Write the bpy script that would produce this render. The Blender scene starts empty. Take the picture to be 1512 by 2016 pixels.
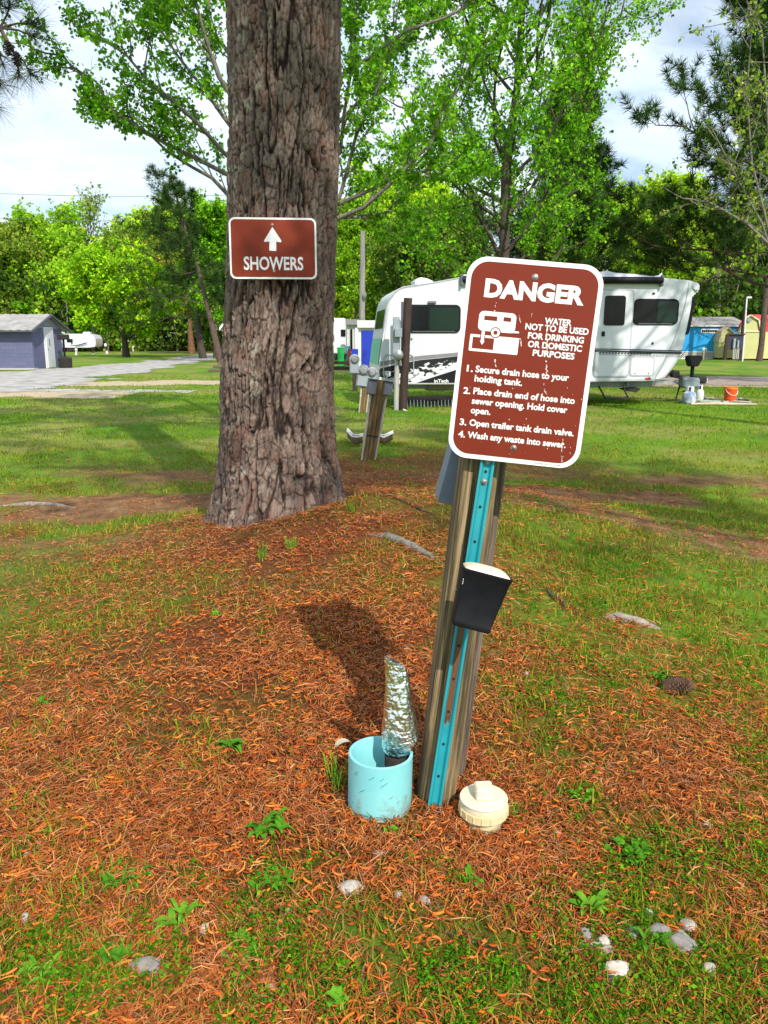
import bpy, math, random
import numpy as np
from mathutils import Matrix, Vector
SC = bpy.context.scene
COL = SC.collection
PI = math.pi
rnd = random.Random(7)
rng = np.random.default_rng(11)

# ------------------------------------------------------------------ camera
FPX, CH = 1515.0, 1.45                      # focal length in photo pixels, camera height
PIT = math.atan(338 / FPX)
cp_, sp_ = math.cos(PIT), math.sin(PIT)
cam = bpy.data.objects.new('camera', bpy.data.cameras.new('camera'))
COL.objects.link(cam)
cam.location = (0, 0, CH)
cam.rotation_euler = (PI / 2 - PIT, 0, 0)
cam.data.sensor_fit = 'VERTICAL'
cam.data.sensor_height = 36.0
cam.data.lens = 36.0 * FPX / 2016
cam.data.clip_end = 1500
cam.data.clip_start = 0.05
SC.camera = cam
SC.view_settings.view_transform = 'Standard'
SC.view_settings.look = 'None'
SC.view_settings.exposure = 0.28
SC.view_settings.gamma = 1.0
try:
    SC.view_settings.use_curve_mapping = False
except Exception:
    pass
SC.cycles.max_bounces = 6
SC.cycles.diffuse_bounces = 3
SC.cycles.glossy_bounces = 3
SC.cycles.transmission_bounces = 3
SC.cycles.transparent_max_bounces = 6

# ------------------------------------------------------------------ sun and sky
SUN = Vector((0.46, -1.06, 1.02)).normalized()
sl = bpy.data.lights.new('sun', 'SUN')
sl.energy = 4.1
sl.angle = math.radians(0.6)
sl.color = (1.0, 0.94, 0.84)
so = bpy.data.objects.new('sun', sl)
COL.objects.link(so)
so.location = (6, -12, 14)
so.rotation_euler = SUN.to_track_quat('Z', 'Y').to_euler()

W = bpy.data.worlds.new('World')
SC.world = W
W.use_nodes = True
nt = W.node_tree
nt.nodes.clear()
def wn(t, **k):
    n = nt.nodes.new(t)
    for a, b in k.items():
        setattr(n, a, b)
    return n
sky = wn('ShaderNodeTexSky', sky_type='NISHITA', sun_disc=False)
sky.sun_elevation = math.asin(SUN.z)
sky.sun_rotation = math.atan2(SUN.x, SUN.y)
bg1 = wn('ShaderNodeBackground'); bg1.inputs[1].default_value = 0.13
nt.links.new(sky.outputs[0], bg1.inputs[0])
bg2 = wn('ShaderNodeBackground')            # bright thin cloud deck
bg2.inputs[1].default_value = 1.06
tc = wn('ShaderNodeTexCoord')
sx = wn('ShaderNodeSeparateXYZ'); nt.links.new(tc.outputs['Generated'], sx.inputs[0])
zz = wn('ShaderNodeMath', operation='ADD'); zz.inputs[1].default_value = 0.22
nt.links.new(sx.outputs[2], zz.inputs[0])
dx = wn('ShaderNodeMath', operation='DIVIDE'); dy = wn('ShaderNodeMath', operation='DIVIDE')
nt.links.new(sx.outputs[0], dx.inputs[0]); nt.links.new(zz.outputs[0], dx.inputs[1])
nt.links.new(sx.outputs[1], dy.inputs[0]); nt.links.new(zz.outputs[0], dy.inputs[1])
cx = wn('ShaderNodeCombineXYZ')
nt.links.new(dx.outputs[0], cx.inputs[0]); nt.links.new(dy.outputs[0], cx.inputs[1])
cx.inputs[2].default_value = 3.7
nz = wn('ShaderNodeTexNoise'); nz.inputs['Scale'].default_value = 1.5
nz.inputs['Detail'].default_value = 6; nz.inputs['Roughness'].default_value = 0.52
nz.inputs['Distortion'].default_value = 0.35
nt.links.new(cx.outputs[0], nz.inputs['Vector'])
cr = wn('ShaderNodeValToRGB')
cr.color_ramp.elements[0].position = 0.33; cr.color_ramp.elements[0].color = (0, 0, 0, 1)
cr.color_ramp.elements[1].position = 0.47; cr.color_ramp.elements[1].color = (1, 1, 1, 1)
nt.links.new(nz.outputs[0], cr.inputs[0])
nz2 = wn('ShaderNodeTexNoise'); nz2.inputs['Scale'].default_value = 3.1; nz2.inputs['Detail'].default_value = 5
nt.links.new(cx.outputs[0], nz2.inputs['Vector'])
cr2 = wn('ShaderNodeValToRGB')
cr2.color_ramp.elements[0].position = 0.3; cr2.color_ramp.elements[0].color = (0.62, 0.78, 1.0, 1)
cr2.color_ramp.elements[1].position = 0.68; cr2.color_ramp.elements[1].color = (0.88, 0.945, 1.0, 1)
nt.links.new(nz2.outputs[0], cr2.inputs[0]); nt.links.new(cr2.outputs[0], bg2.inputs[0])
mx = wn('ShaderNodeMixShader'); wo = wn('ShaderNodeOutputWorld')
nt.links.new(cr.outputs[0], mx.inputs[0]); nt.links.new(bg1.outputs[0], mx.inputs[1]); nt.links.new(bg2.outputs[0], mx.inputs[2])
nt.links.new(mx.outputs[0], wo.inputs[0])

# ------------------------------------------------------------------ helpers
def ray(px, py):
    a, b = (px - 756) / FPX, (py - 1008) / FPX
    return np.array([a, cp_ - b * sp_, -sp_ - b * cp_])
def P(px, py, D):
    """The place at forward distance D that the photo shows at px, py."""
    d = ray(px, py); t = D / d[1]
    return Vector((d[0] * t, D, CH + d[2] * t))
def sm(a, b, x):
    t = np.clip((x - a) / (b - a), 0, 1)
    return t * t * (3 - 2 * t)
def _h(ix, iy, s):
    n = (ix.astype(np.int64) * 374761393 + iy.astype(np.int64) * 668265263 + s * 1442695041) & 0x7fffffff
    n = ((n ^ (n >> 13)) * 1274126177) & 0x7fffffff
    n = ((n ^ (n >> 11)) * 1103515245 + 12345) & 0x7fffffff
    return (n ^ (n >> 15)).astype(np.float64) / 0x7fffffff
def vn(x, y, s=0):
    x = np.asarray(x, float); y = np.asarray(y, float)
    ix, iy = np.floor(x), np.floor(y); fx, fy = x - ix, y - iy
    ux, uy = fx * fx * (3 - 2 * fx), fy * fy * (3 - 2 * fy)
    a, b, c, d = _h(ix, iy, s), _h(ix + 1, iy, s), _h(ix, iy + 1, s), _h(ix + 1, iy + 1, s)
    return (a * (1 - ux) + b * ux) * (1 - uy) + (c * (1 - ux) + d * ux) * uy
def fbm(x, y, s=0, o=4):
    r, a, t = 0, 0.5, 0
    for k in range(o):
        r = r + a * vn(x * 2 ** k + 17.3 * k, y * 2 ** k - 9.1 * k, s + k); t += a; a *= 0.5
    return r / t
def worley(x, y, s=0):
    ix, iy = np.floor(x), np.floor(y)
    f1 = np.full(np.shape(x), 9.0); f2 = f1.copy(); cid = np.zeros(np.shape(x))
    for i in (-1, 0, 1):
        for j in (-1, 0, 1):
            a, b = ix + i, iy + j
            dd = np.hypot(a + 0.1 + 0.8 * _h(a, b, s) - x, b + 0.1 + 0.8 * _h(a, b, s + 5) - y)
            new = dd < f1
            f2 = np.where(new, f1, np.minimum(f2, dd)); cid = np.where(new, _h(a, b, s + 9), cid); f1 = np.where(new, dd, f1)
    return f1, f2, cid
def H(x, y):
    """Height of the ground: the low mound round the pine and the rise it stands on."""
    x = np.asarray(x, float); y = np.asarray(y, float)
    z = 0.46 * np.exp(-((x - 0.25) / 1.8) ** 2 - ((y - 4.6) / 2.2) ** 2)
    z = z + 0.225 * np.exp(-((x - 0.2) / 3.0) ** 2 - ((y - 1.4) / 1.5) ** 2)
    z = z + .022 * np.exp(-((np.hypot(x + .62, y - 5.02) - .56) / .16) ** 2)        # litter heaped against the trunk
    near = np.exp(-(np.hypot(x, y) / 14.0) ** 2)
    return z + near * (0.05 * (fbm(x * 0.9, y * 0.9, 3, 3) - 0.5) + 0.018 * (fbm(x * 5, y * 5, 8, 3) - 0.5))
def Hf(x, y):
    return float(H(np.array([x]), np.array([y]))[0])
def G(px, py):
    """The place on the ground that the photo shows at px, py."""
    d = ray(px, py); lo = 0.3; ys = np.concatenate([np.linspace(0.5, 12, 600), np.linspace(12.1, 200, 900)])
    ts = ys / d[1]
    z = CH + d[2] * ts; h = H(d[0] * ts, ys)
    k = int(np.argmax(z <= h))
    if z[k] > h[k]:
        k = len(ys) - 1
    k = max(k, 1)
    a0, a1 = z[k - 1] - h[k - 1], z[k] - h[k]
    t = ts[k - 1] + (ts[k] - ts[k - 1]) * a0 / (a0 - a1 + 1e-9)
    return Vector((d[0] * t, d[1] * t, CH + d[2] * t))

def tag(o, label=None, cat=None, group=None, kind=None):
    if label: o['label'] = label
    if cat: o['category'] = cat
    if group: o['group'] = group
    if kind: o['kind'] = kind
    return o
def thing(name, label, cat, loc=(0, 0, 0), rot=None, group=None):
    o = bpy.data.objects.new(name, None); COL.objects.link(o)
    o.empty_display_size = 0.1
    o.location = loc
    if rot is not None:
        o.rotation_euler = rot.to_euler() if isinstance(rot, Matrix) else (0, 0, rot)
    M = Matrix.Translation(Vector(loc)) @ o.rotation_euler.to_matrix().to_4x4()
    INV[o.name] = M.inverted()
    return tag(o, label, cat, group)
INV = {}
def mesh_np(name, V, F, mat, parent=None, col=None, smooth=False, attrs=None):
    V = np.ascontiguousarray(V, np.float32); F = np.ascontiguousarray(F, np.int32)
    me = bpy.data.meshes.new(name)
    n, k = F.shape
    me.vertices.add(len(V)); me.vertices.foreach_set('co', V.ravel())
    me.loops.add(n * k); me.loops.foreach_set('vertex_index', F.ravel())
    me.polygons.add(n); me.polygons.foreach_set('loop_start', np.arange(0, n * k, k, dtype=np.int32))
    try:
        me.polygons.foreach_set('loop_total', np.full(n, k, np.int32))
    except Exception:
        pass
    if smooth:
        me.polygons.foreach_set('use_smooth', np.ones(n, bool))
    if col is not None:
        a = me.color_attributes.new('col', 'FLOAT_COLOR', 'POINT')
        c = np.ones((len(V), 4), np.float32); c[:, :3] = col
        a.data.foreach_set('color', c.ravel())
    me.update(); me.validate()
    o = bpy.data.objects.new(name, me); COL.objects.link(o)
    me.materials.append(mat)
    if parent: o.parent = parent
    return o
class MB:
    def __init__(s): s.v = []; s.f = []
    def add(s, vs, fs):
        n = len(s.v); s.v += [Vector(v) for v in vs]; s.f += [tuple(i + n for i in f) for f in fs]; return s
    def box(s, c, d, R=None, bev=0.0):
        x, y, z = d[0] / 2, d[1] / 2, d[2] / 2
        c = Vector(c)
        if bev <= 0:
            vs = [Vector((a * x, b * y, e * z)) for a in (-1, 1) for b in (-1, 1) for e in (-1, 1)]
            fs = [(0, 1, 3, 2), (4, 6, 7, 5), (0, 4, 5, 1), (2, 3, 7, 6), (0, 2, 6, 4), (1, 5, 7, 3)]
        else:
            b = min(bev, x * .95, y * .95, z * .95); vs = []; fs = []
            idx = {}
            for ax in (-1, 1):
                for ay in (-1, 1):
                    for az in (-1, 1):
                        for k, v in enumerate(((ax * x, ay * (y - b), az * (z - b)), (ax * (x - b), ay * y, az * (z - b)), (ax * (x - b), ay * (y - b), az * z))):
                            idx[ax, ay, az, k] = len(vs); vs.append(Vector(v))
            I = lambda a, b_, c_, k: idx[a, b_, c_, k]
            for a in (-1, 1):
                q = [I(a, -1, -1, 0), I(a, 1, -1, 0), I(a, 1, 1, 0), I(a, -1, 1, 0)]; fs.append(q if a > 0 else q[::-1])
                q = [I(-1, a, -1, 1), I(1, a, -1, 1), I(1, a, 1, 1), I(-1, a, 1, 1)]; fs.append(q[::-1] if a > 0 else q)
                q = [I(-1, -1, a, 2), I(1, -1, a, 2), I(1, 1, a, 2), I(-1, 1, a, 2)]; fs.append(q if a > 0 else q[::-1])
                for c2 in (-1, 1):
                    fs.append([I(a, c2, -1, 0), I(a, c2, 1, 0), I(a, c2, 1, 1), I(a, c2, -1, 1)])
                    fs.append([I(a, -1, c2, 0), I(a, 1, c2, 0), I(a, 1, c2, 2), I(a, -1, c2, 2)])
                    fs.append([I(-1, a, c2, 1), I(1, a, c2, 1), I(1, a, c2, 2), I(-1, a, c2, 2)])
                    for c3 in (-1, 1):
                        fs.append([I(a, c2, c3, 0), I(a, c2, c3, 1), I(a, c2, c3, 2)])
        if R is not None: vs = [R @ v for v in vs]
        return s.add([v + c for v in vs], fs)
    def prism(s, pts, y0, y1, M=None, holes=None):
        """A closed outline in local x, z swept from y0 to y1."""
        n = len(pts)
        vs = [Vector((x, y0, z)) for x, z in pts] + [Vector((x, y1, z)) for x, z in pts]
        if M is not None: vs = [M @ v for v in vs]
        fs = [tuple(range(n)), tuple(range(2 * n - 1, n - 1, -1))] + [(i, i + n, (i + 1) % n + n, (i + 1) % n) for i in range(n)]
        return s.add(vs, fs)
    def tube(s, pts, r, n=8, cap=True, M=None):
        pts = [Vector(p) for p in pts]
        rs = r if isinstance(r, (list, tuple)) else [r] * len(pts)
        d0 = (pts[1] - pts[0]).normalized()
        u = d0.orthogonal().normalized(); vs = []; fs = []
        for i, p in enumerate(pts):
            d = (pts[min(i + 1, len(pts) - 1)] - pts[max(i - 1, 0)]).normalized()
            u = (u - d * u.dot(d)).normalized(); w = d.cross(u)
            for k in range(n):
                a = 2 * PI * k / n
                vs.append(p + (u * math.cos(a) + w * math.sin(a)) * rs[i])
        for i in range(len(pts) - 1):
            for k in range(n):
                k2 = (k + 1) % n
                fs.append((i * n + k, i * n + k2, (i + 1) * n + k2, (i + 1) * n + k))
        if cap:
            fs.append(tuple(range(n - 1, -1, -1))); fs.append(tuple((len(pts) - 1) * n + k for k in range(n)))
        if M is not None: vs = [M @ v for v in vs]
        return s.add(vs, fs)
    def lathe(s, prof, n=32, M=None, sx=1.0, sy=1.0):
        vs = []; fs = []
        for r, z in prof:
            for k in range(n):
                a = 2 * PI * k / n
                vs.append(Vector((r * math.cos(a) * sx, r * math.sin(a) * sy, z)))
        for i in range(len(prof) - 1):
            for k in range(n):
                k2 = (k + 1) % n
                fs.append((i * n + k, i * n + k2, (i + 1) * n + k2, (i + 1) * n + k))
        if prof[0][0] > 1e-5: fs.append(tuple(range(n - 1, -1, -1)))
        if prof[-1][0] > 1e-5: fs.append(tuple((len(prof) - 1) * n + k for k in range(n)))
        if M is not None: vs = [M @ v for v in vs]
        return s.add(vs, fs)
    def build(s, name, mat, parent=None, world=True, smooth=None, bevel=0.0):
        vs = s.v
        if parent is not None and world:
            I = INV.get(parent.name)
            if I is None and parent.parent is not None: I = INV[parent.parent.name]
            if I is not None: vs = [I @ v for v in vs]
        me = bpy.data.meshes.new(name)
        me.from_pydata([tuple(v) for v in vs], [], [list(f) for f in s.f]); me.validate()
        me.materials.append(mat)
        import bmesh
        bm = bmesh.new(); bm.from_mesh(me)
        bmesh.ops.remove_doubles(bm, verts=bm.verts, dist=1e-6)
        bmesh.ops.recalc_face_normals(bm, faces=bm.faces)
        if bevel > 0:
            es = [e for e in bm.edges if len(e.link_faces) == 2 and e.calc_face_angle(0) > 0.6]
            bmesh.ops.bevel(bm, geom=es, offset=bevel, segments=2, affect='EDGES', clamp_overlap=True)
        if smooth:
            for f in bm.faces: f.smooth = True
            for e in bm.edges:
                if len(e.link_faces) == 2 and e.calc_face_angle(0) > smooth: e.smooth = False
        bm.to_mesh(me); bm.free()
        o = bpy.data.objects.new(name, me); COL.objects.link(o)
        if parent is not None: o.parent = parent
        return o
def rrect(x0, x1, z0, z1, r, n=6):
    pts = []
    for cx_, cz_, a0 in ((x1 - r, z0 + r, -90), (x1 - r, z1 - r, 0), (x0 + r, z1 - r, 90), (x0 + r, z0 + r, 180)):
        for k in range(n + 1):
            a = math.radians(a0 + 90 * k / n); pts.append((cx_ + r * math.cos(a), cz_ + r * math.sin(a)))
    return pts
def frame(d, up=Vector((0, -1, 0))):
    """Rotation whose local z runs along d and whose local -y faces up."""
    z = Vector(d).normalized(); y = -(up - z * up.dot(z)).normalized(); x = y.cross(z)
    return Matrix((x, y, z)).transposed()
_TC = {}
def text_geo(body, bold=0.0):
    cu = bpy.data.curves.new('lettering', 'FONT'); cu.body = body; cu.size = 1.0; cu.offset = bold; cu.fill_mode = 'FRONT' if False else 'BOTH'
    cu.extrude = 0.0; cu.resolution_u = 3
    o = bpy.data.objects.new('lettering', cu); COL.objects.link(o)
    dg = bpy.context.evaluated_depsgraph_get()
    me = bpy.data.meshes.new_from_object(o.evaluated_get(dg))
    vs = [v.co.copy() for v in me.vertices]; fs = [tuple(p.vertices) for p in me.polygons]
    bpy.data.objects.remove(o); bpy.data.curves.remove(cu); bpy.data.meshes.remove(me)
    return vs, fs
CAPH = {}
def put_text(mb, body, u0, v0, width, cap, y, bold=0.0, M=None, shear=0.0):
    """Letters with their left baseline at u0, v0 on the local x-z plane, facing -y."""
    if bold not in CAPH:
        hv, _ = text_geo('H', bold); CAPH[bold] = (min(v.y for v in hv), max(v.y for v in hv))
    b0, b1 = CAPH[bold]
    vs, fs = text_geo(body, bold)
    x0, x1 = min(v.x for v in vs), max(v.x for v in vs)
    k = width / (x1 - x0); q = cap / (b1 - b0)
    out = [Vector((u0 + (v.x - x0) * k + shear * (v.y - b0) * q, y, v0 + (v.y - b0) * q)) for v in vs]
    if M is not None: out = [M @ v for v in out]
    mb.add(out, fs)

# ------------------------------------------------------------------ materials
def new_mat(name):
    m = bpy.data.materials.new(name); m.use_nodes = True
    return m, m.node_tree, m.node_tree.nodes['Principled BSDF']
def mk(name, c1, c2=None, rough=0.6, scale=8.0, stretch=(1, 1, 1), bump=0.0, bscale=None, metal=0.0, pos=(0.35, 0.65), c3=None, det=5, spec=0.5, coat=0.0, bdist=0.01):
    m, t, b = new_mat(name)
    b.inputs['Roughness'].default_value = rough; b.inputs['Metallic'].default_value = metal
    b.inputs['Specular IOR Level'].default_value = spec
    b.inputs['Coat Weight'].default_value = coat
    b.inputs['Base Color'].default_value = (*c1, 1)
    tcn = t.nodes.new('ShaderNodeTexCoord'); mp = t.nodes.new('ShaderNodeMapping'); mp.inputs['Scale'].default_value = stretch
    t.links.new(tcn.outputs['Object'], mp.inputs[0])
    if c2 is not None:
        n = t.nodes.new('ShaderNodeTexNoise'); n.inputs['Scale'].default_value = scale; n.inputs['Detail'].default_value = det; n.inputs['Roughness'].default_value = 0.62
        t.links.new(mp.outputs[0], n.inputs['Vector'])
        r = t.nodes.new('ShaderNodeValToRGB')
        r.color_ramp.elements[0].position = pos[0]; r.color_ramp.elements[0].color = (*c1, 1)
        r.color_ramp.elements[1].position = pos[1]; r.color_ramp.elements[1].color = (*c2, 1)
        if c3 is not None:
            e = r.color_ramp.elements.new(min(0.98, pos[1] + 0.12)); e.color = (*c3, 1)
        t.links.new(n.outputs[0], r.inputs[0]); t.links.new(r.outputs[0], b.inputs['Base Color'])
    if bump > 0:
        n2 = t.nodes.new('ShaderNodeTexNoise'); n2.inputs['Scale'].default_value = bscale or scale * 2; n2.inputs['Detail'].default_value = 4
        t.links.new(mp.outputs[0], n2.inputs['Vector'])
        bu = t.nodes.new('ShaderNodeBump'); bu.inputs['Strength'].default_value = bump; bu.inputs['Distance'].default_value = bdist
        t.links.new(n2.outputs[0], bu.inputs['Height']); t.links.new(bu.outputs[0], b.inputs['Normal'])
    return m
def leafmat(name, trans=0.4, gloss=0.04, tint=(1, 1, 1)):
    m, t, b = new_mat(name)
    at = t.nodes.new('ShaderNodeAttribute'); at.attribute_name = 'col'
    mul = t.nodes.new('ShaderNodeMixRGB'); mul.blend_type = 'MULTIPLY'; mul.inputs[0].default_value = 1.0
    mul.inputs[2].default_value = (*tint, 1); t.links.new(at.outputs['Color'], mul.inputs[1])
    t.links.new(mul.outputs[0], b.inputs['Base Color'])
    b.inputs['Roughness'].default_value = 0.6; b.inputs['Specular IOR Level'].default_value = gloss
    if trans > 0:
        tr = t.nodes.new('ShaderNodeBsdfTranslucent'); t.links.new(mul.outputs[0], tr.inputs[0])
        mxn = t.nodes.new('ShaderNodeMixShader'); mxn.inputs[0].default_value = trans
        t.links.new(b.outputs[0], mxn.inputs[1]); t.links.new(tr.outputs[0], mxn.inputs[2])
        t.links.new(mxn.outputs[0], t.nodes['Material Output'].inputs[0])
    return m
M_leaf = leafmat('leaf', 0.5, tint=(2.2, 2.0, 1.1))
M_leaf2 = leafmat('leaf_fresh', 0.45, tint=(3.1, 2.4, 1.0))
M_leaf3 = leafmat('leaf_deep', 0.4, tint=(1.3, 1.35, .9))
M_needle = leafmat('green_needle', 0.25, 0.05, tint=(1.6, 1.6, 1.1))
M_blade = leafmat('blade', 0.4, 0.03, tint=(1.30, 1.18, .6))
M_straw = leafmat('dry_needle', 0.05, 0.1)
M_wood = mk('weathered_wood', (.05, .03, .01), (.19, .115, .04), .85, 9, (6, 6, .35), .8, 18, pos=(.36, .58), c3=(.30, .20, .08))
M_woodg = mk('grey_wood', (.06, .045, .035), (.20, .145, .11), .9, 13, (9, 9, .35), .9, 26, pos=(.38, .58), c3=(.29, .24, .19))
M_darkpole = mk('creosote_wood', (.018, .01, .008), (.06, .03, .022), .7, 6, (5, 5, .4), .4, 14, pos=(.35, .7))
M_greypole = mk('silver_wood', (.16, .15, .135), (.33, .31, .28), .9, 6, (5, 5, .3), .4, 14)
M_bark = mk('tree_bark', (.03, .022, .017), (.12, .09, .07), .95, 10, (3, 3, .7), .8, 20, pos=(.3, .7), bdist=.03)
M_barkp = mk('pine_bark_far', (.05, .03, .024), (.17, .11, .09), .95, 8, (3, 3, .8), .8, 18, pos=(.3, .7), bdist=.03)
M_barkg = mk('pale_bark', (.10, .09, .075), (.26, .23, .19), .95, 10, (3, 3, .6), .6, 20, bdist=.02)
M_white = mk('white_paint', (.80, .80, .80), (.70, .71, .71), .45, 3, bump=.02, bscale=40)
M_gel = mk('gelcoat_white', (.66, .68, .72), (.61, .63, .68), .28, .8, spec=.4)
M_black = mk('black_plastic', (.006, .006, .009), (.010, .010, .014), .55, 30, spec=.2, bump=.08, bscale=120, bdist=.002)
M_rubber = mk('black_rubber', (.015, .014, .013), (.035, .03, .028), .9, 60, bump=.4, bscale=150, bdist=.004)
def stained(name, c1, c2, dirt, z0, z1, rough=.5, scale=9, amount=.5):
    """A plastic with soil splashed and rubbed on it, thickest near the ground."""
    m = mk(name, c1, c2, rough, 6, bump=.05, bscale=60, bdist=.003); t = m.node_tree; b = t.nodes['Principled BSDF']; src = b.inputs['Base Color'].links[0].from_socket
    tcn = t.nodes.new('ShaderNodeTexCoord'); s = t.nodes.new('ShaderNodeSeparateXYZ'); t.links.new(tcn.outputs['Object'], s.inputs[0])
    mr = t.nodes.new('ShaderNodeMapRange'); mr.inputs[1].default_value = z0; mr.inputs[2].default_value = z1; mr.inputs[3].default_value = amount; mr.inputs[4].default_value = -.06; t.links.new(s.outputs[2], mr.inputs[0])
    n = t.nodes.new('ShaderNodeTexNoise'); n.inputs['Scale'].default_value = scale; n.inputs['Detail'].default_value = 8; n.inputs['Roughness'].default_value = .7; t.links.new(tcn.outputs['Object'], n.inputs['Vector'])
    a = t.nodes.new('ShaderNodeMath'); a.operation = 'ADD'; t.links.new(mr.outputs[0], a.inputs[0]); t.links.new(n.outputs[0], a.inputs[1])
    r = t.nodes.new('ShaderNodeValToRGB'); r.color_ramp.elements[0].position = .60; r.color_ramp.elements[0].color = (0, 0, 0, 1); r.color_ramp.elements[1].position = .80; r.color_ramp.elements[1].color = (.85, .85, .85, 1); t.links.new(a.outputs[0], r.inputs[0])
    mx = t.nodes.new('ShaderNodeMixRGB'); t.links.new(r.outputs[0], mx.inputs[0]); t.links.new(src, mx.inputs[1]); mx.inputs[2].default_value = (*dirt, 1); t.links.new(mx.outputs[0], b.inputs['Base Color']); return m
M_glass = mk('tinted_glass', (.004, .005, .005), (.008, .010, .009), .12, 2, spec=.22)
M_glassg = mk('green_tinted_glass', (.010, .026, .017), (.014, .032, .021), .12, 2, spec=.22)
M_steel = mk('zinc_steel', (.42, .42, .43), (.30, .30, .31), .35, 12, metal=.8)
M_grey = mk('grey_enamel', (.30, .34, .38), (.24, .28, .31), .5, 6, bump=.03, bscale=50)
M_greyd = mk('dark_grey_enamel', (.13, .14, .16), (.17, .18, .20), .5, 6)
M_pvcg = mk('grey_conduit', (.36, .36, .35), (.44, .42, .38), .6, 5)
M_pvct = mk('aged_conduit', (.42, .37, .28), (.55, .50, .42), .6, 5)
# ------------------------------------------------------------------ the ground
STRAW_LINE = np.array([(-0.2, 8.6), (0.0, 6.2), (-.35, 4.9), (-.25, 3.2), (-.05, 1.8), (0.0, .8)])
def dline(x, y, L):
    best = np.full(np.shape(x), 99.0)
    for (ax, ay), (bx, by) in zip(L[:-1], L[1:]):
        vx, vy = bx - ax, by - ay
        t = np.clip(((x - ax) * vx + (y - ay) * vy) / (vx * vx + vy * vy), 0, 1)
        best = np.minimum(best, np.hypot(x - ax - t * vx, y - ay - t * vy))
    return best
def cover(x, y):
    """Shares of living grass and of pine straw on the ground, by place."""
    x = np.asarray(x, float); y = np.asarray(y, float)
    d = dline(x, y, STRAW_LINE)
    w = np.where(x < -.2, 1.55, .85) * np.where(y > 5.6, .85, 1.0)
    s = np.exp(-(d / w) ** 2)
    s = np.maximum(s, .66 * np.exp(-((x + 1.3) / 1.2) ** 2 - ((y - 2.2) / 1.7) ** 2))     # straw over the left foreground
    s = np.maximum(s, .55 * np.exp(-((x - .9) / .8) ** 2 - ((y - 1.5) / .55) ** 2))
    s = s * (1 - .62 * sm(1.72, 1.25, y)) * (1 - .25 * sm(.9, 1.5, x))
    s = np.maximum(s, .80 * np.exp(-((x - .75) / .65) ** 2 - ((y - 1.95) / .55) ** 2))
    n1 = fbm(x * 1.7, y * 1.7, 21, 4); n2 = fbm(x * 6, y * 6, 33, 3)
    s = np.clip(s + (n1 - .5) * .75 + (n2 - .5) * .5, 0, 1)
    b = 1.1 * np.exp(-((x + 2.9) / 2.4) ** 2 - ((y - 6.3) / .9) ** 2) + 1.3 * np.exp(-((x - 2.3) / 2.4) ** 2 - ((y - 6.6) / 1.5) ** 2) + .6 * np.exp(-((x - 3.4) / 1.4) ** 2 - ((y - 5.0) / .6) ** 2)
    b = b + .6 * np.exp(-((x + 2.2) / 1.8) ** 2 - ((y - 8.4) / .5) ** 2)
    s = np.maximum(s, .95 * np.exp(-((x - .4) / 1.9) ** 2 - ((y - 8.0) / 3.2) ** 2) * sm(.30, .50, n1))
    s = np.maximum(s, .8 * np.exp(-((x + 2.6) / 2.0) ** 2 - ((y - 5.2) / 1.6) ** 2) * sm(.42, .62, fbm(x * 1.3, y * 1.6, 63, 4)))
    nb = fbm(x * .9 + 3, y * 1.6, 57, 5)
    b = np.clip((.55 * np.exp(-((y - 6.8) / 1.9) ** 2) + b) * sm(.40, .62, nb) * 1.25, 0, 1)
    dry = sm(.45, .62, fbm(x * .55 + 4, y * .55, 51, 4)) * sm(7, 11, y) * .45
    g = np.clip(1 - s * 1.05 - b, 0, 1)
    return g, s, b, dry
def gravel_l(x, y):
    """The pale gravel lane on the left, how far inside it a place lies (m): a lane running away, fed from the left."""
    k = 3.0 * (fbm(x * .6, y * .5, 71, 5) - .53)
    xr = np.interp(y, [20, 27, 42, 52, 63, 90], [-10.2, -10.8, -11.6, -12.5, -13.6, -17.0]); xl = np.interp(y, [20, 33, 36, 42, 52, 63, 90], [-19, -19, -17.6, -17.2, -16.9, -17.4, -20.5])
    lane = np.minimum(np.minimum(x - xl, xr - x), np.minimum(y - 22.5, 88 - y))
    feed = np.minimum(4.6 - np.abs(y - 28.2 - .05 * (x + 20)), -12.5 - x)
    return np.maximum(lane, feed) + k
nr, na = 330, 900
rr = np.concatenate([[.02], .25 * (30 / .25) ** (np.arange(nr - 60) / (nr - 61.)), 30 * (900 / 30) ** ((np.arange(60) + 1) / 60.)])
u = np.linspace(-1, 1, na, endpoint=False)
ang = PI * (.28 * u + .72 * u ** 5)                                       # finer ahead than behind
RR, AA = np.meshgrid(rr, ang, indexing='ij')
X, Y = RR * np.sin(AA), RR * np.cos(AA)
Z = H(X, Y)
g_, s_, b_, dry_ = cover(X, Y)
idx = np.arange(RR.size).reshape(RR.shape)
nx = np.roll(idx, -1, 1)
F = np.stack([idx[:-1], nx[:-1], nx[1:], idx[1:]], -1).reshape(-1, 4)
gm, t, b = new_mat('ground_cover')
b.inputs['Roughness'].default_value = .95; b.inputs['Specular IOR Level'].default_value = .15
def N(tp, **k):
    n = t.nodes.new(tp)
    for a, v in k.items(): setattr(n, a, v)
    return n
def ramp(src, els):
    r = N('ShaderNodeValToRGB')
    while len(r.color_ramp.elements) < len(els): r.color_ramp.elements.new(.5)
    for e, (p_, c) in zip(r.color_ramp.elements, els): e.position = p_; e.color = (*c, 1)
    t.links.new(src, r.inputs[0]); return r.outputs[0]
def noise(sc, det=5, rough=.6):
    n = N('ShaderNodeTexNoise'); n.inputs['Scale'].default_value = sc; n.inputs['Detail'].default_value = det; n.inputs['Roughness'].default_value = rough
    t.links.new(tco.outputs['Object'], n.inputs['Vector']); return n.outputs[0]
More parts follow.
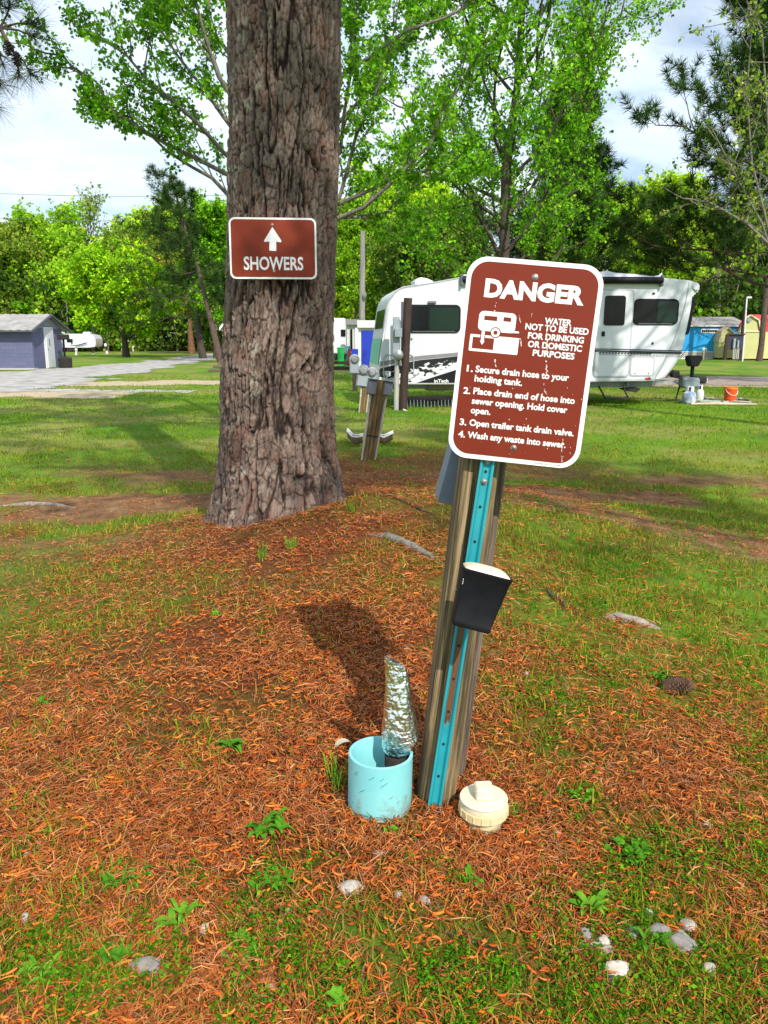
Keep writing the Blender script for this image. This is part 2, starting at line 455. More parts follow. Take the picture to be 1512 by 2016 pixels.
def mixc(f, a, c):
    m = N('ShaderNodeMixRGB'); t.links.new(f, m.inputs[0]); t.links.new(a, m.inputs[1]); t.links.new(c, m.inputs[2]); return m.outputs[0]
tco = N('ShaderNodeTexCoord'); at = N('ShaderNodeAttribute'); at.attribute_name = 'col'
sep = N('ShaderNodeSeparateColor'); t.links.new(at.outputs['Color'], sep.inputs[0])
grass = ramp(noise(9, 8, .7), [(.28, (.035, .085, .008)), (.5, (.085, .19, .014)), (.68, (.17, .27, .03)), (.85, (.30, .28, .08))])
lush = ramp(noise(.35, 6, .6), [(.38, (.045, .13, .008)), (.52, (.13, .25, .012)), (.66, (.24, .31, .025))])
mg = N('ShaderNodeMixRGB'); mg.inputs[0].default_value = .55; t.links.new(grass, mg.inputs[1]); t.links.new(lush, mg.inputs[2])
straw = ramp(noise(85, 7, .8), [(.34, (.03, .013, .007)), (.50, (.14, .044, .016)), (.64, (.32, .10, .03)), (.84, (.44, .19, .07))])
dirt = ramp(noise(4.5, 9, .7), [(.34, (.10, .055, .025)), (.5, (.22, .11, .05)), (.66, (.28, .18, .085)), (.8, (.34, .24, .14))])
dryc = ramp(noise(2.2, 7, .7), [(.3, (.20, .14, .04)), (.7, (.42, .32, .13))])
o1 = mixc(sep.outputs[1], mg.outputs[0], straw)
o2 = mixc(sep.outputs[2], o1, dirt)
sepa = N('ShaderNodeAttribute'); sepa.attribute_name = 'dry'
o3 = mixc(sepa.outputs['Fac'], o2, dryc)
t.links.new(o3, b.inputs['Base Color'])
bu = N('ShaderNodeBump'); bu.inputs['Strength'].default_value = .7; bu.inputs['Distance'].default_value = .03
t.links.new(noise(38, 7, .7), bu.inputs['Height']); t.links.new(bu.outputs[0], b.inputs['Normal'])
V = np.stack([X, Y, Z], -1).reshape(-1, 3)
gc = np.stack([g_, s_, b_], -1).reshape(-1, 3)
ground = mesh_np('ground', V, F, gm, col=gc, smooth=True)
da = ground.data.attributes.new('dry', 'FLOAT', 'POINT'); da.data.foreach_set('value', dry_.ravel().astype(np.float32))
tag(ground, kind='structure')

# gravel lanes: sheets with ragged edges just above the ground
M_gravel = mk('gravel', (.25, .225, .20), (.44, .42, .40), .95, 1.6, bump=.8, bscale=30, c3=(.54, .52, .50), det=12, pos=(.36, .58), bdist=.04)
M_gravelp = mk('pinkish_gravel', (.24, .18, .155), (.42, .34, .30), .95, 5, bump=.6, bscale=40, c3=(.55, .48, .45), det=10)
M_sand = mk('bare_sandy_soil', (.34, .25, .15), (.50, .40, .27), .95, 4, bump=.4, bscale=40, c3=(.30, .30, .08), det=9)
def sheet(name, x0, x1, y0, y1, step, inside, mat, z):
    xs = np.arange(x0, x1, step[0]); ys = np.arange(y0, y1, step[1])
    XX, YY = np.meshgrid(xs, ys, indexing='ij')
    ok = inside(XX + step[0] / 2, YY + step[1] / 2) > 0
    ok[-1, :] = False; ok[:, -1] = False
    ii = np.arange(XX.size).reshape(XX.shape)
    i, j = np.nonzero(ok)
    Fq = np.stack([ii[i, j], ii[i + 1, j], ii[i + 1, j + 1], ii[i, j + 1]], -1)
    Vq = np.stack([XX, YY, H(XX, YY) + z], -1).reshape(-1, 3)
    used = np.unique(Fq); mp = np.full(len(Vq), -1); mp[used] = np.arange(len(used))
    return tag(mesh_np(name, Vq[used], mp[Fq], mat), kind='structure')
def soil_l(x, y):
    a = 1.7 - np.abs(y - np.interp(x, [-22, -16, -8], [25, 22.2, 21.5])) + 3.2 * (fbm(x * .8, y * .9, 77, 5) - .56)
    c = 1.6 - np.abs(y - np.interp(x, [-14, -4], [26.5, 27.5])) + 2.6 * (fbm(x * .9, y, 79, 5) - .5) - .5 * np.maximum(0, -9.5 - x)
    return np.maximum(np.minimum(a, -7 - x), np.minimum(c, -4.2 - x))
sheet('sandy_path', -30, -3, 18, 32, (.12, .16), soil_l, M_sand, .004)
def track_l(x, y):
    a = .55 - np.abs(y - np.interp(x, [-14, -6, -4], [23.3, 22.7, 22.4])) + .9 * (fbm(x * 1.1, y, 83, 4) - .5)
    return np.minimum(a, np.minimum(-5.5 - x, x + 14))
sheet('gravel_track', -15, -4, 20, 26, (.1, .1), track_l, M_gravel, .008)
sheet('gravel_road', -48, -8, 20, 88, (.16, .2), gravel_l, M_gravel, .012)
def gravel_r(x, y):
    return 3.0 - np.abs(y - (28.8 - .12 * (x - 10))) + 1.3 * (fbm(x * .6, y * .9, 91, 4) - .5)
sheet('gravel_drive', 5.5, 40, 22, 36, (.14, .16), gravel_r, M_gravelp, .012)
sheet('sandy_verge', 5.5, 40, 22, 36, (.14, .16), lambda x, y: gravel_r(x, y) + .7 + .8 * (fbm(x * 1.5, y * 1.5, 95, 3) - .5), M_sand, .004)
def leaf_bank(x, y):
    return 3.4 - np.abs(y - (102 - 1.1 * np.maximum(0, x + 8))) + 2.6 * (fbm(x * .3, y * .3, 97, 4) - .5)
M_bank = mk('leaf_litter', (.10, .045, .02), (.30, .14, .06), .95, 3, det=9)
sheet('leaf_litter_bank', -110, 4, 84, 110, (.4, .4), leaf_bank, M_bank, .006)

# ------------------------------------------------------------------ pine straw, catkins, grass and clover
def scatter(n, r0, r1, half, p=2.0):
    uu = rng.random(n)
    if p == 2.0: r = r0 * (r1 / r0) ** uu
    else:
        e = 2 - p; r = (r0 ** e + uu * (r1 ** e - r0 ** e)) ** (1 / e)
    a = (rng.random(n) * 2 - 1) * half
    return r * np.sin(a), r * np.cos(a), r
KEEP_OUT = []                                   # (x, y, radius) of things that stand on the ground
def clear(x, y):
    ok = np.ones(len(x), bool)
    for a, c, q in KEEP_OUT: ok &= np.hypot(x - a, y - c) > q
    return ok
def strips(x, y, z, az, L, wd, lift, bend, cols, name, mat, up):
    """Thin bent strips: three cross lines each; up = 0 lying needles, 1 standing blades."""
    n = len(x)
    d = np.stack([np.cos(az), np.sin(az), 0 * az], -1); side = np.stack([-np.sin(az), np.cos(az), 0 * az], -1)
    V = np.zeros((n, 6, 3))
    for k, (f, wk) in enumerate(((0, 1), (.55, .85), (1, .12))):
        if up:
            c = d * (bend * L * f * f)[:, None]; c[:, 2] += L * f * (1 - .25 * f * bend)
        else:
            c = d * (L * (f - .5))[:, None] + side * (bend * L * (f - .5) ** 2 * 4 * .25)[:, None]
            c[:, 2] += lift * (1 if k == 1 else .25) + .002
        c += np.stack([x, y, z], -1)
        V[:, 2 * k] = c - side * (wd * wk / 2)[:, None]; V[:, 2 * k + 1] = c + side * (wd * wk / 2)[:, None]
        if not up:
            tw = (rng.random(n) - .5) * wd * .8; V[:, 2 * k, 2] += tw; V[:, 2 * k + 1, 2] -= tw
    F = (np.arange(n) * 6)[:, None, None] + np.array([[0, 1, 3, 2], [2, 3, 5, 4]])
    return mesh_np(name, V.reshape(-1, 3), F.reshape(-1, 4), mat, col=np.repeat(cols, 6, 0))
def pal(n, cs, jit=.15):
    c = np.array(cs)[rng.integers(0, len(cs), n)]
    return np.clip(c * (1 + jit * rng.standard_normal((n, 1))) * (1 + .06 * rng.standard_normal((n, 3))), .002, .95)
def make_litter():
    x, y, r = scatter(260000, .75, 12, math.radians(42))
    g, s, b, _ = cover(x, y)
    ok = (rng.random(len(x)) < np.clip(.14 + s * 1.1, 0, 1) * (.25 + .85 * sm(.36, .56, fbm(x * 3.3, y * 3.3, 111, 4))) * sm(13, 8, r)) & clear(x, y)
    x, y, r = x[ok], y[ok], r[ok]; n = len(x)
    strips(x, y, H(x, y) + .001 + .011 * rng.random(n), rng.random(n) * PI, .022 + .060 * rng.random(n) ** 1.8, (.0008 + .0007 * rng.random(n)) * (1 + r * .40), .004 + .008 * rng.random(n), (rng.random(n) - .5) * .5,
           pal(n, [(.40, .105, .024), (.33, .078, .018), (.47, .165, .05), (.22, .055, .016), (.50, .24, .09), (.43, .125, .030), (.13, .042, .016), (.48, .185, .06), (.44, .14, .04), (.30, .15, .08), (.36, .095, .022)], .26), 'pine_straw', M_straw, 0)
    o = bpy.data.objects['pine_straw']; tag(o, 'carpet of fallen rusty brown pine needles', 'pine straw', kind='stuff')
    # the curled orange catkins: little bent tubes
    x, y, r = scatter(30000, .75, 5.2, math.radians(40), 1.7)
    g, s, b, _ = cover(x, y)
    ok = (rng.random(len(x)) < np.clip(.30 + s * .9, 0, 1) * (.35 + .9 * fbm(x * 2.5, y * 2.5, 61, 3)) * sm(5.4, 2.6, r)) & clear(x, y)
    x, y, r = x[ok], y[ok], r[ok]; n = len(x)
    az = rng.random(n) * 2 * PI; L = .013 + .025 * rng.random(n) ** 1.3; rad = (.0012 + .0011 * rng.random(n)) * (1 + .14 * r); kap = (.7 + 2.2 * rng.random(n)) * np.sign(rng.random(n) - .5)
    R5, K5 = 6, 5
    V = np.zeros((n, R5, K5, 3)); z = H(x, y) + .009 + .010 * rng.random(n); tilt = (rng.random(n) - .5) * .5
    px_, py_ = np.zeros(n), np.zeros(n)
    for k in range(R5):
        f = k / (R5 - 1.)
        th = az + kap * (f - .5)
        if k: px_ = px_ + np.cos(th) * L / (R5 - 1); py_ = py_ + np.sin(th) * L / (R5 - 1)
        q = rad * (.45 + .75 * math.sin(PI * min(1, .12 + f * .86)))
        for m in range(K5):
            a = 2 * PI * m / K5
            V[:, k, m, 0] = x + px_ - np.sin(th) * q * math.cos(a); V[:, k, m, 1] = y + py_ + np.cos(th) * q * math.cos(a)
            V[:, k, m, 2] = z + q * math.sin(a) + tilt * L * (f - .5)
    ii = np.arange(R5 * K5).reshape(R5, K5)
    f0 = np.stack([ii[:-1], np.roll(ii, -1, 1)[:-1], np.roll(ii, -1, 1)[1:], ii[1:]], -1).reshape(-1, 4)
    F = (np.arange(n) * R5 * K5)[:, None, None] + f0
    o = mesh_np('pine_catkins', V.reshape(-1, 3), F.reshape(-1, 4), M_straw, col=np.repeat(pal(n, [(.54, .135, .020), (.43, .095, .016), (.60, .20, .04), (.30, .070, .016), (.20, .06, .02)], .18), R5 * K5, 0), smooth=True)
    tag(o, 'curled orange pine catkins strewn over the ground', 'catkins', kind='stuff')
    # grass
    x, y, r = scatter(430000, .75, 34, math.radians(42), 1.75)
    g, s, b, dry = cover(x, y)
    dens = np.clip((g * 1.1 + .03) * (.25 + 1.1 * sm(.36, .62, fbm(x * 3, y * 3, 44, 3))), 0, 1) * np.where(r < 2.4, .8, 1) * (1 - .7 * dry)
    ok = (rng.random(len(x)) < dens) & clear(x, y) & (gravel_l(x, y) < .1) & (soil_l(x, y) < .2) & ((x < 5.5) | (gravel_r(x, y) < .1))
    x, y, r = x[ok], y[ok], r[ok]; n = len(x)
    far = sm(7, 13, y)[:, None]
    c = pal(n, [(.09, .22, .015), (.13, .26, .02), (.06, .16, .012), (.19, .27, .03), (.27, .27, .05), (.32, .26, .08), (.12, .25, .02), (.36, .27, .10)], .2) * (1 - far) + far * pal(n, [(.10, .24, .010), (.17, .29, .015), (.08, .20, .010), (.23, .31, .03)], .2)
    L = (.016 + .042 * rng.random(n) ** 2) * (1 + .012 * r)
    o = strips(x, y, H(x, y) - .003, rng.random(n) * 2 * PI, L, .0018 * (1 + r * .36) * (.7 + .6 * rng.random(n)), 0 * x, .2 + .9 * rng.random(n), c, 'grass', M_blade, 1)
    tag(o, 'short sparse lawn grass, yellow green in the sun', 'grass', kind='stuff')
    # clover and chickweed: little round leaflets
    x, y, r = scatter(330000, .75, 6.5, math.radians(41), 1.8)
    g, s, b, _ = cover(x, y)
    m = sm(.50, .60, fbm(x * 8 + 9, y * 6.5, 101, 4)) * (.4 + .6 * sm(.4, .6, fbm(x * 1.1, y * 1.1, 105, 2))) * (.30 + .60 * sm(-1.4, .9, x) + .9 * sm(1.8, 1.15, y))
    m = np.where((s > .6) & (y > 1.55), m * .10, m)
    ok = (rng.random(len(x)) < m) & clear(x, y); x, y, r = x[ok], y[ok], r[ok]; n = len(x)
    q = (.0019 + .0032 * rng.random(n) ** 2) * (1 + .15 * r); az = rng.random(n) * 2 * PI; z = H(x, y) + .006 + .022 * rng.random(n)
    V = np.zeros((n, 4, 3))
    for k, (a, e) in enumerate(((-1.0, 0), (0, .62), (1.1, 0), (0, -.62))):
        V[:, k, 0] = x + q * (a * np.cos(az) - e * np.sin(az)); V[:, k, 1] = y + q * (a * np.sin(az) + e * np.cos(az)); V[:, k, 2] = z
    V[:, :, 2] += (rng.random((n, 4)) - .5) * (q * 1.1)[:, None]
    F = np.arange(n * 4).reshape(n, 4)
    o = mesh_np('clover', V.reshape(-1, 3), F, M_blade, col=np.repeat(pal(n, [(.05, .19, .012), (.08, .26, .015), (.03, .11, .010), (.14, .31, .02), (.04, .14, .01)], .2), 4, 0))
    tag(o, 'patches of small bright green clover and chickweed', 'clover', kind='stuff')
# ------------------------------------------------------------------ the big pine with its bark
def make_big_pine():
    AX = 5.02
    rows = [(1045, 394, 697), (1030, 398, 692), (1010, 406, 685), (985, 413, 679), (960, 419, 672), (930, 425, 668), (890, 429, 664), (840, 431, 661), (780, 432, 659), (700, 436, 659), (620, 441, 660), (560, 446, 661), (430, 451, 664), (250, 454, 667), (0, 447, 669), (-120, 445, 670)]
    zs, cs, rs = [], [], []
    for py, a, c in rows:
        A, C = P(a, py, AX), P(c, py, AX)
        zs.append(A.z); cs.append((A.x + C.x) / 2); rs.append((C.x - A.x) / 2 * .985)
    zs, cs, rs = np.array(zs), np.array(cs), np.array(rs)
    zs = np.concatenate([[zs[0] - .4], zs, [8.0, 15.0]]); cs = np.concatenate([[cs[0]], cs, [cs[-1] - .1, cs[-1] - .1]]); rs = np.concatenate([[rs[0] * 1.12], rs, [.30, .16]])
    x0, y0 = float(cs[2]), AX
    root = thing('pine_tree', 'huge old pine trunk with plated bark carrying the brown SHOWERS sign', 'tree', (x0, y0, Hf(x0, y0)))
    nz_, nt_ = 560, 420
    zz_ = np.concatenate([np.linspace(zs[0], 3.75, nz_ - 40), np.linspace(3.8, 15, 40)])
    th = np.linspace(0, 2 * PI, nt_, endpoint=False)
    ZZ, TT = np.meshgrid(zz_, th, indexing='ij')
    Rr = np.interp(ZZ, zs, rs); Cx = np.interp(ZZ, zs, cs)
    base = np.exp(-np.clip(ZZ - zs[1], 0, 9) / .30)
    lob = .17 * np.cos(3 * TT + .4) + .07 * np.cos(5 * TT + 2.2) + .05 * np.cos(8 * TT)
    Rr = Rr * (1 + base * lob) * (1 + .02 * np.sin(2 * TT + ZZ * 1.3) + .012 * np.sin(5 * TT - ZZ * 2.1))
    a = TT * .34; wx = .040 * (fbm(a * 6, ZZ * 2.4, 5, 4) - .5) + .010 * (fbm(a * 34, ZZ * 16, 6, 3) - .5); q = a + wx
    d1 = np.abs(fbm(q * 18, ZZ * 2.6, 3, 3) - .5); d2 = np.abs(fbm(q * 27 + 7, ZZ * 4.2, 13, 3) - .5); d3 = np.abs(fbm(q * 12 + .06 * ZZ, (ZZ + 1.2 * wx) * 15, 23, 3) - .5); d4 = np.abs(fbm(q * 52, ZZ * 13, 29, 2) - .5)
    c1, c2, c3, c4 = sm(.0, .065, d1), sm(.0, .055, d2), sm(.0, .040, d3), sm(.0, .07, d4)
    big = fbm(q * 8, ZZ * 2.6, 37, 3)
    wq = q + .022 * (fbm(a * 30, ZZ * 14, 33, 3) - .5); wzz = ZZ + .07 * (fbm(a * 18, ZZ * 9, 35, 3) - .5)
    f1, f2, cid = worley(wq / .040, wzz / .105, 43); edge = sm(.015, .11, f2 - f1)
    h1, h2, hid = worley(wq / .017, wzz / .038, 47); edge2 = sm(.0, .14, h2 - h1)
    st = fbm(q * 24, ZZ * 7, 39, 3) * 9; terr = (np.floor(st) + sm(.0, .35, st - np.floor(st))) / 9
    fine = fbm(a * 120, ZZ * 55, 41, 3)
    hgt = .018 * c1 + .008 * c2 * c1 + .012 * edge * c1 + .010 * (cid - .5) * c1 + .003 * edge2 + .006 * (hid - .5) + .006 * (big - .5) + .004 * (terr - .5) * c1 + .005 * (fine - .5)
    amp = np.where(ZZ > 3.75, .3, 1.0) * (1 - .25 * base)
    Rf = Rr - .036 + hgt * amp
    V = np.stack([Cx + Rf * np.sin(TT), AX - Rf * np.cos(TT), ZZ], -1).reshape(-1, 3)
    i0 = np.arange(V.shape[0]).reshape(ZZ.shape); n1 = np.roll(i0, -1, 1)
    F = np.stack([i0[:-1], n1[:-1], n1[1:], i0[1:]], -1).reshape(-1, 4)
    # grey outer scales, red brown layers, pale lichen; furrow shade painted into the colour
    tone = (np.floor(st) * 12.9898) % 1.0
    lay = np.clip(sm(.0, .9, c1) * (.35 + .65 * c2) * (.25 + .75 * edge) * (.62 + .38 * edge2) + .5 * (fine - .5), 0, 1)[..., None]
    outer = np.array([.190, .136, .110]) * (.55 + .25 * tone[..., None] + .45 * cid[..., None] + .3 * (hid[..., None] - .5) + .5 * (fine[..., None] - .4)); inner = np.array([.030, .018, .015])
    red = sm(.56, .74, fbm(a * 16, ZZ * 8, 53, 3))[..., None] * .6
    c = inner * (1 - lay) + lay * (outer * (1 - red) + red * np.array([.20, .095, .065]))
    lich = (sm(.60, .70, fbm(a * 20, ZZ * 12, 57, 4)) * c1 * (.25 + .75 * sm(.4, -.4, np.sin(TT))) * sm(.4, .6, fine))[..., None]
    c = np.clip(c * (1 - lich * .7) + lich * .7 * np.array([.36, .35, .27]), .008, .6)
    m, t_, b_ = new_mat('pine_bark')
    at_ = t_.nodes.new('ShaderNodeAttribute'); at_.attribute_name = 'col'
    t_.links.new(at_.outputs['Color'], b_.inputs['Base Color']); b_.inputs['Roughness'].default_value = .92; b_.inputs['Specular IOR Level'].default_value = .25
    n_ = t_.nodes.new('ShaderNodeTexNoise'); n_.inputs['Scale'].default_value = 150; n_.inputs['Detail'].default_value = 5
    tc_ = t_.nodes.new('ShaderNodeTexCoord'); mp_ = t_.nodes.new('ShaderNodeMapping'); mp_.inputs['Scale'].default_value = (1, 1, .45)
    t_.links.new(tc_.outputs['Object'], mp_.inputs[0]); t_.links.new(mp_.outputs[0], n_.inputs['Vector'])
    bu_ = t_.nodes.new('ShaderNodeBump'); bu_.inputs['Strength'].default_value = .7; bu_.inputs['Distance'].default_value = .006
    t_.links.new(n_.outputs[0], bu_.inputs['Height']); t_.links.new(bu_.outputs[0], b_.inputs['Normal'])
    I = np.array(root.location)
    o = mesh_np('trunk', V - I, F, m, root, col=c.reshape(-1, 3), smooth=True)
    # a root that surfaces in the pine straw
    for pts, nm in (([(728, 1052), (765, 1058), (805, 1076), (845, 1096), (880, 1112)], 'root'),):
        q = [G(*p) for p in pts]
        mb = MB(); mb.tube([v + Vector((0, 0, z)) for v, z in zip(q, (-.01, .006, .008, .004, -.014))], [.012, .022, .024, .018, .01], 10)
        mb.build(nm, M_barkg, root, smooth=1.0)
    return root
BIG = make_big_pine()
KEEP_OUT.append((BIG.location.x, BIG.location.y, .42))

# roots of other trees that surface in the lawn
M_root = mk('bare_root', (.20, .15, .12), (.36, .31, .27), .9, 14, (2, 2, 2), .6, 40)
for pts, lab in (([(1185, 1213), (1215, 1219), (1260, 1228), (1310, 1240)], 'grey exposed root lying in the dry grass right of the sign post'),
                 ([(-20, 997), (60, 994), (110, 995), (155, 1000)], 'pale exposed root in the brown grass left of the big pine')):
    q = [G(*p) for p in pts]
    mb = MB(); mb.tube([v + Vector((0, 0, z)) for v, z in zip(q, (-.012, .006, .004, -.015))], [.012, .026, .022, .012], 10)
    tag(mb.build('exposed_root', M_root, smooth=1.0), lab, 'root')

# ------------------------------------------------------------------ signs
def sign_frame(c, yaw, pit, rol):
    R = Matrix.Rotation(yaw, 3, 'Z') @ Matrix.Rotation(pit, 3, 'X') @ Matrix.Rotation(rol, 3, 'Y')
    return Vector(c), R
def uv_of(c, R, px, py):
    d = Vector(ray(px, py)); n = R @ Vector((0, -1, 0)); o = Vector((0, 0, CH))
    t_ = (c - o).dot(n) / d.dot(n); q = R.transposed() @ (o + d * t_ - c)
    return q.x, q.z
M_signwhite = mk('sign_white', (.80, .80, .79), (.66, .66, .64), .42, 30, pos=(.45, .9))
M_signbrown = mk('sign_brown', (.195, .024, .009), (.165, .019, .007), .5, 5, spec=.2, pos=(.3, .72), c3=(.24, .042, .02), bump=.03, bscale=220)
M_letter = mk('letter_white', (.80, .80, .80), (.72, .72, .72), .45, 60)
M_bolt = mk('bolt_steel', (.40, .38, .36), (.16, .13, .11), .45, 90, metal=.7)
M_peel = mk('peeled_film', (.62, .50, .44), (.78, .74, .70), .7, 140)
M_inkgrey = mk('small_print', (.10, .10, .10), None, .6)

def make_danger():
    c, R = sign_frame((.32067, 1.7926, 1.39796), -.114856, -.078463, .091482)
    root = thing('danger_sign', 'large brown DANGER sign with white lettering leaning on the foreground post', 'sign', c, R)
    U = lambda zx, zy: uv_of(c, R, 860 + zx / 4.2, 480 + zy / 4.2)
    w, h = .305, .457
    MB().prism(rrect(-w / 2, w / 2, -h / 2, h / 2, .046, 10), 0, .0022).build('panel', M_signwhite, root, False, smooth=.6)
    e = .0105
    MB().prism(rrect(-w / 2 + e, w / 2 - e, -h / 2 + e, h / 2 - e, .038, 10), -.0005, -.00002).build('brown_face', M_signbrown, root, False)
    yl = -.0008
    mb = MB()
    def line(s, l, r, cap, bold, dv=0):
        a, b_ = U(*l), U(*r)
        put_text(mb, s, a[0], a[1], math.hypot(b_[0] - a[0], b_[1] - a[1]), cap / 4.2 * .001163, yl, bold)
    line('DANGER', (388, 440), (1212, 508), 150, .05)
    for s, l, r in (('WATER', (890, 663), (1112, 672)), ('NOT TO BE USED', (729, 708), (1252, 754)), ('FOR DRINKING', (750, 783), (1213, 824)), ('OR DOMESTIC', (750, 853), (1197, 893)), ('PURPOSES', (790, 926), (1135, 960))):
        line(s, l, r, 52, .032)
    for s, l, r in (('1.', (245, 1055), (297, 1059)), ('Secure drain hose to your', (318, 1061), (1090, 1132)), ('holding tank.', (310, 1138), (703, 1175)),
                    ('2.', (217, 1238), (275, 1243)), ('Place drain end of hose into', (300, 1242), (1138, 1325)), ('sewer opening. Hold cover', (287, 1322), (1077, 1397)), ('open.', (278, 1400), (442, 1415)),
                    ('3.', (187, 1497), (243, 1502)), ('Open trailer tank drain valve.', (267, 1503), (1130, 1588)), ('4.', (175, 1597), (232, 1602)), ('Wash any waste into sewer.', (253, 1604), (1063, 1685))):
        line(s, l, r, 55, .030)
    mb.build('lettering', M_letter, root, False)
    mb = MB(); a, b_ = U(812, 1817), U(1020, 1838)
    put_text(mb, 'SmartSign.com / Part # 2996', a[0], a[1], b_[0] - a[0], .0030, -.0003, .01)
    mb.build('small_print', M_inkgrey, root, False)
    pg = thing_part = None
    mbw = MB(); mbr = MB()
    V2 = lambda L: [U(*p) for p in L]
    def rr_px(x0, y0, x1, y1, r, skew=.085):
        A, B = U(x0, y1 + 0), U(x1, y0)
        return A, B
    def loc_rect(p00, w_, h_, r):            # lower left corner in zoom pixels, size in metres
        a_ = U(*p00); return rrect(a_[0], a_[0] + w_, a_[1], a_[1] + h_, r, 6)
    k = .001163 / 4.2
    # caravan body, windows, tow bar, wheel, tank half filled, arrow
    mbw.prism(loc_rect((336, 715), 305 * k, 160 * k, 40 * k), yl, yl + .0002)
    mbw.prism(loc_rect((600, 735), 78 * k, 16 * k, 5 * k), yl - .00002, yl + .0002)
    mbw.prism(loc_rect((430, 722), 200 * k, 60 * k, 4 * k), yl - .00001, yl + .0002)
    mbr.prism(loc_rect((391, 630), 106 * k, 36 * k, 3 * k), yl - .0002, yl - .00003)
    mbr.prism(loc_rect((550, 641), 62 * k, 34 * k, 3 * k), yl - .0002, yl - .00003)
    mbw.prism(loc_rect((262, 882), 402 * k, 136 * k, 8 * k), yl, yl + .0002)
    mbr.prism(loc_rect((288, 862), 176 * k, 93 * k, 3 * k), yl - .0002, yl - .00003)
    u_, v_ = U(378, 785)
    ar = [(-13, 60), (13, 60), (13, -18), (20, -18), (0, -50), (-20, -18), (-13, -18)]
    mbr.prism([(u_ + x * k * 1.6, v_ + max(min(z, 62), -60) * k * 1.02) for x, z in ar], yl - .00022, yl - .00012)
    mbw.prism([(u_ + x * k, v_ + z * k) for x, z in ar], yl - .0004, yl - .00024)
    u_, v_ = U(485, 735)
    disc = lambda r: [(u_ + r * k * math.cos(2 * PI * i / 28), v_ + r * k * math.sin(2 * PI * i / 28)) for i in range(28)]
    mbr.prism(disc(44), yl - .0003, yl - .00025); mbw.prism(disc(36), yl - .00045, yl - .00032); mbr.prism(disc(17), yl - .0006, yl - .0005)
    p_ = mbw.build('caravan_symbol', M_letter, root, False)
    q_ = mbr.build('symbol_cutout', M_signbrown, p_, False)
    # film peeled off in thin streaks
    mb = MB()
    def streak(pts, w0):
        pp = V2(pts)
        for (ax, az_), (bx, bz) in zip(pp[:-1], pp[1:]):
            n_ = 7
            for i in range(n_):
                if rnd.random() < .25: continue
                f0, f1_ = i / n_, (i + .9) / n_
                q = w0 * k * (.25 + .9 * rnd.random()) / 2; o_ = (rnd.random() - .5) * w0 * k * .7
                mb.prism([(ax + (bx - ax) * f0 - q + o_, az_ + (bz - az_) * f0), (ax + (bx - ax) * f0 + q + o_, az_ + (bz - az_) * (f0 + .02)), (ax + (bx - ax) * f1_ + q * .8 + o_, az_ + (bz - az_) * f1_), (ax + (bx - ax) * f1_ - q * .5 + o_, az_ + (bz - az_) * f1_)], -.00125, -.00115)
    streak([(490, 485), (480, 560)], 12); streak([(480, 945), (490, 1020)], 12); streak([(685, 590), (688, 655)], 10); streak([(690, 770), (695, 850)], 14); streak([(785, 560), (780, 650)], 6)
    streak([(910, 720), (905, 950), (908, 1060), (885, 1190), (905, 1245)], 15); streak([(1040, 590), (1045, 690)], 16); streak([(1040, 1610), (1030, 1810)], 10); streak([(1105, 1680), (1100, 1740)], 5)
    for _ in range(60):
        a_ = U(180 + rnd.random() * 1050, 1150 + rnd.random() * 620); q = k * (1.2 + 3.5 * rnd.random() ** 3)
        if abs(a_[0]) < w / 2 - .012: mb.prism([(a_[0] - q, a_[1]), (a_[0], a_[1] - q * 1.6), (a_[0] + q, a_[1] + q * .3), (a_[0], a_[1] + q)], -.00125, -.00115)
    mb.build('peeling_film', M_peel, root, False)
    for zx, zy in ((812, 277), (635, 1688)):
        a_ = U(zx, zy); T = Matrix.Translation((a_[0], 0, a_[1])) @ Matrix.Rotation(PI / 2, 4, 'X')
        mb = MB(); mb.lathe([(.0072, 0.0004), (.0072, .0016), (.0050, .0021), (.0044, .0022), (.0044, .0042), (.0030, .0050), (0, .0051)], 20, T)
        mb.build('bolt', M_bolt, root, False, smooth=.5)
    return root, c, R
DANGER, DC, DR = make_danger()

def make_showers():
    kk = 4.615 / 4.72052
    c, R = sign_frame((-.64707 * kk, 4.72052 * kk, CH + (1.97347 - CH) * kk), .078369, -.075290, .00009)
    # slightly nearer than the fit so that it clears the bark; size follows
    s_ = kk
    root = thing('showers_sign', 'small brown SHOWERS sign with a white up arrow nailed to the big pine', 'sign', c, R)
    U = lambda zx, zy: uv_of(c, R, 380 + zx / 2.88, 380 + zy / 2.88)
    w, h = .505 * s_, .345 * s_
    MB().prism(rrect(-w / 2, w / 2, -h / 2, h / 2, .034, 8), 0, .0025).build('panel', M_signwhite, root, False, smooth=.6)
    e = .0105
    MB().prism(rrect(-w / 2 + e, w / 2 - e, -h / 2 + e, h / 2 - e, .026, 8), -.0012, -.0001).build('brown_face', mk('sign_brown_clean', (.215, .028, .008), (.195, .025, .007), .45, 5, spec=.2), root, False)
    A = [U(*p) for p in ((450, 193), (502, 272), (498, 280), (472, 276), (472, 329), (433, 327), (433, 275), (407, 278), (403, 270))]
    MB().prism(A, -.0022, -.0013).build('arrow', M_letter, root, False)
    mb = MB(); a_, b_ = U(289, 436), U(626, 438)
    put_text(mb, 'SHOWERS', a_[0], a_[1], b_[0] - a_[0], 73 / 2.88 * .00309 * s_ * .96, -.0020, .022)
    mb.build('lettering', M_letter, root, False)
    for p in ((449, 180), (460, 444)):
        a_ = U(*p); T = Matrix.Translation((a_[0], -.001, a_[1])) @ Matrix.Rotation(PI / 2, 4, 'X')
        MB().lathe([(.008, 0), (.008, .003), (.005, .005), (0, .0055)], 14, T).build('screw', M_bolt, root, False, smooth=.5)
make_showers()

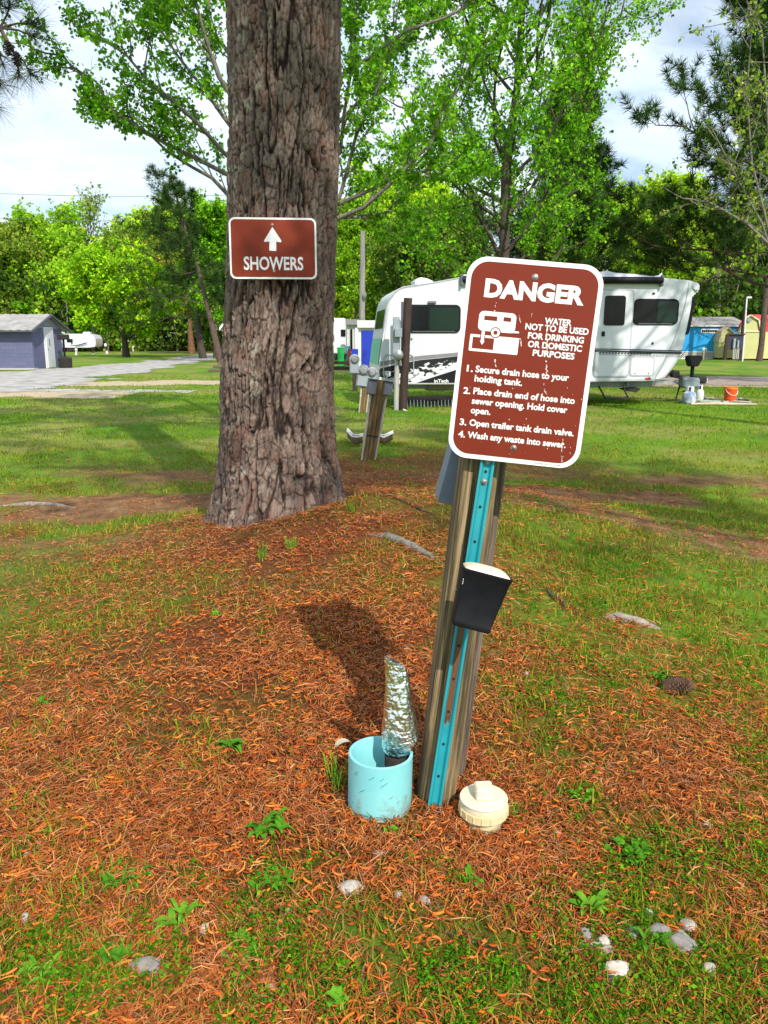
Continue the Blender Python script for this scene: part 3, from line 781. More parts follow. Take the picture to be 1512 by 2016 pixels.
# ------------------------------------------------------------------ the post, the channel and what hangs on them
chan_b = G(853, 1594)
def behind_sign(px, py, off):
    d = Vector(ray(px, py)); n = DR @ Vector((0, -1, 0)); o = Vector((0, 0, CH)); c = DC - n * off
    return o + d * ((c - o).dot(n) / d.dot(n))
chan_t = behind_sign(960, 903, .021)
ax_c = (chan_t - chan_b).normalized()
def make_channel():
    R = frame(ax_c, Vector((math.sin(.02), -math.cos(.02), 0)))
    L = (chan_t - chan_b).length + .02
    root = thing('channel_post', 'turquoise painted steel U channel with rust patches bolted to the leaning post', 'sign post', chan_b, R)
    # hat section: two outer lips, two webs, a base set back
    m, t_, b_ = new_mat('turquoise_rusty_paint')
    tc_ = t_.nodes.new('ShaderNodeTexCoord'); mp_ = t_.nodes.new('ShaderNodeMapping'); mp_.inputs['Scale'].default_value = (1.3, 1.3, .32)
    n_ = t_.nodes.new('ShaderNodeTexNoise'); n_.inputs['Scale'].default_value = 26; n_.inputs['Detail'].default_value = 6
    t_.links.new(tc_.outputs['Object'], mp_.inputs[0]); t_.links.new(mp_.outputs[0], n_.inputs['Vector'])
    sx_ = t_.nodes.new('ShaderNodeSeparateXYZ'); t_.links.new(tc_.outputs['Object'], sx_.inputs[0])
    # wear is worst half way up the channel
    mr = t_.nodes.new('ShaderNodeMapRange'); mr.inputs[1].default_value = 0.0; mr.inputs[2].default_value = L; t_.links.new(sx_.outputs[2], mr.inputs[0])
    wr = t_.nodes.new('ShaderNodeValToRGB'); els = wr.color_ramp.elements
    els[0].position = .0; els[0].color = (.02,) * 3 + (1,); els[1].position = 1; els[1].color = (0, 0, 0, 1)
    for p_, v_ in ((.12, .0), (.20, .10), (.14, .10), (.20, .04), (.26, .22), (.34, .36), (.42, .28), (.50, .40), (.57, .30), (.60, .05), (.66, .02), (.72, .06)):
        e_ = els.new(p_); e_.color = (v_, v_, v_, 1)
    t_.links.new(mr.outputs[0], wr.inputs[0])
    ab = t_.nodes.new('ShaderNodeMath'); ab.operation = 'ABSOLUTE'; t_.links.new(sx_.outputs[0], ab.inputs[0])
    lt = t_.nodes.new('ShaderNodeMapRange'); lt.inputs[1].default_value = .0078; lt.inputs[2].default_value = .0066; lt.inputs[3].default_value = .12; lt.inputs[4].default_value = 1.0; t_.links.new(ab.outputs[0], lt.inputs[0])
    ml = t_.nodes.new('ShaderNodeMath'); ml.operation = 'MULTIPLY'; t_.links.new(wr.outputs[0], ml.inputs[0]); t_.links.new(lt.outputs[0], ml.inputs[1])
    ad = t_.nodes.new('ShaderNodeMath'); ad.operation = 'ADD'; t_.links.new(n_.outputs[0], ad.inputs[0]); t_.links.new(ml.outputs[0], ad.inputs[1])
    rp = t_.nodes.new('ShaderNodeValToRGB'); e_ = rp.color_ramp.elements
    e_[0].position = .66; e_[0].color = (.012, .27, .33, 1); e_[1].position = .71; e_[1].color = (.075, .028, .014, 1)
    q_ = e_.new(.64); q_.color = (.010, .25, .30, 1); q_ = e_.new(.685); q_.color = (.10, .22, .18, 1); q_ = e_.new(.80); q_.color = (.14, .055, .022, 1); q_ = e_.new(.4); q_.color = (.016, .31, .36, 1)
    t_.links.new(ad.outputs[0], rp.inputs[0]); t_.links.new(rp.outputs[0], b_.inputs['Base Color'])
    b_.inputs['Roughness'].default_value = .45
    w, dpt, th = .0115, .010, .003
    prof = [(-w - .0055, -dpt), (-w, -dpt), (-w * .62, 0), (w * .62, 0), (w, -dpt), (w + .0055, -dpt), (w + .0055, -dpt + th), (w + .002, -dpt + th), (w * .72, th), (-w * .72, th), (-w - .002, -dpt + th), (-w - .0055, -dpt + th)]
    mb = MB(); n = len(prof)
    vs = [Vector((x, y, z)) for z in (-.10, L) for x, y in prof]
    fs = [(i, (i + 1) % n, (i + 1) % n + n, i + n) for i in range(n)] + [(0, 1, 10, 11), (1, 2, 9, 10), (2, 3, 8, 9), (3, 4, 7, 8), (4, 5, 6, 7)] + [tuple(x + n for x in f) for f in ((0, 1, 10, 11), (1, 2, 9, 10), (2, 3, 8, 9), (3, 4, 7, 8), (4, 5, 6, 7))]
    mb.add(vs, fs); mb.build('channel', m, root, False, bevel=.0012)
    mh = mk('hole_black', (.012, .008, .006), None, .9)
    for z in (.09, .175, .26, .345, .43, .52, .60, .69, .775, .86, .93, .99):
        if z < L - .02:
            T = Matrix.Translation((0, -.0004, z)) @ Matrix.Rotation(PI / 2, 4, 'X')
            MB().lathe([(.0036, 0), (.0036, .0006), (0, .0006)], 12, T).build('bolt_hole', mh, root, False)
    for z in (L - .025, L - .075, L - .33):
        T = Matrix.Translation((0, -.001, z)) @ Matrix.Rotation(PI / 2, 4, 'X')
        MB().lathe([(.0075, 0), (.0075, .002), (.005, .002), (.005, .006), (.003, .007), (0, .0072)], 12, T).build('bolt', M_bolt, root, False, smooth=.5)
    return root, R, L
CHAN, CR_, CL = make_channel()

def plank_mesh(mb, w, d, L, R=None, c=(0, 0, 0), seed=0, nz_=90, z0=-.15, rough=.002, bev=.006):
    """A sawn timber with worn, slightly uneven faces, local z along its length."""
    prof = []
    for x0, y0, x1, y1, n in ((-w / 2 + bev, -d / 2, w / 2 - bev, -d / 2, 10), (w / 2, -d / 2 + bev, w / 2, d / 2 - bev, 10), (w / 2 - bev, d / 2, -w / 2 + bev, d / 2, 6), (-w / 2, d / 2 - bev, -w / 2, -d / 2 + bev, 8)):
        prof += [(x0 + (x1 - x0) * i / n, y0 + (y1 - y0) * i / n) for i in range(n + 1)]
    n = len(prof); vs = []; pr = np.array(prof); zs = np.linspace(z0, L, nz_)
    arc = np.cumsum(np.hypot(*np.diff(np.vstack([pr, pr[:1]]), axis=0).T))
    A, ZZ = np.meshgrid(arc, zs, indexing='xy')
    off = rough * (2.2 * (fbm(A * 160, ZZ * 3 + seed, 7 + seed, 3) - .5) + 1.4 * (fbm(A * 30, ZZ * 5, 17 + seed, 3) - .5)) - .004 * sm(.66, .72, fbm(A * 70, ZZ * 1.6, 27 + seed, 2))
    for i, z in enumerate(zs):
        for k, (x, y) in enumerate(prof):
            l = math.hypot(x, y); s_ = 1 + off[i, k] / l
            v = Vector((x * s_, y * s_, z + (.006 * (vn(np.array(x * 40.), np.array(y * 40.), seed) - .5) if i == nz_ - 1 else 0)))
            vs.append(v)
    fs = [(i * n + k, i * n + (k + 1) % n, (i + 1) * n + (k + 1) % n, (i + 1) * n + k) for i in range(nz_ - 1) for k in range(n)]
    fs += [tuple(range(n - 1, -1, -1)), tuple((nz_ - 1) * n + k for k in range(n))]
    if R is not None: vs = [R @ v for v in vs]
    c = Vector(c); mb.add([v + c for v in vs], fs)
    return mb
M_postA = mk('green_stained_timber', (.06, .043, .02), (.24, .168, .08), .85, 9, (14, 14, .38), .9, 26, pos=(.40, .57), c3=(.42, .31, .17), bdist=.004)
def make_posts():
    fb = G(860, 1588); ft = behind_sign(950, 903, .034)
    axp = (ft - fb).normalized(); R = frame(axp, Vector((.03, -1, 0)))
    c = fb + R @ Vector((.001, .0445 + .010, 0)); c.z = Hf(c.x, c.y)
    L = 1.17
    root = thing('wooden_post', 'leaning square timber post with a greenish stain carrying the turquoise channel', 'post', c, R)
    plank_mesh(MB(), .090, .089, L, seed=1, nz_=140, rough=.0022).build('timber', M_postA, root, False, smooth=.7)
    KEEP_OUT.append((c.x, c.y, .062))
    c2 = c + R @ Vector((.040, .118, 0)); c2.z = Hf(c2.x, c2.y)
    r2 = thing('wooden_post', 'grey weathered timber standing close behind the post with the turquoise channel', 'post', c2, R)
    plank_mesh(MB(), .094, .089, L - .02, seed=5, nz_=140, rough=.0022).build('timber', M_woodg, r2, False, smooth=.7)
    KEEP_OUT.append((c2.x, c2.y, .062))
    # the grey box on the rear timber, seen past the left edge of the post
    D = 1.95
    A, B, C, E = P(889, 897, D), P(865, 985, D), P(905, 996, D), P(930, 890, D)
    ce = (A + B + C + E) / 4; up = (A - B).normalized(); Rb = frame(up, Vector((.12, -1, 0)))
    hgt = .165
    ro = thing('electrical_box', 'slate grey metal junction box fixed behind the leaning sign post', 'junction box', B + Rb @ Vector((.045, 0, 0)), Rb)
    M_slate = mk('slate_enamel', (.16, .20, .27), (.20, .245, .32), .4, 9)
    MB().box((0, .035, hgt / 2), (.095, .07, hgt), bev=.006).build('box_body', M_slate, ro, False, smooth=.4)
    MB().box((0, -.004, hgt / 2), (.103, .006, hgt + .008), bev=.002).build('cover', M_slate, ro, False)
    mb = MB(); T = Matrix.Translation((.005, -.007, .045)) @ Matrix.Rotation(PI / 2, 4, 'X')
    mb.lathe([(.019, 0), (.019, .0012), (.0165, .0012), (.0165, 0)], 24, T); mb.lathe([(.0125, 0), (.0125, .0010), (0, .0010)], 24, T)
    mb.build('knockout', M_slate, ro, False)
make_posts()

def make_light():
    D = 1.625
    tl, tr, br, bl = P(912, 1112, D), P(1006, 1141, D), P(963, 1246, D - .01), P(889, 1229, D - .01)
    top, bot = (tl + tr) / 2, (bl + br) / 2
    up = (top - bot).normalized(); R = frame(up, Vector((.10, -1, 0)))
    # align local x with the upper rim
    xr = (tr - tl); xr = (xr - up * xr.dot(up)).normalized(); y = up.cross(xr); R = Matrix((xr, y, up)).transposed()
    wt, wb, hh = (tr - tl).length / 2, (br - bl).length / 2, (top - bot).length
    root = thing('post_light', 'black plastic half cone light with a cream domed lens on the turquoise channel', 'light', bot, R)
    mb = MB(); n = 28; vs = []; fs = []
    rows = 9
    def sect(w, d, k):
        a = -PI / 2 + 2 * PI * k / n
        cs, sn = math.cos(a), math.sin(a); e = .17
        x = w * abs(cs) ** e * (1 if cs >= 0 else -1); yy = d * abs(sn) ** e * (1 if sn >= 0 else -1)
        return x, yy
    prof = [(0, .94), (.03, 1.0), (.10, 1.0), (.105, .985), (.5, .99), (.93, 1.0), (.94, 1.03), (1.0, 1.03), (1.0, .94), (.95, .93)]
    for f, s_ in prof:
        w = (wb + (wt - wb) * f) * s_; d = (.020 + .010 * f) * s_
        for k in range(n):
            x, yy = sect(w, d, k); vs.append(Vector((x, yy + .01, f * hh)))
    for i in range(len(prof) - 1):
        for k in range(n):
            k2 = (k + 1) % n; fs.append((i * n + k, i * n + k2, (i + 1) * n + k2, (i + 1) * n + k))
    fs.append(tuple(range(n - 1, -1, -1)))
    mb.add(vs, fs); mb.build('housing', M_black, root, False, smooth=.7)
    mb = MB(); vs = []; fs = []
    K = 7
    for i in range(K):
        f = i / (K - 1.); s_ = math.cos(f * PI / 2) * .95
        for k in range(n):
            x, yy = sect(wt * s_ + 1e-5, .028 * s_ + 1e-5, k); vs.append(Vector((x, yy + .01, hh * .975 + .016 * math.sin(f * PI / 2))))
    for i in range(K - 1):
        for k in range(n):
            k2 = (k + 1) % n; fs.append((i * n + k, i * n + k2, (i + 1) * n + k2, (i + 1) * n + k))
    fs.append(tuple(range(n - 1, -1, -1)))
    mb.add(vs, fs); mb.build('lens', mk('cream_lens', (.72, .66, .46), (.66, .58, .38), .35, 30), root, False, smooth=1.2)
    MB().box((-wb * .3, .055, hh * .55), (.03, .045, .06), bev=.003).build('bracket', M_black, root, False)
    MB().lathe([(.005, 0), (.005, .003), (0, .004)], 12, Matrix.Translation((-(wb + wt) / 2 - .001, .02, hh * .55)) @ Matrix.Rotation(-PI / 2, 4, 'Y')).build('screw', M_steel, root, False)
    mb = MB()
    for i in range(5):
        z = hh * (.74 + .035 * i); mb.box((-(wb + (wt - wb) * z / hh) * .93, -.018 + .001 * i, z), (.0012, .002 + .001 * (i % 2), .0028))
    mb.build('white_mark', M_letter, root, False)
make_light()

# ------------------------------------------------------------------ pipe, foil sleeve and drain cap
def make_pipe():
    bf = G(752, 1619); r = .0835
    k = (813.5 - 688.5) / 2
    depth = bf.y * cp_ + (CH - bf.z) * sp_ + r * .9
    r = k / FPX * depth
    c = Vector((bf.x - .006, bf.y + r * .98, 0)); c.z = Hf(c.x, c.y) - .004
    tf = P(751, 1512, bf.y + .004)
    h = tf.z - c.z
    R = frame(Vector((.02, .01, 1)), Vector((0, -1, 0)))
    root = thing('pipe_stub', 'short open turquoise plastic pipe standing in the pine straw', 'pipe', c, R)
    m = stained('turquoise_plastic', (.19, .56, .59), (.26, .62, .63), (.20, .17, .11), -.02, .10, .5, 14, .22)
    mb = MB(); n = 72; pr = [(r - .008, .02), (r - .008, h - .003), (r - .006, h), (r - .002, h), (r, h - .002), (r, .03), (r, -.06)]
    mb.lathe(pr, n); mb.f = [f for f in mb.f if len(f) == 4]
    mb.build('pipe_wall', m, root, False, smooth=.6)
    mb = MB(); mb.lathe([(r - .009, .012), (r * .5, .02), (0, .024)], 40); mb.build('soil_plug', mk('pipe_soil', (.10, .06, .04), (.24, .16, .10), .95, 30, bump=.6), root, False)
    mb = MB()
    for i in range(9):
        a = -PI / 2 + (rnd.random() - .5) * 2.2; z = h * (.1 + .8 * rnd.random()); w = .004 + .012 * rnd.random()
        pts = [Vector(((r + .0006) * math.cos(a + q), (r + .0006) * math.sin(a + q), z + q * .06)) for q in np.linspace(0, w / r, 4)]
        mb.tube(pts, .0007, 4)
    mb.build('scuff_mark', mk('scuff', (.03, .22, .24), None, .7), root, False)
    KEEP_OUT.append((c.x, c.y, r + .006))
    # foil sleeve over black foam
    D = c.y + .028
    pts = [(783, 1512, 30), (783, 1492, 29), (784, 1478, 28), (786, 1466, 34), (789, 1450, 37), (788, 1430, 35), (786, 1405, 31), (784, 1380, 27), (783, 1350, 24.5), (782, 1325, 22), (780, 1308, 20)]
    C3 = [P(a, b_, D) for a, b_, _ in pts]; sc_ = (D * cp_ + 1.0 * sp_) / FPX
    base = P(783, 1512, D); base.z = c.z + .02
    ro = thing('foil_pipe', 'crinkled silver foil sleeve over a black foam riser inside the turquoise pipe', 'pipe', base)
    I = base
    MB().tube([base, P(783, 1500, D), P(783.5, 1483, D)], [.030, .034, .034], 28).build('foam_riser', mk('black_foam', (.02, .014, .012), (.06, .04, .032), .95, 90, bump=.6, bscale=200, bdist=.004), ro, True, smooth=.8)
    K = 110; nn = 96
    zs = np.linspace(0, 1, K); src = np.linspace(0, 1, len(pts) - 2)
    cx_ = np.interp(zs, src, [v.x for v in C3[2:]]); cz_ = np.interp(zs, src, [v.z for v in C3[2:]]); rr_ = np.interp(zs, src, [p[2] for p in pts[2:]]) * sc_
    TT, SS = np.meshgrid(np.linspace(0, 2 * PI, nn, endpoint=False), zs)
    rad = np.interp(SS, zs, rr_); flat = sm(.55, 1, SS)
    ridge = np.abs(fbm(TT * 4 + SS * 3, SS * 10, 3, 3) - .5) * 2; cr_ = fbm(TT * 2.2, SS * 9, 9, 3) - .5
    f1, f2, cid = worley(TT * 3.0, SS * 16, 13)
    fine = np.sin(SS * 170 + 3 * np.sin(TT * 2) + 14 * fbm(TT * 5, SS * 22, 77, 3)) * .0004 * sm(.2, .6, np.cos(TT - PI * 1.3) * .5 + .5)
    dis = .005 * cr_ - .005 * ridge * (.15 + sm(-.1, .6, np.cos(TT - 5.2))) + .006 * (fbm(TT * 2.6, SS * 5, 19, 2) - .5) + fine * 1.5
    rad = rad + dis
    x = np.interp(SS, zs, cx_) + rad * np.cos(TT); y = D + rad * np.sin(TT) * (1 - .45 * flat); z = np.interp(SS, zs, cz_) + .003 * cr_
    # the top is cut on a slant, high on the left, and pinched
    slant = sm(.8, 1, SS); z = z + slant * (-.017 * (np.cos(TT)) * (rad / .03) + .006); x = x - slant * .002
    V = np.stack([x, y, z], -1).reshape(-1, 3); V = np.vstack([V, [[float(cx_[-1]), D, float(cz_[-1]) - .004]]])
    i0 = np.arange(K * nn).reshape(K, nn); n1 = np.roll(i0, -1, 1)
    F = np.stack([i0[:-1], n1[:-1], n1[1:], i0[1:]], -1).reshape(-1, 4)
    cap = np.stack([i0[-1], n1[-1], np.full(nn, K * nn), np.full(nn, K * nn)], -1)
    m, t_, b_ = new_mat('silver_foil'); b_.inputs['Metallic'].default_value = 1; b_.inputs['Base Color'].default_value = (.88, .88, .89, 1); b_.inputs['Roughness'].default_value = .21
    n_ = t_.nodes.new('ShaderNodeTexNoise'); n_.inputs['Scale'].default_value = 58; n_.inputs['Detail'].default_value = 3; tc_ = t_.nodes.new('ShaderNodeTexCoord'); mp_ = t_.nodes.new('ShaderNodeMapping'); mp_.inputs['Scale'].default_value = (1, 1, 1.5)
    t_.links.new(tc_.outputs['Object'], mp_.inputs[0]); t_.links.new(mp_.outputs[0], n_.inputs['Vector'])
    bu_ = t_.nodes.new('ShaderNodeBump'); bu_.inputs['Strength'].default_value = .6; bu_.inputs['Distance'].default_value = .006; t_.links.new(n_.outputs[0], bu_.inputs['Height']); t_.links.new(bu_.outputs[0], b_.inputs['Normal'])
    o = mesh_np('foil_sleeve', V - np.array(I), np.vstack([F, ]), m, ro, smooth=True)
    mb = MB(); mb.v = [Vector(v) - I for v in V[-1 - nn:-1]] + [Vector(V[-1]) - I]; mb.f = [(k, (k + 1) % nn, nn) for k in range(nn)]
    mb.build('foil_tip', m, ro, False, smooth=1.5)
    return c
PIPE_C = make_pipe()

def make_cap():
    bf = G(956, 1645); r = .0595
    c = Vector((bf.x, bf.y + r * .86, 0)); c.z = Hf(c.x, c.y) - .004
    root = thing('drain_cleanout', 'cream plastic drain cleanout cap with a square plug low in the straw', 'drain cap', c, .35)
    mo = stained('aged_cream_plastic', (.62, .49, .24), (.74, .62, .38), (.22, .13, .06), -.01, .05, .55, 22, .22); m = stained('cream_plastic', (.76, .70, .52), (.70, .62, .43), (.30, .22, .13), .04, .075, .5, 26, .10)
    MB().lathe([(.046, -.03), (.048, .022), (.055, .028), (.0600, .030), (.0602, .050), (.0565, .052), (0, .052)], 64).build('adapter_ring', mo, root, False, smooth=.5)
    mb = MB()
    for i in range(18):
        a = 2 * PI * i / 18; mb.box((.0600 * math.cos(a), .0600 * math.sin(a), .040), (.004, .004, .018), Matrix.Rotation(a, 3, 'Z'), bev=.001)
    mb.build('grip_rib', mo, root, False)
    pr = [(.0545, .0525)]
    for i in range(4): pr += [(.0575, .0535 + i * .003), (.0575, .0550 + i * .003), (.0548, .0556 + i * .003)]
    pr += [(.0585, .0665), (.0590, .0690), (.0575, .0712), (.030, .0722), (0, .0725)]
    MB().lathe(pr, 64).build('threaded_plug', m, root, False, smooth=.35)
    MB().box((0, 0, .087), (.044, .044, .030), Matrix.Rotation(-.28, 3, 'Z'), bev=.004).build('square_head', m, root, False, smooth=.5)
    KEEP_OUT.append((c.x, c.y, .058))
make_cap()
# ------------------------------------------------------------------ stones, weeds, cone and other small things on the ground
M_stone = [mk('pale_stone', (.24, .19, .15), (.52, .47, .42), .9, 26, bump=.5, bscale=50, bdist=.004), mk('grey_stone', (.15, .13, .12), (.36, .33, .31), .9, 12, (1, 1, 3), bump=.5, bscale=40, bdist=.004), mk('white_stone', (.36, .29, .22), (.64, .60, .54), .9, 30, bump=.4, bscale=60, bdist=.003)]
def stone_mesh(size, seed, flat):
    mb = MB(); n, K = 14, 8; vs = []; fs = []; r0 = random.Random(seed)
    planes = [Vector((r0.gauss(0, 1), r0.gauss(0, 1), r0.gauss(0, 1))).normalized() for _ in range(9)]
    cut = [.62 + .3 * r0.random() for _ in planes]
    for i in range(K + 1):
        ph = PI * i / K
        for k in range(n):
            a = 2 * PI * k / n
            d = Vector((math.sin(ph) * math.cos(a), math.sin(ph) * math.sin(a), math.cos(ph)))
            q = 1.0
            for p_, c in zip(planes, cut):
                e = d.dot(p_)
                if e > 0: q = min(q, c / e)
            q = q * (.96 + .08 * r0.random()); vs.append(Vector((d.x * q * size[0], d.y * q * size[1], d.z * q * size[2] * flat)))
    for i in range(K):
        for k in range(n):
            k2 = (k + 1) % n; fs.append((i * n + k, i * n + k2, (i + 1) * n + k2, (i + 1) * n + k))
    return mb.add(vs, fs)
STONES = [  # photo place, half sizes in mm, material, label
    (690, 1752, 26, 15, 12, 0, 'long pale stone below the turquoise pipe'),
    (296, 1912, 40, 20, 12, 1, 'large flat grey stone at the lower left among the straw'),
    (536, 1950, 9, 9, 8, 2, 'rounded white pebble just right of the large flat grey stone'),
    (574, 1930, 9, 8, 7, 0, 'buff pebble beyond the rounded white pebble at lower left'),
    (1344, 1868, 27, 20, 16, 1, 'large rounded grey stone at the lower right'),
    (1340, 1846, 13, 10, 9, 0, 'small buff stone leaning on the back of the large rounded grey stone'),
    (1214, 1917, 24, 17, 15, 2, 'bright white angular stone at the lower right'),
    (1196, 1940, 13, 8, 7, 0, 'small pale stone touching the front of the bright white angular stone'),
    (1299, 1841, 24, 16, 12, 1, 'long grey and white stone behind a weed at the lower right'),
    (1246, 1843, 13, 14, 10, 0, 'blunt pale stone left of the long grey and white stone'),
    (1151, 1842, 13, 11, 9, 1, 'dark slate stone at the left end of the stone cluster'),
    (1164, 1866, 18, 11, 8, 0, 'pale slab of stone in front of the dark slate stone'),
    (1188, 1858, 12, 13, 9, 2, 'whitish upright stone in the middle of the stone cluster'),
    (1196, 1876, 17, 9, 9, 0, 'smooth cream stone at the front of the stone cluster'),
    (1397, 1917, 13, 12, 12, 2, 'white stone standing alone near the right lower edge'),
    (1355, 1826, 14, 11, 10, 0, 'pale stone furthest back in the lower right cluster'),
    (1098, 1650, 10, 11, 9, 2, 'white stone in the straw right of the drain cap'),
    (1134, 1656, 8, 7, 6, 0, 'small tan stone right of the white stone by the drain cap'),
    (744, 1684, 14, 10, 7, 1, 'grey stone in the straw below the gap between pipe and post'),
    (785, 1766, 9, 8, 7, 2, 'small square white stone right of the long pale stone'),
    (404, 1833, 10, 10, 9, 2, 'white pebble in the left foreground beside a broad leaved weed'),
    (50, 1811, 14, 9, 9, 0, 'pinkish white stone at the left edge of the foreground'),
    (55, 1686, 8, 8, 7, 2, 'white stone furthest back on the left side of the foreground'),
    (566, 1797, 8, 8, 7, 2, 'small white pebble alone in the straw near the middle foreground'),
    (1394, 1626, 11, 7, 7, 2, 'white stone far right in the straw'),
    (1038, 1328, 11, 8, 7, 2, 'white chip of stone in the straw right of the leaning post'),
    (576, 1928, 0, 0, 0, 0, ''),
    (836, 1775, 15, 9, 7, 0, 'pale flat stone left of the clover in the middle foreground'),
    (1275, 1800, 9, 8, 8, 2, 'little white stone above the lower right stone cluster'),
]
for i, (px, py, a, b_, c_, m_, lab) in enumerate(STONES):
    if not lab: continue
    g = G(px, py); mb = stone_mesh((a / 1000 * 1.25, b_ / 1000 * 1.3, c_ / 1000 * 1.4), 100 + i, .9)
    R = Matrix.Rotation(rnd.random() * 1.0 - .5, 4, 'Z'); mb.v = [R @ v for v in mb.v]
    o = mb.build('stone', M_stone[m_], smooth=.35); o.location = g + Vector((0, 0, c_ / 1000 * .48))
    tag(o, lab, 'stone', 'pale stones lying in the foreground straw')
    KEEP_OUT.append((g.x, g.y, min(a, b_) / 1000 * 1.25))

def leaf_strip(mb, base, az, L, w, rise, droop, n=5, cup=.25):
    """One lanceolate leaf, two halves along a midrib."""
    d = Vector((math.cos(az), math.sin(az), 0)); s = Vector((-math.sin(az), math.cos(az), 0)); vs = []
    for i in range(n + 1):
        f = i / n; p = base + d * (L * f) + Vector((0, 0, rise * L * math.sin(f * 2.0) - droop * L * f * f))
        q = w * (math.sin(PI * (.06 + .94 * f) ** .8) ** .9 if 0 < f < 1 else .05)
        vs += [p + s * q + Vector((0, 0, cup * q)), p, p - s * q + Vector((0, 0, cup * q))]
    fs = []
    for i in range(n):
        fs += [(3 * i, 3 * i + 1, 3 * i + 4, 3 * i + 3), (3 * i + 1, 3 * i + 2, 3 * i + 5, 3 * i + 4)]
    mb.add(vs, fs)
M_weed = [mk('weed_leaf', (.035, .14, .006), (.09, .25, .012), .75, 30, bump=.1, spec=.12), mk('weed_leaf_light', (.065, .20, .010), (.15, .33, .02), .75, 30, spec=.12)]
WEEDS = [(456, 1478, 7, .055, .011, 0, 'low broad leaved green weed left of the turquoise pipe'),
         (88, 1392, 6, .05, .008, 0, 'small rosette weed at the left edge of the straw'),
         (424, 1216, 8, .06, .006, 1, 'thin leaved weed in the straw below the big pine'),
         (534, 1640, 14, .055, .009, 0, 'wide dark green weed in front and left of the turquoise pipe'),
         (346, 1822, 9, .062, .012, 1, 'upright bright green weed in the left foreground'),
         (232, 1890, 9, .048, .011, 0, 'spreading weed near the large flat grey stone'),
         (538, 1740, 16, .034, .007, 0, 'round clump of small leaves in the middle left foreground'),
         (250, 1740, 15, .045, .008, 0, 'straggling leafy weed patch on the left foreground'),
         (1240, 1690, 16, .05, .009, 0, 'broad leafy weed clump in the right foreground'),
         (1156, 1795, 7, .058, .008, 1, 'upright weed with narrow leaves above the stone cluster'),
         (1276, 1862, 10, .042, .009, 0, 'weed growing between the stones at the lower right'),
         (770, 1646, 3, .042, .008, 1, 'tiny weed with two leaves below the turquoise pipe'),
         (1300, 1345, 10, .06, .007, 0, 'leafy weed tuft beside the pine cone'),
         (1080, 1352, 7, .04, .008, 0, 'small weed in the straw right of the leaning post'),
         (1150, 1580, 9, .05, .006, 1, 'pale stemmed weed in the straw right of the drain cap'),
         (920, 1740, 8, .035, .007, 0, 'small weed in the straw below the drain cap'),
         (90, 1925, 12, .04, .01, 1, 'light green weed at the bottom left corner'),
         (480, 1880, 12, .035, .008, 0, 'low weed patch in the bottom middle left'),
         (660, 1985, 6, .04, .010, 1, 'light green weed at the bottom edge of the middle')]
for i, (px, py, n, L, w, m_, lab) in enumerate(WEEDS):
    g = G(px, py); ro = thing('weed', lab, 'weed', g, group='broad leaved weeds in the straw')
    mb = MB(); wf, lf = ((1.0, 1.0), (.55, 1.15), (1.25, .7))[i % 3]
    for k in range(int(n * 2.2)):
        az = 2.4 * k + rnd.random() * .7; l = L * .85 * lf * (.45 + .55 * rnd.random())
        leaf_strip(mb, Vector(((rnd.random() - .5) * .035 * n / 8, (rnd.random() - .5) * .03 * n / 8, .012)), az, l, w * wf * (.55 + .6 * rnd.random()), .15 + .75 * rnd.random(), .08 + .5 * rnd.random(), 5, .15 + .5 * rnd.random())
    mb.build('leaves', M_weed[m_], ro, False, smooth=1.2)['kind'] = 'stuff'

def make_cone():
    g = G(1335, 1366); R = Matrix.Rotation(.15, 3, 'Z') @ Matrix.Rotation(PI / 2 + .04, 3, 'Y')
    ro = thing('pine_cone', 'brown open pine cone lying in the grass on the right', 'pine cone', g + Vector((-.055, 0, .026)), R)
    mb = MB(); L = .105
    for k in range(150):
        f = k / 150; a = k * 2.39996; z = L * f; r = .030 * math.sin(PI * (.10 + .84 * f) ** .75) + .006
        d = Vector((math.cos(a), math.sin(a), 0)); s = Vector((-math.sin(a), math.cos(a), 0)); w = .0062
        p = Vector((0, 0, z)); t_ = p + d * r + Vector((0, 0, .010))
        vs = [p + s * w * .5, p - s * w * .5, t_ - s * w, t_ + s * w, t_ + Vector((0, 0, .004)) - s * w * .6 - d * .004, t_ + Vector((0, 0, .004)) + s * w * .6 - d * .004, p + Vector((0, 0, .004)) + s * w * .4, p + Vector((0, 0, .004)) - s * w * .4]
        mb.add(vs, [(0, 1, 2, 3), (3, 2, 4, 5), (5, 4, 7, 6), (0, 3, 5, 6), (1, 7, 4, 2)])
    mb.build('cone_scales', mk('cone_brown', (.10, .05, .03), (.26, .15, .09), .8, 60), ro, False)
make_cone()
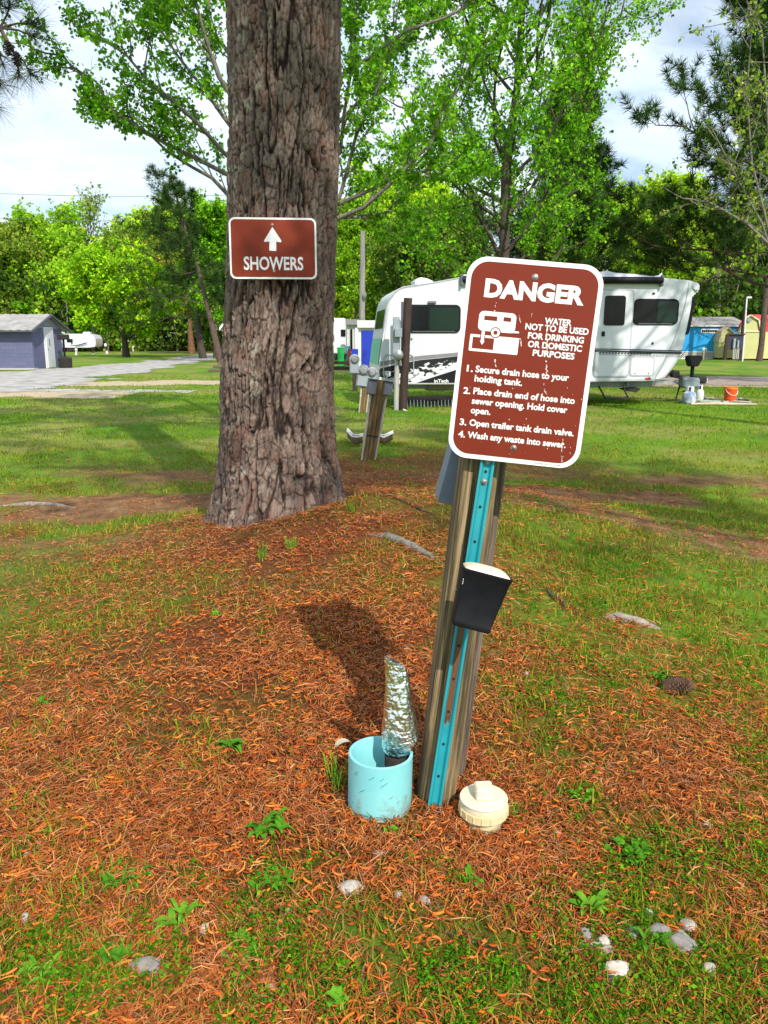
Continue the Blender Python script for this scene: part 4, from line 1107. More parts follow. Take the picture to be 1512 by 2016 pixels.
def make_twigs():
    M_tw = mk('dark_twig', (.03, .022, .018), (.08, .06, .05), .9, 30)
    for pts, r, lab in (([(1078, 1168), (1092, 1182), (1107, 1188), (1112, 1204)], .007, 'crooked dark twig on the grass right of the black post light'),
                        ([(745, 960), (765, 978), (800, 992), (835, 1010), (858, 1018)], .006, 'fallen branch on the straw between the pine and the sign'),
                        ([(700, 1292), (730, 1286), (765, 1292)], .0022, 'thin dark twig just behind the foil sleeve'),
                        ([(1140, 1525), (1180, 1532), (1245, 1524)], .0025, 'thin brown twig lying in the straw at the right'),
                        ([(868, 1842), (940, 1866), (1020, 1890)], .0018, 'long straight needle stem across the bottom middle')):
        q = [G(*p) + Vector((0, 0, .012)) for p in pts]
        mb = MB(); mb.tube(q, [r] + [r * .9] * (len(q) - 2) + [r * .4], 7)
        tag(mb.build('twig', M_tw, smooth=1.0), lab, 'twig', 'fallen twigs')
    g = G(672, 1483); mb = MB(); leaf_strip(mb, Vector((-.022, 0, .012)), .25, .052, .014, .35, .1, 6, .5)
    o = mb.build('dead_leaf', mk('dead_leaf', (.36, .32, .24), (.48, .44, .34), .8, 30), smooth=1.2); o.location = g + Vector((0, 0, .004))
    tag(o, 'curled pale dead leaf left of the turquoise pipe', 'leaf')
    # grass tufts hugging the pipe
    for px, py, lab, h in ((664, 1555, 'tall grass tuft left of the turquoise pipe', .10), (1004, 1610, 'small grass tuft right of the drain cap', .04), (795, 940, 'grass tuft on the mound behind the sign', .05), (515, 1105, 'yellowish grass tuft in the straw below the pine', .09), (575, 1085, 'grass tuft right below the pine trunk', .08), (690, 1010, 'green grass tuft at the right foot of the pine', .07)):
        g = G(px, py); mb = MB()
        for k in range(26):
            az = rnd.random() * 2 * PI; l = h * (.5 + .6 * rnd.random())
            leaf_strip(mb, Vector(((rnd.random() - .5) * .05, (rnd.random() - .5) * .04, 0)), az, l * .45, .0016, 2.0, -.3, 4, 0)
        ro = thing('grass_tuft', lab, 'grass tuft', g, group='grass tufts')
        mb.build('blades', M_weed[1], ro, False)['kind'] = 'stuff'
make_twigs()
# ------------------------------------------------------------------ the travel trailer
TA = math.radians(6.3); TO = P(752, 756, 17.0); TO.z = 0
TD = Vector((math.cos(TA), math.sin(TA), 0)); TN = Vector((-math.sin(TA), math.cos(TA), 0))     # along, and away from us
def TX(px, py, back=0.0):
    d = Vector(ray(px, py)); o = Vector((0, 0, CH)); q = TO + TN * back
    t_ = (q - o).dot(TN) / d.dot(TN); v = o + d * t_ - TO
    return v.dot(TD), v.z
def Z2(x, y): return TX(640 + x / 4.8, 500 + y / 4.8)
def Z4b(x, y, b): return TX(1140 + x / 4.065, 500 + y / 4.065, b)
def Z4(x, y): return TX(1140 + x / 4.065, 500 + y / 4.065)
def make_trailer():
    ro = thing('travel_trailer', 'white travel trailer with tinted windows and black graphics parked behind the signs', 'travel trailer', TO, TA)
    WD = 2.35
    side = [Z2(513, 1215), Z2(512, 1060), Z2(530, 900), Z2(560, 700), Z2(588, 500), Z2(610, 425), Z2(650, 362), Z2(690, 330), Z2(730, 312), Z2(860, 293), Z2(1000, 270), Z2(1340, 208), TX(960, 537), TX(1060, 532), Z4(180, 142), Z4(450, 160), Z4(700, 190), Z4(895, 212), Z4(945, 228), Z4(966, 255), Z4(972, 295), Z4(960, 304), Z4(930, 312), Z4(920, 345), Z4(895, 500), Z4(865, 640), Z4(820, 800), Z4(785, 870), Z4(740, 930), Z4(700, 985), Z4(670, 1005), Z4(640, 1013), Z4(95, 1026), Z2(1220, 1236), Z2(760, 1240)]
    MB().prism(side, 0, WD).build('body', M_gel, ro, False, smooth=.35, bevel=.035)
    # seam of the front cap and lower trim
    def strip2(pts, w, y, mat, nm, par=ro):
        mb = MB(); mb.tube([(x, y, z) for x, z in pts], w, 6); return mb.build(nm, mat, par, False, smooth=1)
    M_trim = mk('pale_trim', (.36, .37, .39), (.46, .47, .49), .4, 5)
    strip2([Z4(880, 222), Z4(865, 330), Z4(830, 480), Z4(780, 640), Z4(720, 780), Z4(660, 905), Z4(600, 1008)], .012, -.004, M_trim, 'front_seam')
    strip2([Z2(560, 700), Z2(585, 500), Z2(612, 425), Z2(655, 362), Z2(735, 313), Z2(1000, 275), Z2(1340, 214)], .014, -.004, M_trim, 'roof_trim')
    strip2([Z2(700, 1226), Z2(1220, 1226), TX(1000, 755), Z4(95, 1020), Z4(600, 1010)], .016, -.004, M_trim, 'lower_trim')
    # windows: frame, fixed pane, sliding pane
    def window(a, b_, r, fw, split, nm='window'):
        x0, z1 = a; x1, z0 = b_
        w_ = MB().prism(rrect(x0, x1, z0, z1, r, 6), -.022, .004).build(nm, M_black, ro, False, smooth=.6)
        mid = x0 + (x1 - x0) * split
        if split < 1:
            MB().prism(rrect(x0 + fw, mid, z0 + fw, z1 - fw, r * .5, 5), -.026, -.0225).build('pane', M_glass, w_, False)
            MB().prism(rrect(mid + fw * .7, x1 - fw, z0 + fw * 1.3, z1 - fw * 1.3, r * .4, 5), -.028, -.0225).build('pane', M_glassg, w_, False)
            MB().box(((x0 + x1) / 2, -.028, z0 + fw * .7), (x1 - x0 - 2.2 * r, .008, .012)).build('sill_track', M_greyd, w_, False)
        else:
            MB().prism(rrect(x0 + fw, x1 - fw, z0 + fw, z1 - fw, r * .6, 5), -.026, -.0225).build('pane', M_glass, w_, False)
        return w_
    window(Z2(770, 478), Z2(1276, 746), .11, .045, .40)
    window(Z4(440, 358), Z4(785, 568), .12, .04, .50)
    # entry door
    x0, z1 = Z4(150, 282); x1, z0 = Z4(396, 986)
    d = MB().prism(rrect(x0, x1, z0, z1, .09, 6), -.018, .003).build('door', M_trim, ro, False, smooth=.6)
    MB().prism(rrect(x0 + .03, x1 - .03, z0 + .03, z1 - .03, .07, 6), -.024, -.0185).build('door_skin', M_gel, d, False, smooth=.6)
    dx0, dz1 = Z4(205, 333); dx1, dz0 = Z4(357, 573)
    MB().prism(rrect(dx0, dx1, dz0, dz1, .06, 6), -.036, -.0245).build('door_window', M_glass, d, False, smooth=.6)
    hx, hz = Z4(189, 640); MB().box((hx, -.034, hz), (.075, .018, .11), bev=.008).build('handle', M_black, d, False)
    # hatches, lights, catches
    def hatch(a, b_, nm, r=.08):
        x0, z1 = a; x1, z0 = b_
        h_ = MB().prism(rrect(x0, x1, z0, z1, r, 6), -.010, .003).build(nm, M_trim, ro, False, smooth=.6)
        MB().prism(rrect(x0 + .03, x1 - .03, z0 + .03, z1 - .03, r * .7, 6), -.016, -.0105).build('hatch_door', M_gel, h_, False, smooth=.6)
        for f in (.22, .78): MB().box((x0 + (x1 - x0) * f, -.020, z0 + .07), (.03, .008, .035), bev=.004).build('catch', M_steel, h_, False)
    hatch(Z4(410, 820), Z4(595, 980), 'storage_hatch'); ha, hb = Z2(552, 950), Z2(835, 1180); hp = rrect(ha[0], hb[0], hb[1], ha[1], .1, 6); mb = MB(); mb.tube([(x, -.012, z) for x, z in hp + hp[:2]], .012, 6); mb.build('rear_hatch', M_trim, ro, False, smooth=1)
    for p_, s_ in ((Z4(596, 316), (.05, .03, .035)), (Z4(587, 715), (.04, .025, .05)), (Z4(203, 317), (.03, .02, .03)), (Z2(818, 802), (.03, .03, .03))):
        MB().box((p_[0], -.014, p_[1]), s_, bev=.006).build('door_catch', M_black, ro, False)
    p_ = Z2(1008, 458); MB().box((p_[0], -.03, p_[1]), (.18, .06, .06), bev=.015).build('porch_light', M_greyd, ro, False)
    p_ = Z4(550, 997); MB().lathe([(.05, 0), (.05, .012), (.03, .02), (0, .022)], 16, Matrix.Translation((p_[0], -.004, p_[1])) @ Matrix.Rotation(PI / 2, 4, 'X') @ Matrix.Diagonal((1.4, .7, 1, 1))).build('marker_light', mk('amber_lens', (.30, .03, .01), None, .3), ro, False)
    # awning roll and its brackets
    a, c = TX(908, 552), Z4(652, 218)
    aw = MB(); aw.tube([(a[0], -.085, a[1] + .01), (c[0], -.085, c[1] + .01)], .075, 14); aw.build('awning', M_black, ro, False, smooth=.8)
    for q in (a, c): MB().box((q[0], -.06, q[1]), (.05, .16, .24), bev=.02).build('awning_bracket', M_greyd, ro, False)
    MB().box(((a[0] + c[0]) / 2, -.02, a[1] + .10), (c[0] - a[0], .05, .035), bev=.01).build('awning_rail', M_gel, ro, False)
    # roof boxes
    def roofbox(a, b_, dep, y0):
        x0, zt = a; x1, zb = b_
        mb = MB(); w = x1 - x0; h = zt - zb + .06
        o_ = [(x0, zb - .12), (x0 - .0, zb + h * .35), (x0 + w * .07, zt - .02), (x0 + w * .30, zt), (x0 + w * .62, zt - .03), (x0 + w * .85, zt - h * .38), (x1, zb - .02), (x1 - .02, zb - .12)]
        mb.prism(o_, y0, y0 + dep); return mb.build('air_conditioner', M_gel, ro, False, smooth=.4, bevel=.03)
    roofbox(Z2(903, 192), Z2(1110, 268), .7, .75); roofbox(Z4(275, 108), Z4(445, 158), .7, .75)
    q = Z4(790, 190); mb = MB(); mb.box((q[0], 1.0, q[1] + .04), (.14, .2, .16), bev=.03); mb.tube([(q[0] + .02, 1.0, q[1] + .1), (q[0] + .10, 1.0, q[1] + .17)], .02, 6); mb.build('roof_vent', M_white, ro, False)
    # front window edge, wrapped round the nose
    pts = [Z4(922, 340), Z4(912, 420), Z4(895, 510), Z4(872, 620), Z4(862, 645)]
    mb = MB(); mb.prism([(x + .03, z) for x, z in pts] + [(x - .045, z) for x, z in pts[::-1]], -.008, WD - .15); mb.build('front_window', M_glass, ro, False)
    q = Z4(940, 262); MB().lathe([(.09, 0), (.07, .04), (0, .05)], 18, Matrix.Translation((q[0] - .02, 0, q[1])) @ Matrix.Rotation(PI / 2, 4, 'X')).build('corner_light', M_gel, ro, False, smooth=.8)
    # rear wall: window and green panel
    rx = side[3][0] - .004
    def rear_quad(z0, z1, y0, y1, mat, nm, off):
        def sx_(z):
            zz_ = [side[k][1] for k in range(0, 7)]; xx_ = [side[k][0] for k in range(0, 7)]; return float(np.interp(z, zz_, xx_))
        mb = MB(); K = 6; vs = []; fs = []
        for i in range(K + 1):
            z = z0 + (z1 - z0) * i / K; vs += [Vector((sx_(z) - off, y0, z)), Vector((sx_(z) - off, y1, z))]
        for i in range(K): fs.append((2 * i, 2 * i + 1, 2 * i + 3, 2 * i + 2))
        n = len(vs); vs += [v + Vector((.02, 0, 0)) for v in vs]; fs += [tuple(i + n for i in f) for f in fs]
        mb.add(vs, fs); return mb.build(nm, mat, ro, False)
    zt, zb = Z2(570, 515)[1], Z2(560, 700)[1]
    rear_quad(zb, zt, .35, 2.0, M_glassg, 'rear_window', .010)
    M_mint = mk('mint_film', (.10, .46, .30), (.13, .52, .36), .4, 3)
    rear_quad(Z2(530, 1050)[1], Z2(530, 800)[1], .15, 2.2, M_mint, 'rear_panel', .012)
    # side graphics: grey band, torn black pattern, black sweep with the maker's word
    band = [Z2(515, 1020), Z2(700, 985), Z2(900, 962), Z2(1255, 930), TX(1000, 690), TX(1000, 699), Z2(1255, 962), Z2(900, 998), Z2(700, 1028), Z2(515, 1062)]
    MB().prism(band, -.004, .002).build('grey_band', mk('grey_film', (.20, .19, .21), (.24, .23, .25), .4, 3), ro, False)
    m, t_, b_ = new_mat('torn_graphic')
    tc_ = t_.nodes.new('ShaderNodeTexCoord'); mp_ = t_.nodes.new('ShaderNodeMapping'); mp_.inputs['Scale'].default_value = (4.5, 0, 9); mp_.inputs['Rotation'].default_value = (0, -.45, 0)
    v_ = t_.nodes.new('ShaderNodeTexNoise'); v_.inputs['Scale'].default_value = 1.5; v_.inputs['Detail'].default_value = 5; v_.inputs['Roughness'].default_value = .6; v_.inputs['Distortion'].default_value = .6
    t_.links.new(tc_.outputs['Object'], mp_.inputs[0]); t_.links.new(mp_.outputs[0], v_.inputs['Vector'])
    at_ = t_.nodes.new('ShaderNodeAttribute'); at_.attribute_name = 'col'
    ad = t_.nodes.new('ShaderNodeMath'); ad.operation = 'ADD'; sp2 = t_.nodes.new('ShaderNodeSeparateColor'); t_.links.new(at_.outputs['Color'], sp2.inputs[0])
    t_.links.new(v_.outputs[0], ad.inputs[0]); t_.links.new(sp2.outputs[0], ad.inputs[1])
    r_ = t_.nodes.new('ShaderNodeValToRGB'); r_.color_ramp.interpolation = 'CONSTANT'; r_.color_ramp.elements[0].color = (.74, .76, .79, 1); r_.color_ramp.elements[0].position = 0; r_.color_ramp.elements[1].position = .635; r_.color_ramp.elements[1].color = (.012, .012, .014, 1)
    t_.links.new(ad.outputs[0], r_.inputs[0]); t_.links.new(r_.outputs[0], b_.inputs['Base Color']); b_.inputs['Roughness'].default_value = .3
    top = [Z2(512, 1085), Z2(620, 1058), Z2(740, 1030), Z2(900, 1002), Z2(1080, 985), Z2(1255, 965)]; bot = [Z2(514, 1205), Z2(620, 1222), Z2(740, 1222), Z2(900, 1195), Z2(1080, 1130), Z2(1255, 1080)]
    K = 10; vs = []; cs = []
    for (x0_, z0_), (x1_, z1_) in zip(top, bot):
        for k in range(K + 1):
            f = k / K; vs.append((x0_ + (x1_ - x0_) * f, -.0045, z0_ + (z1_ - z0_) * f)); v = [.40, .34, .26, .21, .17, .14, .12, .10, .08, .06, .03][k]; cs.append((v, v, v))
    n = K + 1; Fq = [(i * n + k, i * n + k + 1, (i + 1) * n + k + 1, (i + 1) * n + k) for i in range(5) for k in range(K)]
    mesh_np('torn_pattern', np.array(vs), np.array(Fq), m, ro, col=np.array(cs))
    swo = MB().prism([Z2(860, 1220), Z2(960, 1185), Z2(1080, 1145), Z2(1230, 1098), TX(960, 716), TX(960, 754)], -.007, -.0015).build('black_sweep', M_black, ro, False)
    mb = MB(); a = Z2(1030, 1216); c = Z2(1165, 1216); put_text(mb, 'inTech', a[0], a[1], c[0] - a[0], .075, -.009, .03); mb.build('lettering', M_letter, swo, False)
    MB().prism([TX(960, 686), Z4(160, 756), Z4(500, 762), Z4(830, 772), Z4(828, 781), Z4(500, 770), Z4(160, 765), TX(960, 690)], -.030, -.0245).build('thin_stripe', mk('slate_film', (.05, .055, .08), None, .4), ro, False)
    MB().prism([TX(960, 689), Z4(160, 770), Z4(500, 778), Z4(825, 787), Z4(815, 799), Z4(500, 790), Z4(160, 781), TX(960, 693)], -.030, -.0245).build('thick_stripe', M_black, ro, False)
    mb = MB()
    for i in range(26):
        x = 160 + i * 25; f = i / 26
        if f < .62: mb.prism([Z4(x, 786 + 12 * f), Z4(x + 20, 785 + 12 * f), Z4(x + 8, 797 + 10 * f), Z4(x - 6, 797 + 10 * f)], -.030, -.0245)
        mb.prism([Z4(x, 803 + 12 * f), Z4(x + 17, 803 + 12 * f), Z4(x + 17, 807 + 12 * f), Z4(x, 807 + 12 * f)], -.030, -.0245)
    mb.build('dashed_stripe', M_black, ro, False)
    # running gear
    zb = Z4(400, 1026)[1]; xe = Z4(640, 1010)[0]
    mb = MB(); mb.box((xe * .5, .35, zb - .07), (xe, .08, .13)); mb.box((xe * .5, WD - .35, zb - .07), (xe, .08, .13))
    for f in (.1, .3, .5, .7, .9): mb.box((xe * f, WD / 2, zb - .05), (.06, WD - .4, .08))
    mb.build('chassis', mk('galvanised_frame', (.34, .34, .34), (.24, .24, .24), .6, 6), ro, False)
    MB().box(((Z2(1000, 0)[0] + TX(960, 750)[0]) / 2, .6, Z2(1100, 1262)[1]), (TX(960, 750)[0] - Z2(1000, 0)[0], .7, .16), bev=.02).build('holding_tank', mk('tan_tank', (.16, .14, .09), (.22, .19, .12), .7, 4), ro, False)
    wx = TX(1000, 760)[0]
    for y in (.12, WD - .34):
        w_ = MB().lathe([(.20, 0), (.33, .02), (.345, .06), (.345, .16), (.33, .20), (.20, .22)], 36, Matrix.Translation((wx, y + .22, .345)) @ Matrix.Rotation(PI / 2, 4, 'X')).build('wheel', M_rubber, ro, False, smooth=.6)
        MB().lathe([(.20, .03), (.19, .17), (.07, .20), (0, .20)], 24, Matrix.Translation((wx, y + .22, .345)) @ Matrix.Rotation(PI / 2, 4, 'X')).build('rim', M_steel, w_, False, smooth=.6)
    # fold-out step
    a, c = Z4(165, 1078), Z4(385, 1150)
    mb = MB(); mb.box(((a[0] + c[0]) / 2, -.22, c[1]), (c[0] - a[0] - .1, .22, .03), bev=.005)
    for x in (a[0] + .06, c[0] - .06): mb.tube([(x + (-.05 if x < a[0] + .1 else .0), .1, a[1] + .05), (x, -.05, (a[1] + c[1]) / 2), (x, -.22, c[1])], .022, 6)
    mb.build('step', M_rubber, ro, False)
    a = Z4(395, 1085); c = Z4(510, 1110); MB().prism([(a[0], a[1]), (c[0], a[1] + .02), (c[0] - .1, c[1]), (a[0] + .15, a[1] - .06)], .1, .6).build('black_bracket', M_rubber, ro, False)
    # tongue, jack
    x0_, zt_ = Z4(360, 1030); x1_, _ = Z4b(985, 1040, WD / 2); z_ = Z4(600, 1048)[1]
    mb = MB(); mb.tube([(x0_, .35, z_), (x1_, WD / 2, z_)], .055, 4); mb.tube([(x0_, WD - .35, z_), (x1_, WD / 2, z_)], .055, 4)
    mb.box((x1_ - .05, WD / 2, z_ + .02), (.34, .12, .14), bev=.02); mb.build('tongue', mk('galvanised_tongue', (.42, .42, .42), (.30, .30, .30), .55, 6), ro, False)
    jx = Z4b(918, 800, 1.0)[0]; jz1 = Z4b(918, 900, 1.0)[1]; jz2 = Z4b(918, 812, 1.0)[1]
    jk = MB(); jk.tube([(jx, 1.0, z_ - .2), (jx, 1.0, jz1 + .05)], .045, 10); J = jk.build('jack', M_black, ro, False, smooth=.8)
    MB().prism([(jx - .10, jz1), (jx + .09, jz1), (jx + .19, jz2 - .05), (jx + .17, jz2), (jx - .15, jz2), (jx - .17, jz2 - .05)], .88, 1.12).build('jack_head', M_black, J, False, bevel=.02)
    mb = MB()
    for i, pts in enumerate((((690, 990), (740, 940), (760, 985), (830, 1000)), ((750, 930), (790, 960), (850, 1010), (800, 1070), (775, 1165)), ((900, 990), (880, 1000), (940, 1040), (900, 1090), (830, 1100)), ((760, 975), (830, 985), (900, 1000)))):
        q = [Z4b(*p, .75 + .1 * i) for p in pts]; mb.tube([(x, .75 + .1 * i, z) for x, z in q], .020, 6)
    mb.build('cable', M_rubber, ro, False)
    q = Z4b(960, 1005, 1.1); MB().box((q[0], 1.1, q[1]), (.30, .25, .16), bev=.03).build('hitch_gear', M_rubber, ro, False)
    q = Z4b(765, 960, .9); MB().box((q[0], .9, q[1]), (.18, .2, .16), bev=.03).build('brake_gear', M_rubber, ro, False)
    q = Z4b(880, 1030, .8); MB().box((q[0], .8, q[1]), (.42, .3, .24), bev=.04).build('battery_box', M_grey, ro, False)
    return ro
make_trailer()
def on_plane(x, y, back): return TO + TD * x + TN * back
def make_hose():
    A, B = TX(790, 792, .1)[0], TX(905, 792, .1)[0]; o_ = on_plane(A, 0, .1); o_.z = 0
    ro = thing('drain_hose', 'black ribbed drain hose lying under the left end of the trailer', 'hose', o_, TA)
    mb = MB(); n = 110; pts = []; rs = []
    for i in range(n):
        f = i / (n - 1); pts.append((f * (B - A), .04 * math.sin(f * 9), .16 + .03 * math.sin(f * 3))); rs.append(.075 if i % 2 else .055)
    mb.tube(pts, rs, 10); mb.build('hose', M_rubber, ro, False)
    for i in range(17):
        x = (B - A) * (.03 + .94 * i / 16); mb = MB(); mb.tube([(x, -.11, 0), (x, -.07, .16), (x, .07, .16), (x, .13, 0)], .010, 5); mb.build('hose_support', M_greyd, ro, False)
make_hose()
def gas_bottle(px0, px1, pt, pb, back, lab, dirty):
    x0, z0 = TX(px0, pb, back); x1, z1 = TX(px1, pt, back); r = (x1 - x0) / 2; c = on_plane((x0 + x1) / 2, 0, back); c.z = 0
    ro = thing('gas_bottle', lab, 'gas bottle', c, TA, 'gas bottles by the trailer tongue')
    h = z1; hb = h * .70
    m = mk('gas_bottle_blue', (.20, .27, .42), (.62, .64, .66), .5, 5, pos=(.42, .56)) if dirty else mk('gas_bottle_white', (.62, .64, .66), (.74, .75, .76), .45, 6)
    MB().lathe([(r * .75, 0), (r * .78, .02), (r * .9, .03), (r, .08), (r, hb - .09), (r * .92, hb - .03), (r * .6, hb + .015), (0, hb + .02)], 28).build('tank', m, ro, False, smooth=.6)
    mb = MB()
    for k in range(3):
        a0 = k * 2.09 + .4
        pts = [(r * .62 * math.cos(a0 + q), r * .62 * math.sin(a0 + q)) for q in np.linspace(0, 1.35, 8)]
        vs = [Vector((x, y, z)) for x, y in pts for z in (hb, h)] ; vs += [Vector((v.x * .93, v.y * .93, v.z)) for v in vs]
        n = 16; fs = [(2 * i, 2 * i + 2, 2 * i + 3, 2 * i + 1) for i in range(7)] + [(n + 2 * i, n + 2 * i + 1, n + 2 * i + 3, n + 2 * i + 2) for i in range(7)] + [(2 * i + 1, 2 * i + 3, n + 2 * i + 3, n + 2 * i + 1) for i in range(7)]
        mb.add(vs, fs)
    mb.build('collar', m if not dirty else M_gel, ro, False)
    mb = MB(); mb.tube([(0, 0, hb), (0, 0, h - .02)], .02, 8); mb.box((.03, 0, h - .05), (.08, .03, .03)); mb.build('valve', M_rubber, ro, False)
gas_bottle(1343.5, 1371, 760.5, 793, .25, 'blue and white gas bottle under the trailer tongue, the nearer one', True)
gas_bottle(1369, 1386.5, 758, 785, 1.0, 'plain white gas bottle behind the blue and white one', False)
def make_orange():
    x0, zb = TX(1425, 789, .5); x1, zt = TX(1451, 761.5, .5); c = on_plane((x0 + x1) / 2, 0, .5); c.z = 0
    ro = thing('bucket', 'bright orange ribbed plastic bucket standing on the grass right of the trailer', 'bucket', c, TA)
    m = mk('orange_plastic', (.75, .085, .008), (.68, .07, .006), .45, 4); r = (x1 - x0) / 2; h = zt
    pr = [(r * .86, 0)]
    for f in (.22, .42, .62): pr += [(r * (.87 + .1 * f), h * f), (r * (.91 + .1 * f), h * (f + .01)), (r * (.91 + .1 * f), h * (f + .045)), (r * (.875 + .1 * f), h * (f + .055))]
    pr += [(r * .96, h * .80), (r * 1.02, h * .83), (r * 1.02, h * .99), (r * .97, h), (r * .9, h * .98), (r * .85, h * .1), (0, h * .1)]
    MB().lathe(pr, 36).build('bucket_wall', m, ro, False, smooth=.5)
    MB().lathe([(r * 1.035, h * .86), (r * 1.045, h * .87), (r * 1.045, h * .96), (r * 1.035, h * .97)], 36).build('rim', mk('orange_rim', (.82, .22, .01), None, .45), ro, False)
    mb = MB(); mb.tube([(r * math.cos(a), -.02 - r * .9 * abs(math.sin(a)), h * (.9 - .42 * math.sin(a))) for a in np.linspace(0, PI, 14)], .006, 6); mb.build('handle', M_white, ro, False)
make_orange()
def make_tarps():
    g = G(1410, 797); ro = thing('awning_bundle', 'beige and green rolled mat bundle lying on the grass beside the gas bottles', 'mat bundle', g)
    M_tan = mk('beige_canvas', (.42, .37, .27), (.55, .50, .38), .9, 8, bump=.3); M_camo = mk('green_canvas', (.05, .08, .06), (.35, .38, .30), .9, 7, pos=(.42, .52))
    for pts, r, m, nm in (([(1380, 787), (1400, 789), (1430, 793), (1478, 796)], .045, M_tan, 'roll'), ([(1335, 793), (1360, 794), (1400, 795), (1440, 796)], .05, M_camo, 'roll'),
                          ([(1360, 798), (1410, 798), (1450, 798), (1490, 799)], .035, M_tan, 'roll'), ([(1430, 790), (1455, 790), (1475, 792)], .05, M_camo, 'roll'), ([(1366, 786), (1380, 783), (1392, 789)], .06, M_camo, 'roll')):
        q = [G(*p) for p in pts]
        mb = MB(); mb.tube([v + Vector((0, 0, r * (.9 + .2 * math.sin(2.1 * i)))) for i, v in enumerate(q)], [r * .7] + [r] * (len(q) - 2) + [r * .6], 9); mb.build(nm, m, ro, True, smooth=1)
make_tarps()

# ------------------------------------------------------------------ hookup posts and the service pole
def hookup(base_px, top_px, D, w, lab, boxes, M_=M_wood, R0=.12, conduits=True):
    b_ = G(*base_px); t_ = P(top_px[0], top_px[1], b_.y + .05); up = (t_ - b_).normalized(); R = frame(up, Vector((R0, -1, 0)))
    ro = thing('hookup_post', lab, 'hookup post', b_, R, 'camp hookup posts'); L = (t_ - b_).length
    plank_mesh(MB(), w, w * .9, L, seed=int(base_px[0]), nz_=40, z0=-.2, rough=.003).build('timber', M_, ro, False, smooth=.7)
    for (x, z, sx_, sz_, dk) in boxes:
        e = MB().box((x * w, -.01, L - z), (sx_, .12, sz_), bev=.008).build('outlet_box', M_greyd if dk else M_grey, ro, False)
        MB().box((x * w, -.08, L - z - .01), (sx_ * .9, .03, sz_ * .82), bev=.006).build('box_cover', M_greyd if dk else M_grey, e, False)
        MB().box((x * w, -.04, L - z + sz_ / 2 + .006), (sx_ * 1.08, .16, .012), bev=.003).build('box_lid', M_greyd if dk else M_grey, e, False)
        if conduits:
            mb = MB(); mb.tube([(x * w, -.01, L - z - sz_ / 2), (x * w * .86, -.01, L * .45), (x * w * .72, 0, -.15)], .020, 10)
            mb.tube([(x * w * .87, -.01, L * .47), (x * w * .85, -.01, L * .42)], .026, 10); mb.build('conduit', M_pvct, ro, False, smooth=.8)
    return ro, L
r1, L1 = hookup((725, 905), (749, 748), 9.3, .135, 'leaning brown hookup post with two grey outlet boxes near the big pine', [(-.70, .10, .11, .18, True), (.74, .09, .11, .17, True)])
mb = MB(); mb.box((0, -.06, .30), (.14, .008, .02)); mb.build('band', M_rubber, r1, False)
r2, L2 = hookup((714, 812), (722, 742), 15.5, .12, 'second hookup post with a round meter behind the leaning one', [(-.75, .08, .22, .26, False), (.75, .02, .22, .24, False)])
def meter(ro, x, z, r):
    T = Matrix.Translation((x, -.07, z)) @ Matrix.Rotation(PI / 2, 4, 'X')
    m = MB().lathe([(r, -.05), (r, .02), (r * .86, .03), (r * .80, .06), (r * .6, .085), (0, .09)], 24, T).build('meter', M_steel, ro, False, smooth=.6)
    MB().lathe([(r * 1.06, .0), (r * 1.06, .025), (r * .98, .03)], 24, T).build('meter_ring', M_grey, m, False, smooth=.6)
meter(r2, -.09, L2 + .12, .11); meter(r2, .09, L2 + .10, .10)
r3, L3 = hookup((699, 771), (699, 712), 22, .14, 'furthest dark hookup post with a meter, beside the white bench arm', [(-.2, .15, .26, .40, False)], M_darkpole, conduits=False)
meter(r3, -.02, L3 + .06, .14)
def make_pole():
    b_ = G(793, 807); t_ = P(803.5, 587, b_.y); ro = thing('service_pole', 'dark brown round service pole in front of the trailer window', 'pole', b_)
    mb = MB(); K = 24; r = .086
    mb.tube([b_ + (t_ - b_) * (i / K) - Vector((0, 0, .15 if i == 0 else 0)) for i in range(K + 1)], [r * (1.02 - .0 * i + .03 * math.sin(i * 2.1)) for i in range(K + 1)], 18)
    mb.build('pole_shaft', M_darkpole, ro, True, smooth=.8)
    y = b_.y - .02
    def bx(x0, y0, x1, y1, dep, mat, nm, off=0.0, par=ro):
        A = P(x0, y1, y + off); B = P(x1, y0, y + off); q = MB().box(((A.x + B.x) / 2, y + off, (A.z + B.z) / 2), (B.x - A.x, dep, B.z - A.z), bev=.01); return q.build(nm, mat, par, True)
    bx(789, 594, 797, 730, .04, mk('slate_board', (.08, .08, .10), (.11, .11, .13), .7, 4), 'backing_board', .02)
    bx(773.5, 624, 786.5, 701, .14, M_grey, 'panel_box', -.02); bx(777, 646, 791.5, 664, .16, M_grey, 'breaker_box', -.14)
    A = P(784, 699, y - .1); rr_ = .105; m = MB().lathe([(rr_, -.06), (rr_, .02), (rr_ * .85, .03), (rr_ * .82, .11), (rr_ * .5, .13), (0, .13)], 24, Matrix.Translation(A) @ Matrix.Rotation(PI / 2, 4, 'X')).build('meter', M_steel, ro, True, smooth=.6)
    mb = MB(); mb.tube([P(780, 808, y), P(781, 750, y), P(782, 705, y)], [.055, .055, .05], 10); mb.build('conduit', M_pvcg, ro, True, smooth=.8)
    mb = MB(); mb.tube([P(789, 720, y - .08), P(787, 707, y - .08)], .03, 8); mb.build('elbow', M_greyd, ro, True)
    mb = MB(); mb.tube([P(794, 806, y - .15), P(800, 809, y - .2), P(809, 813, y - .25)], .016, 6)
    mb.build('cable_stub', M_white, ro, True)
make_pole()
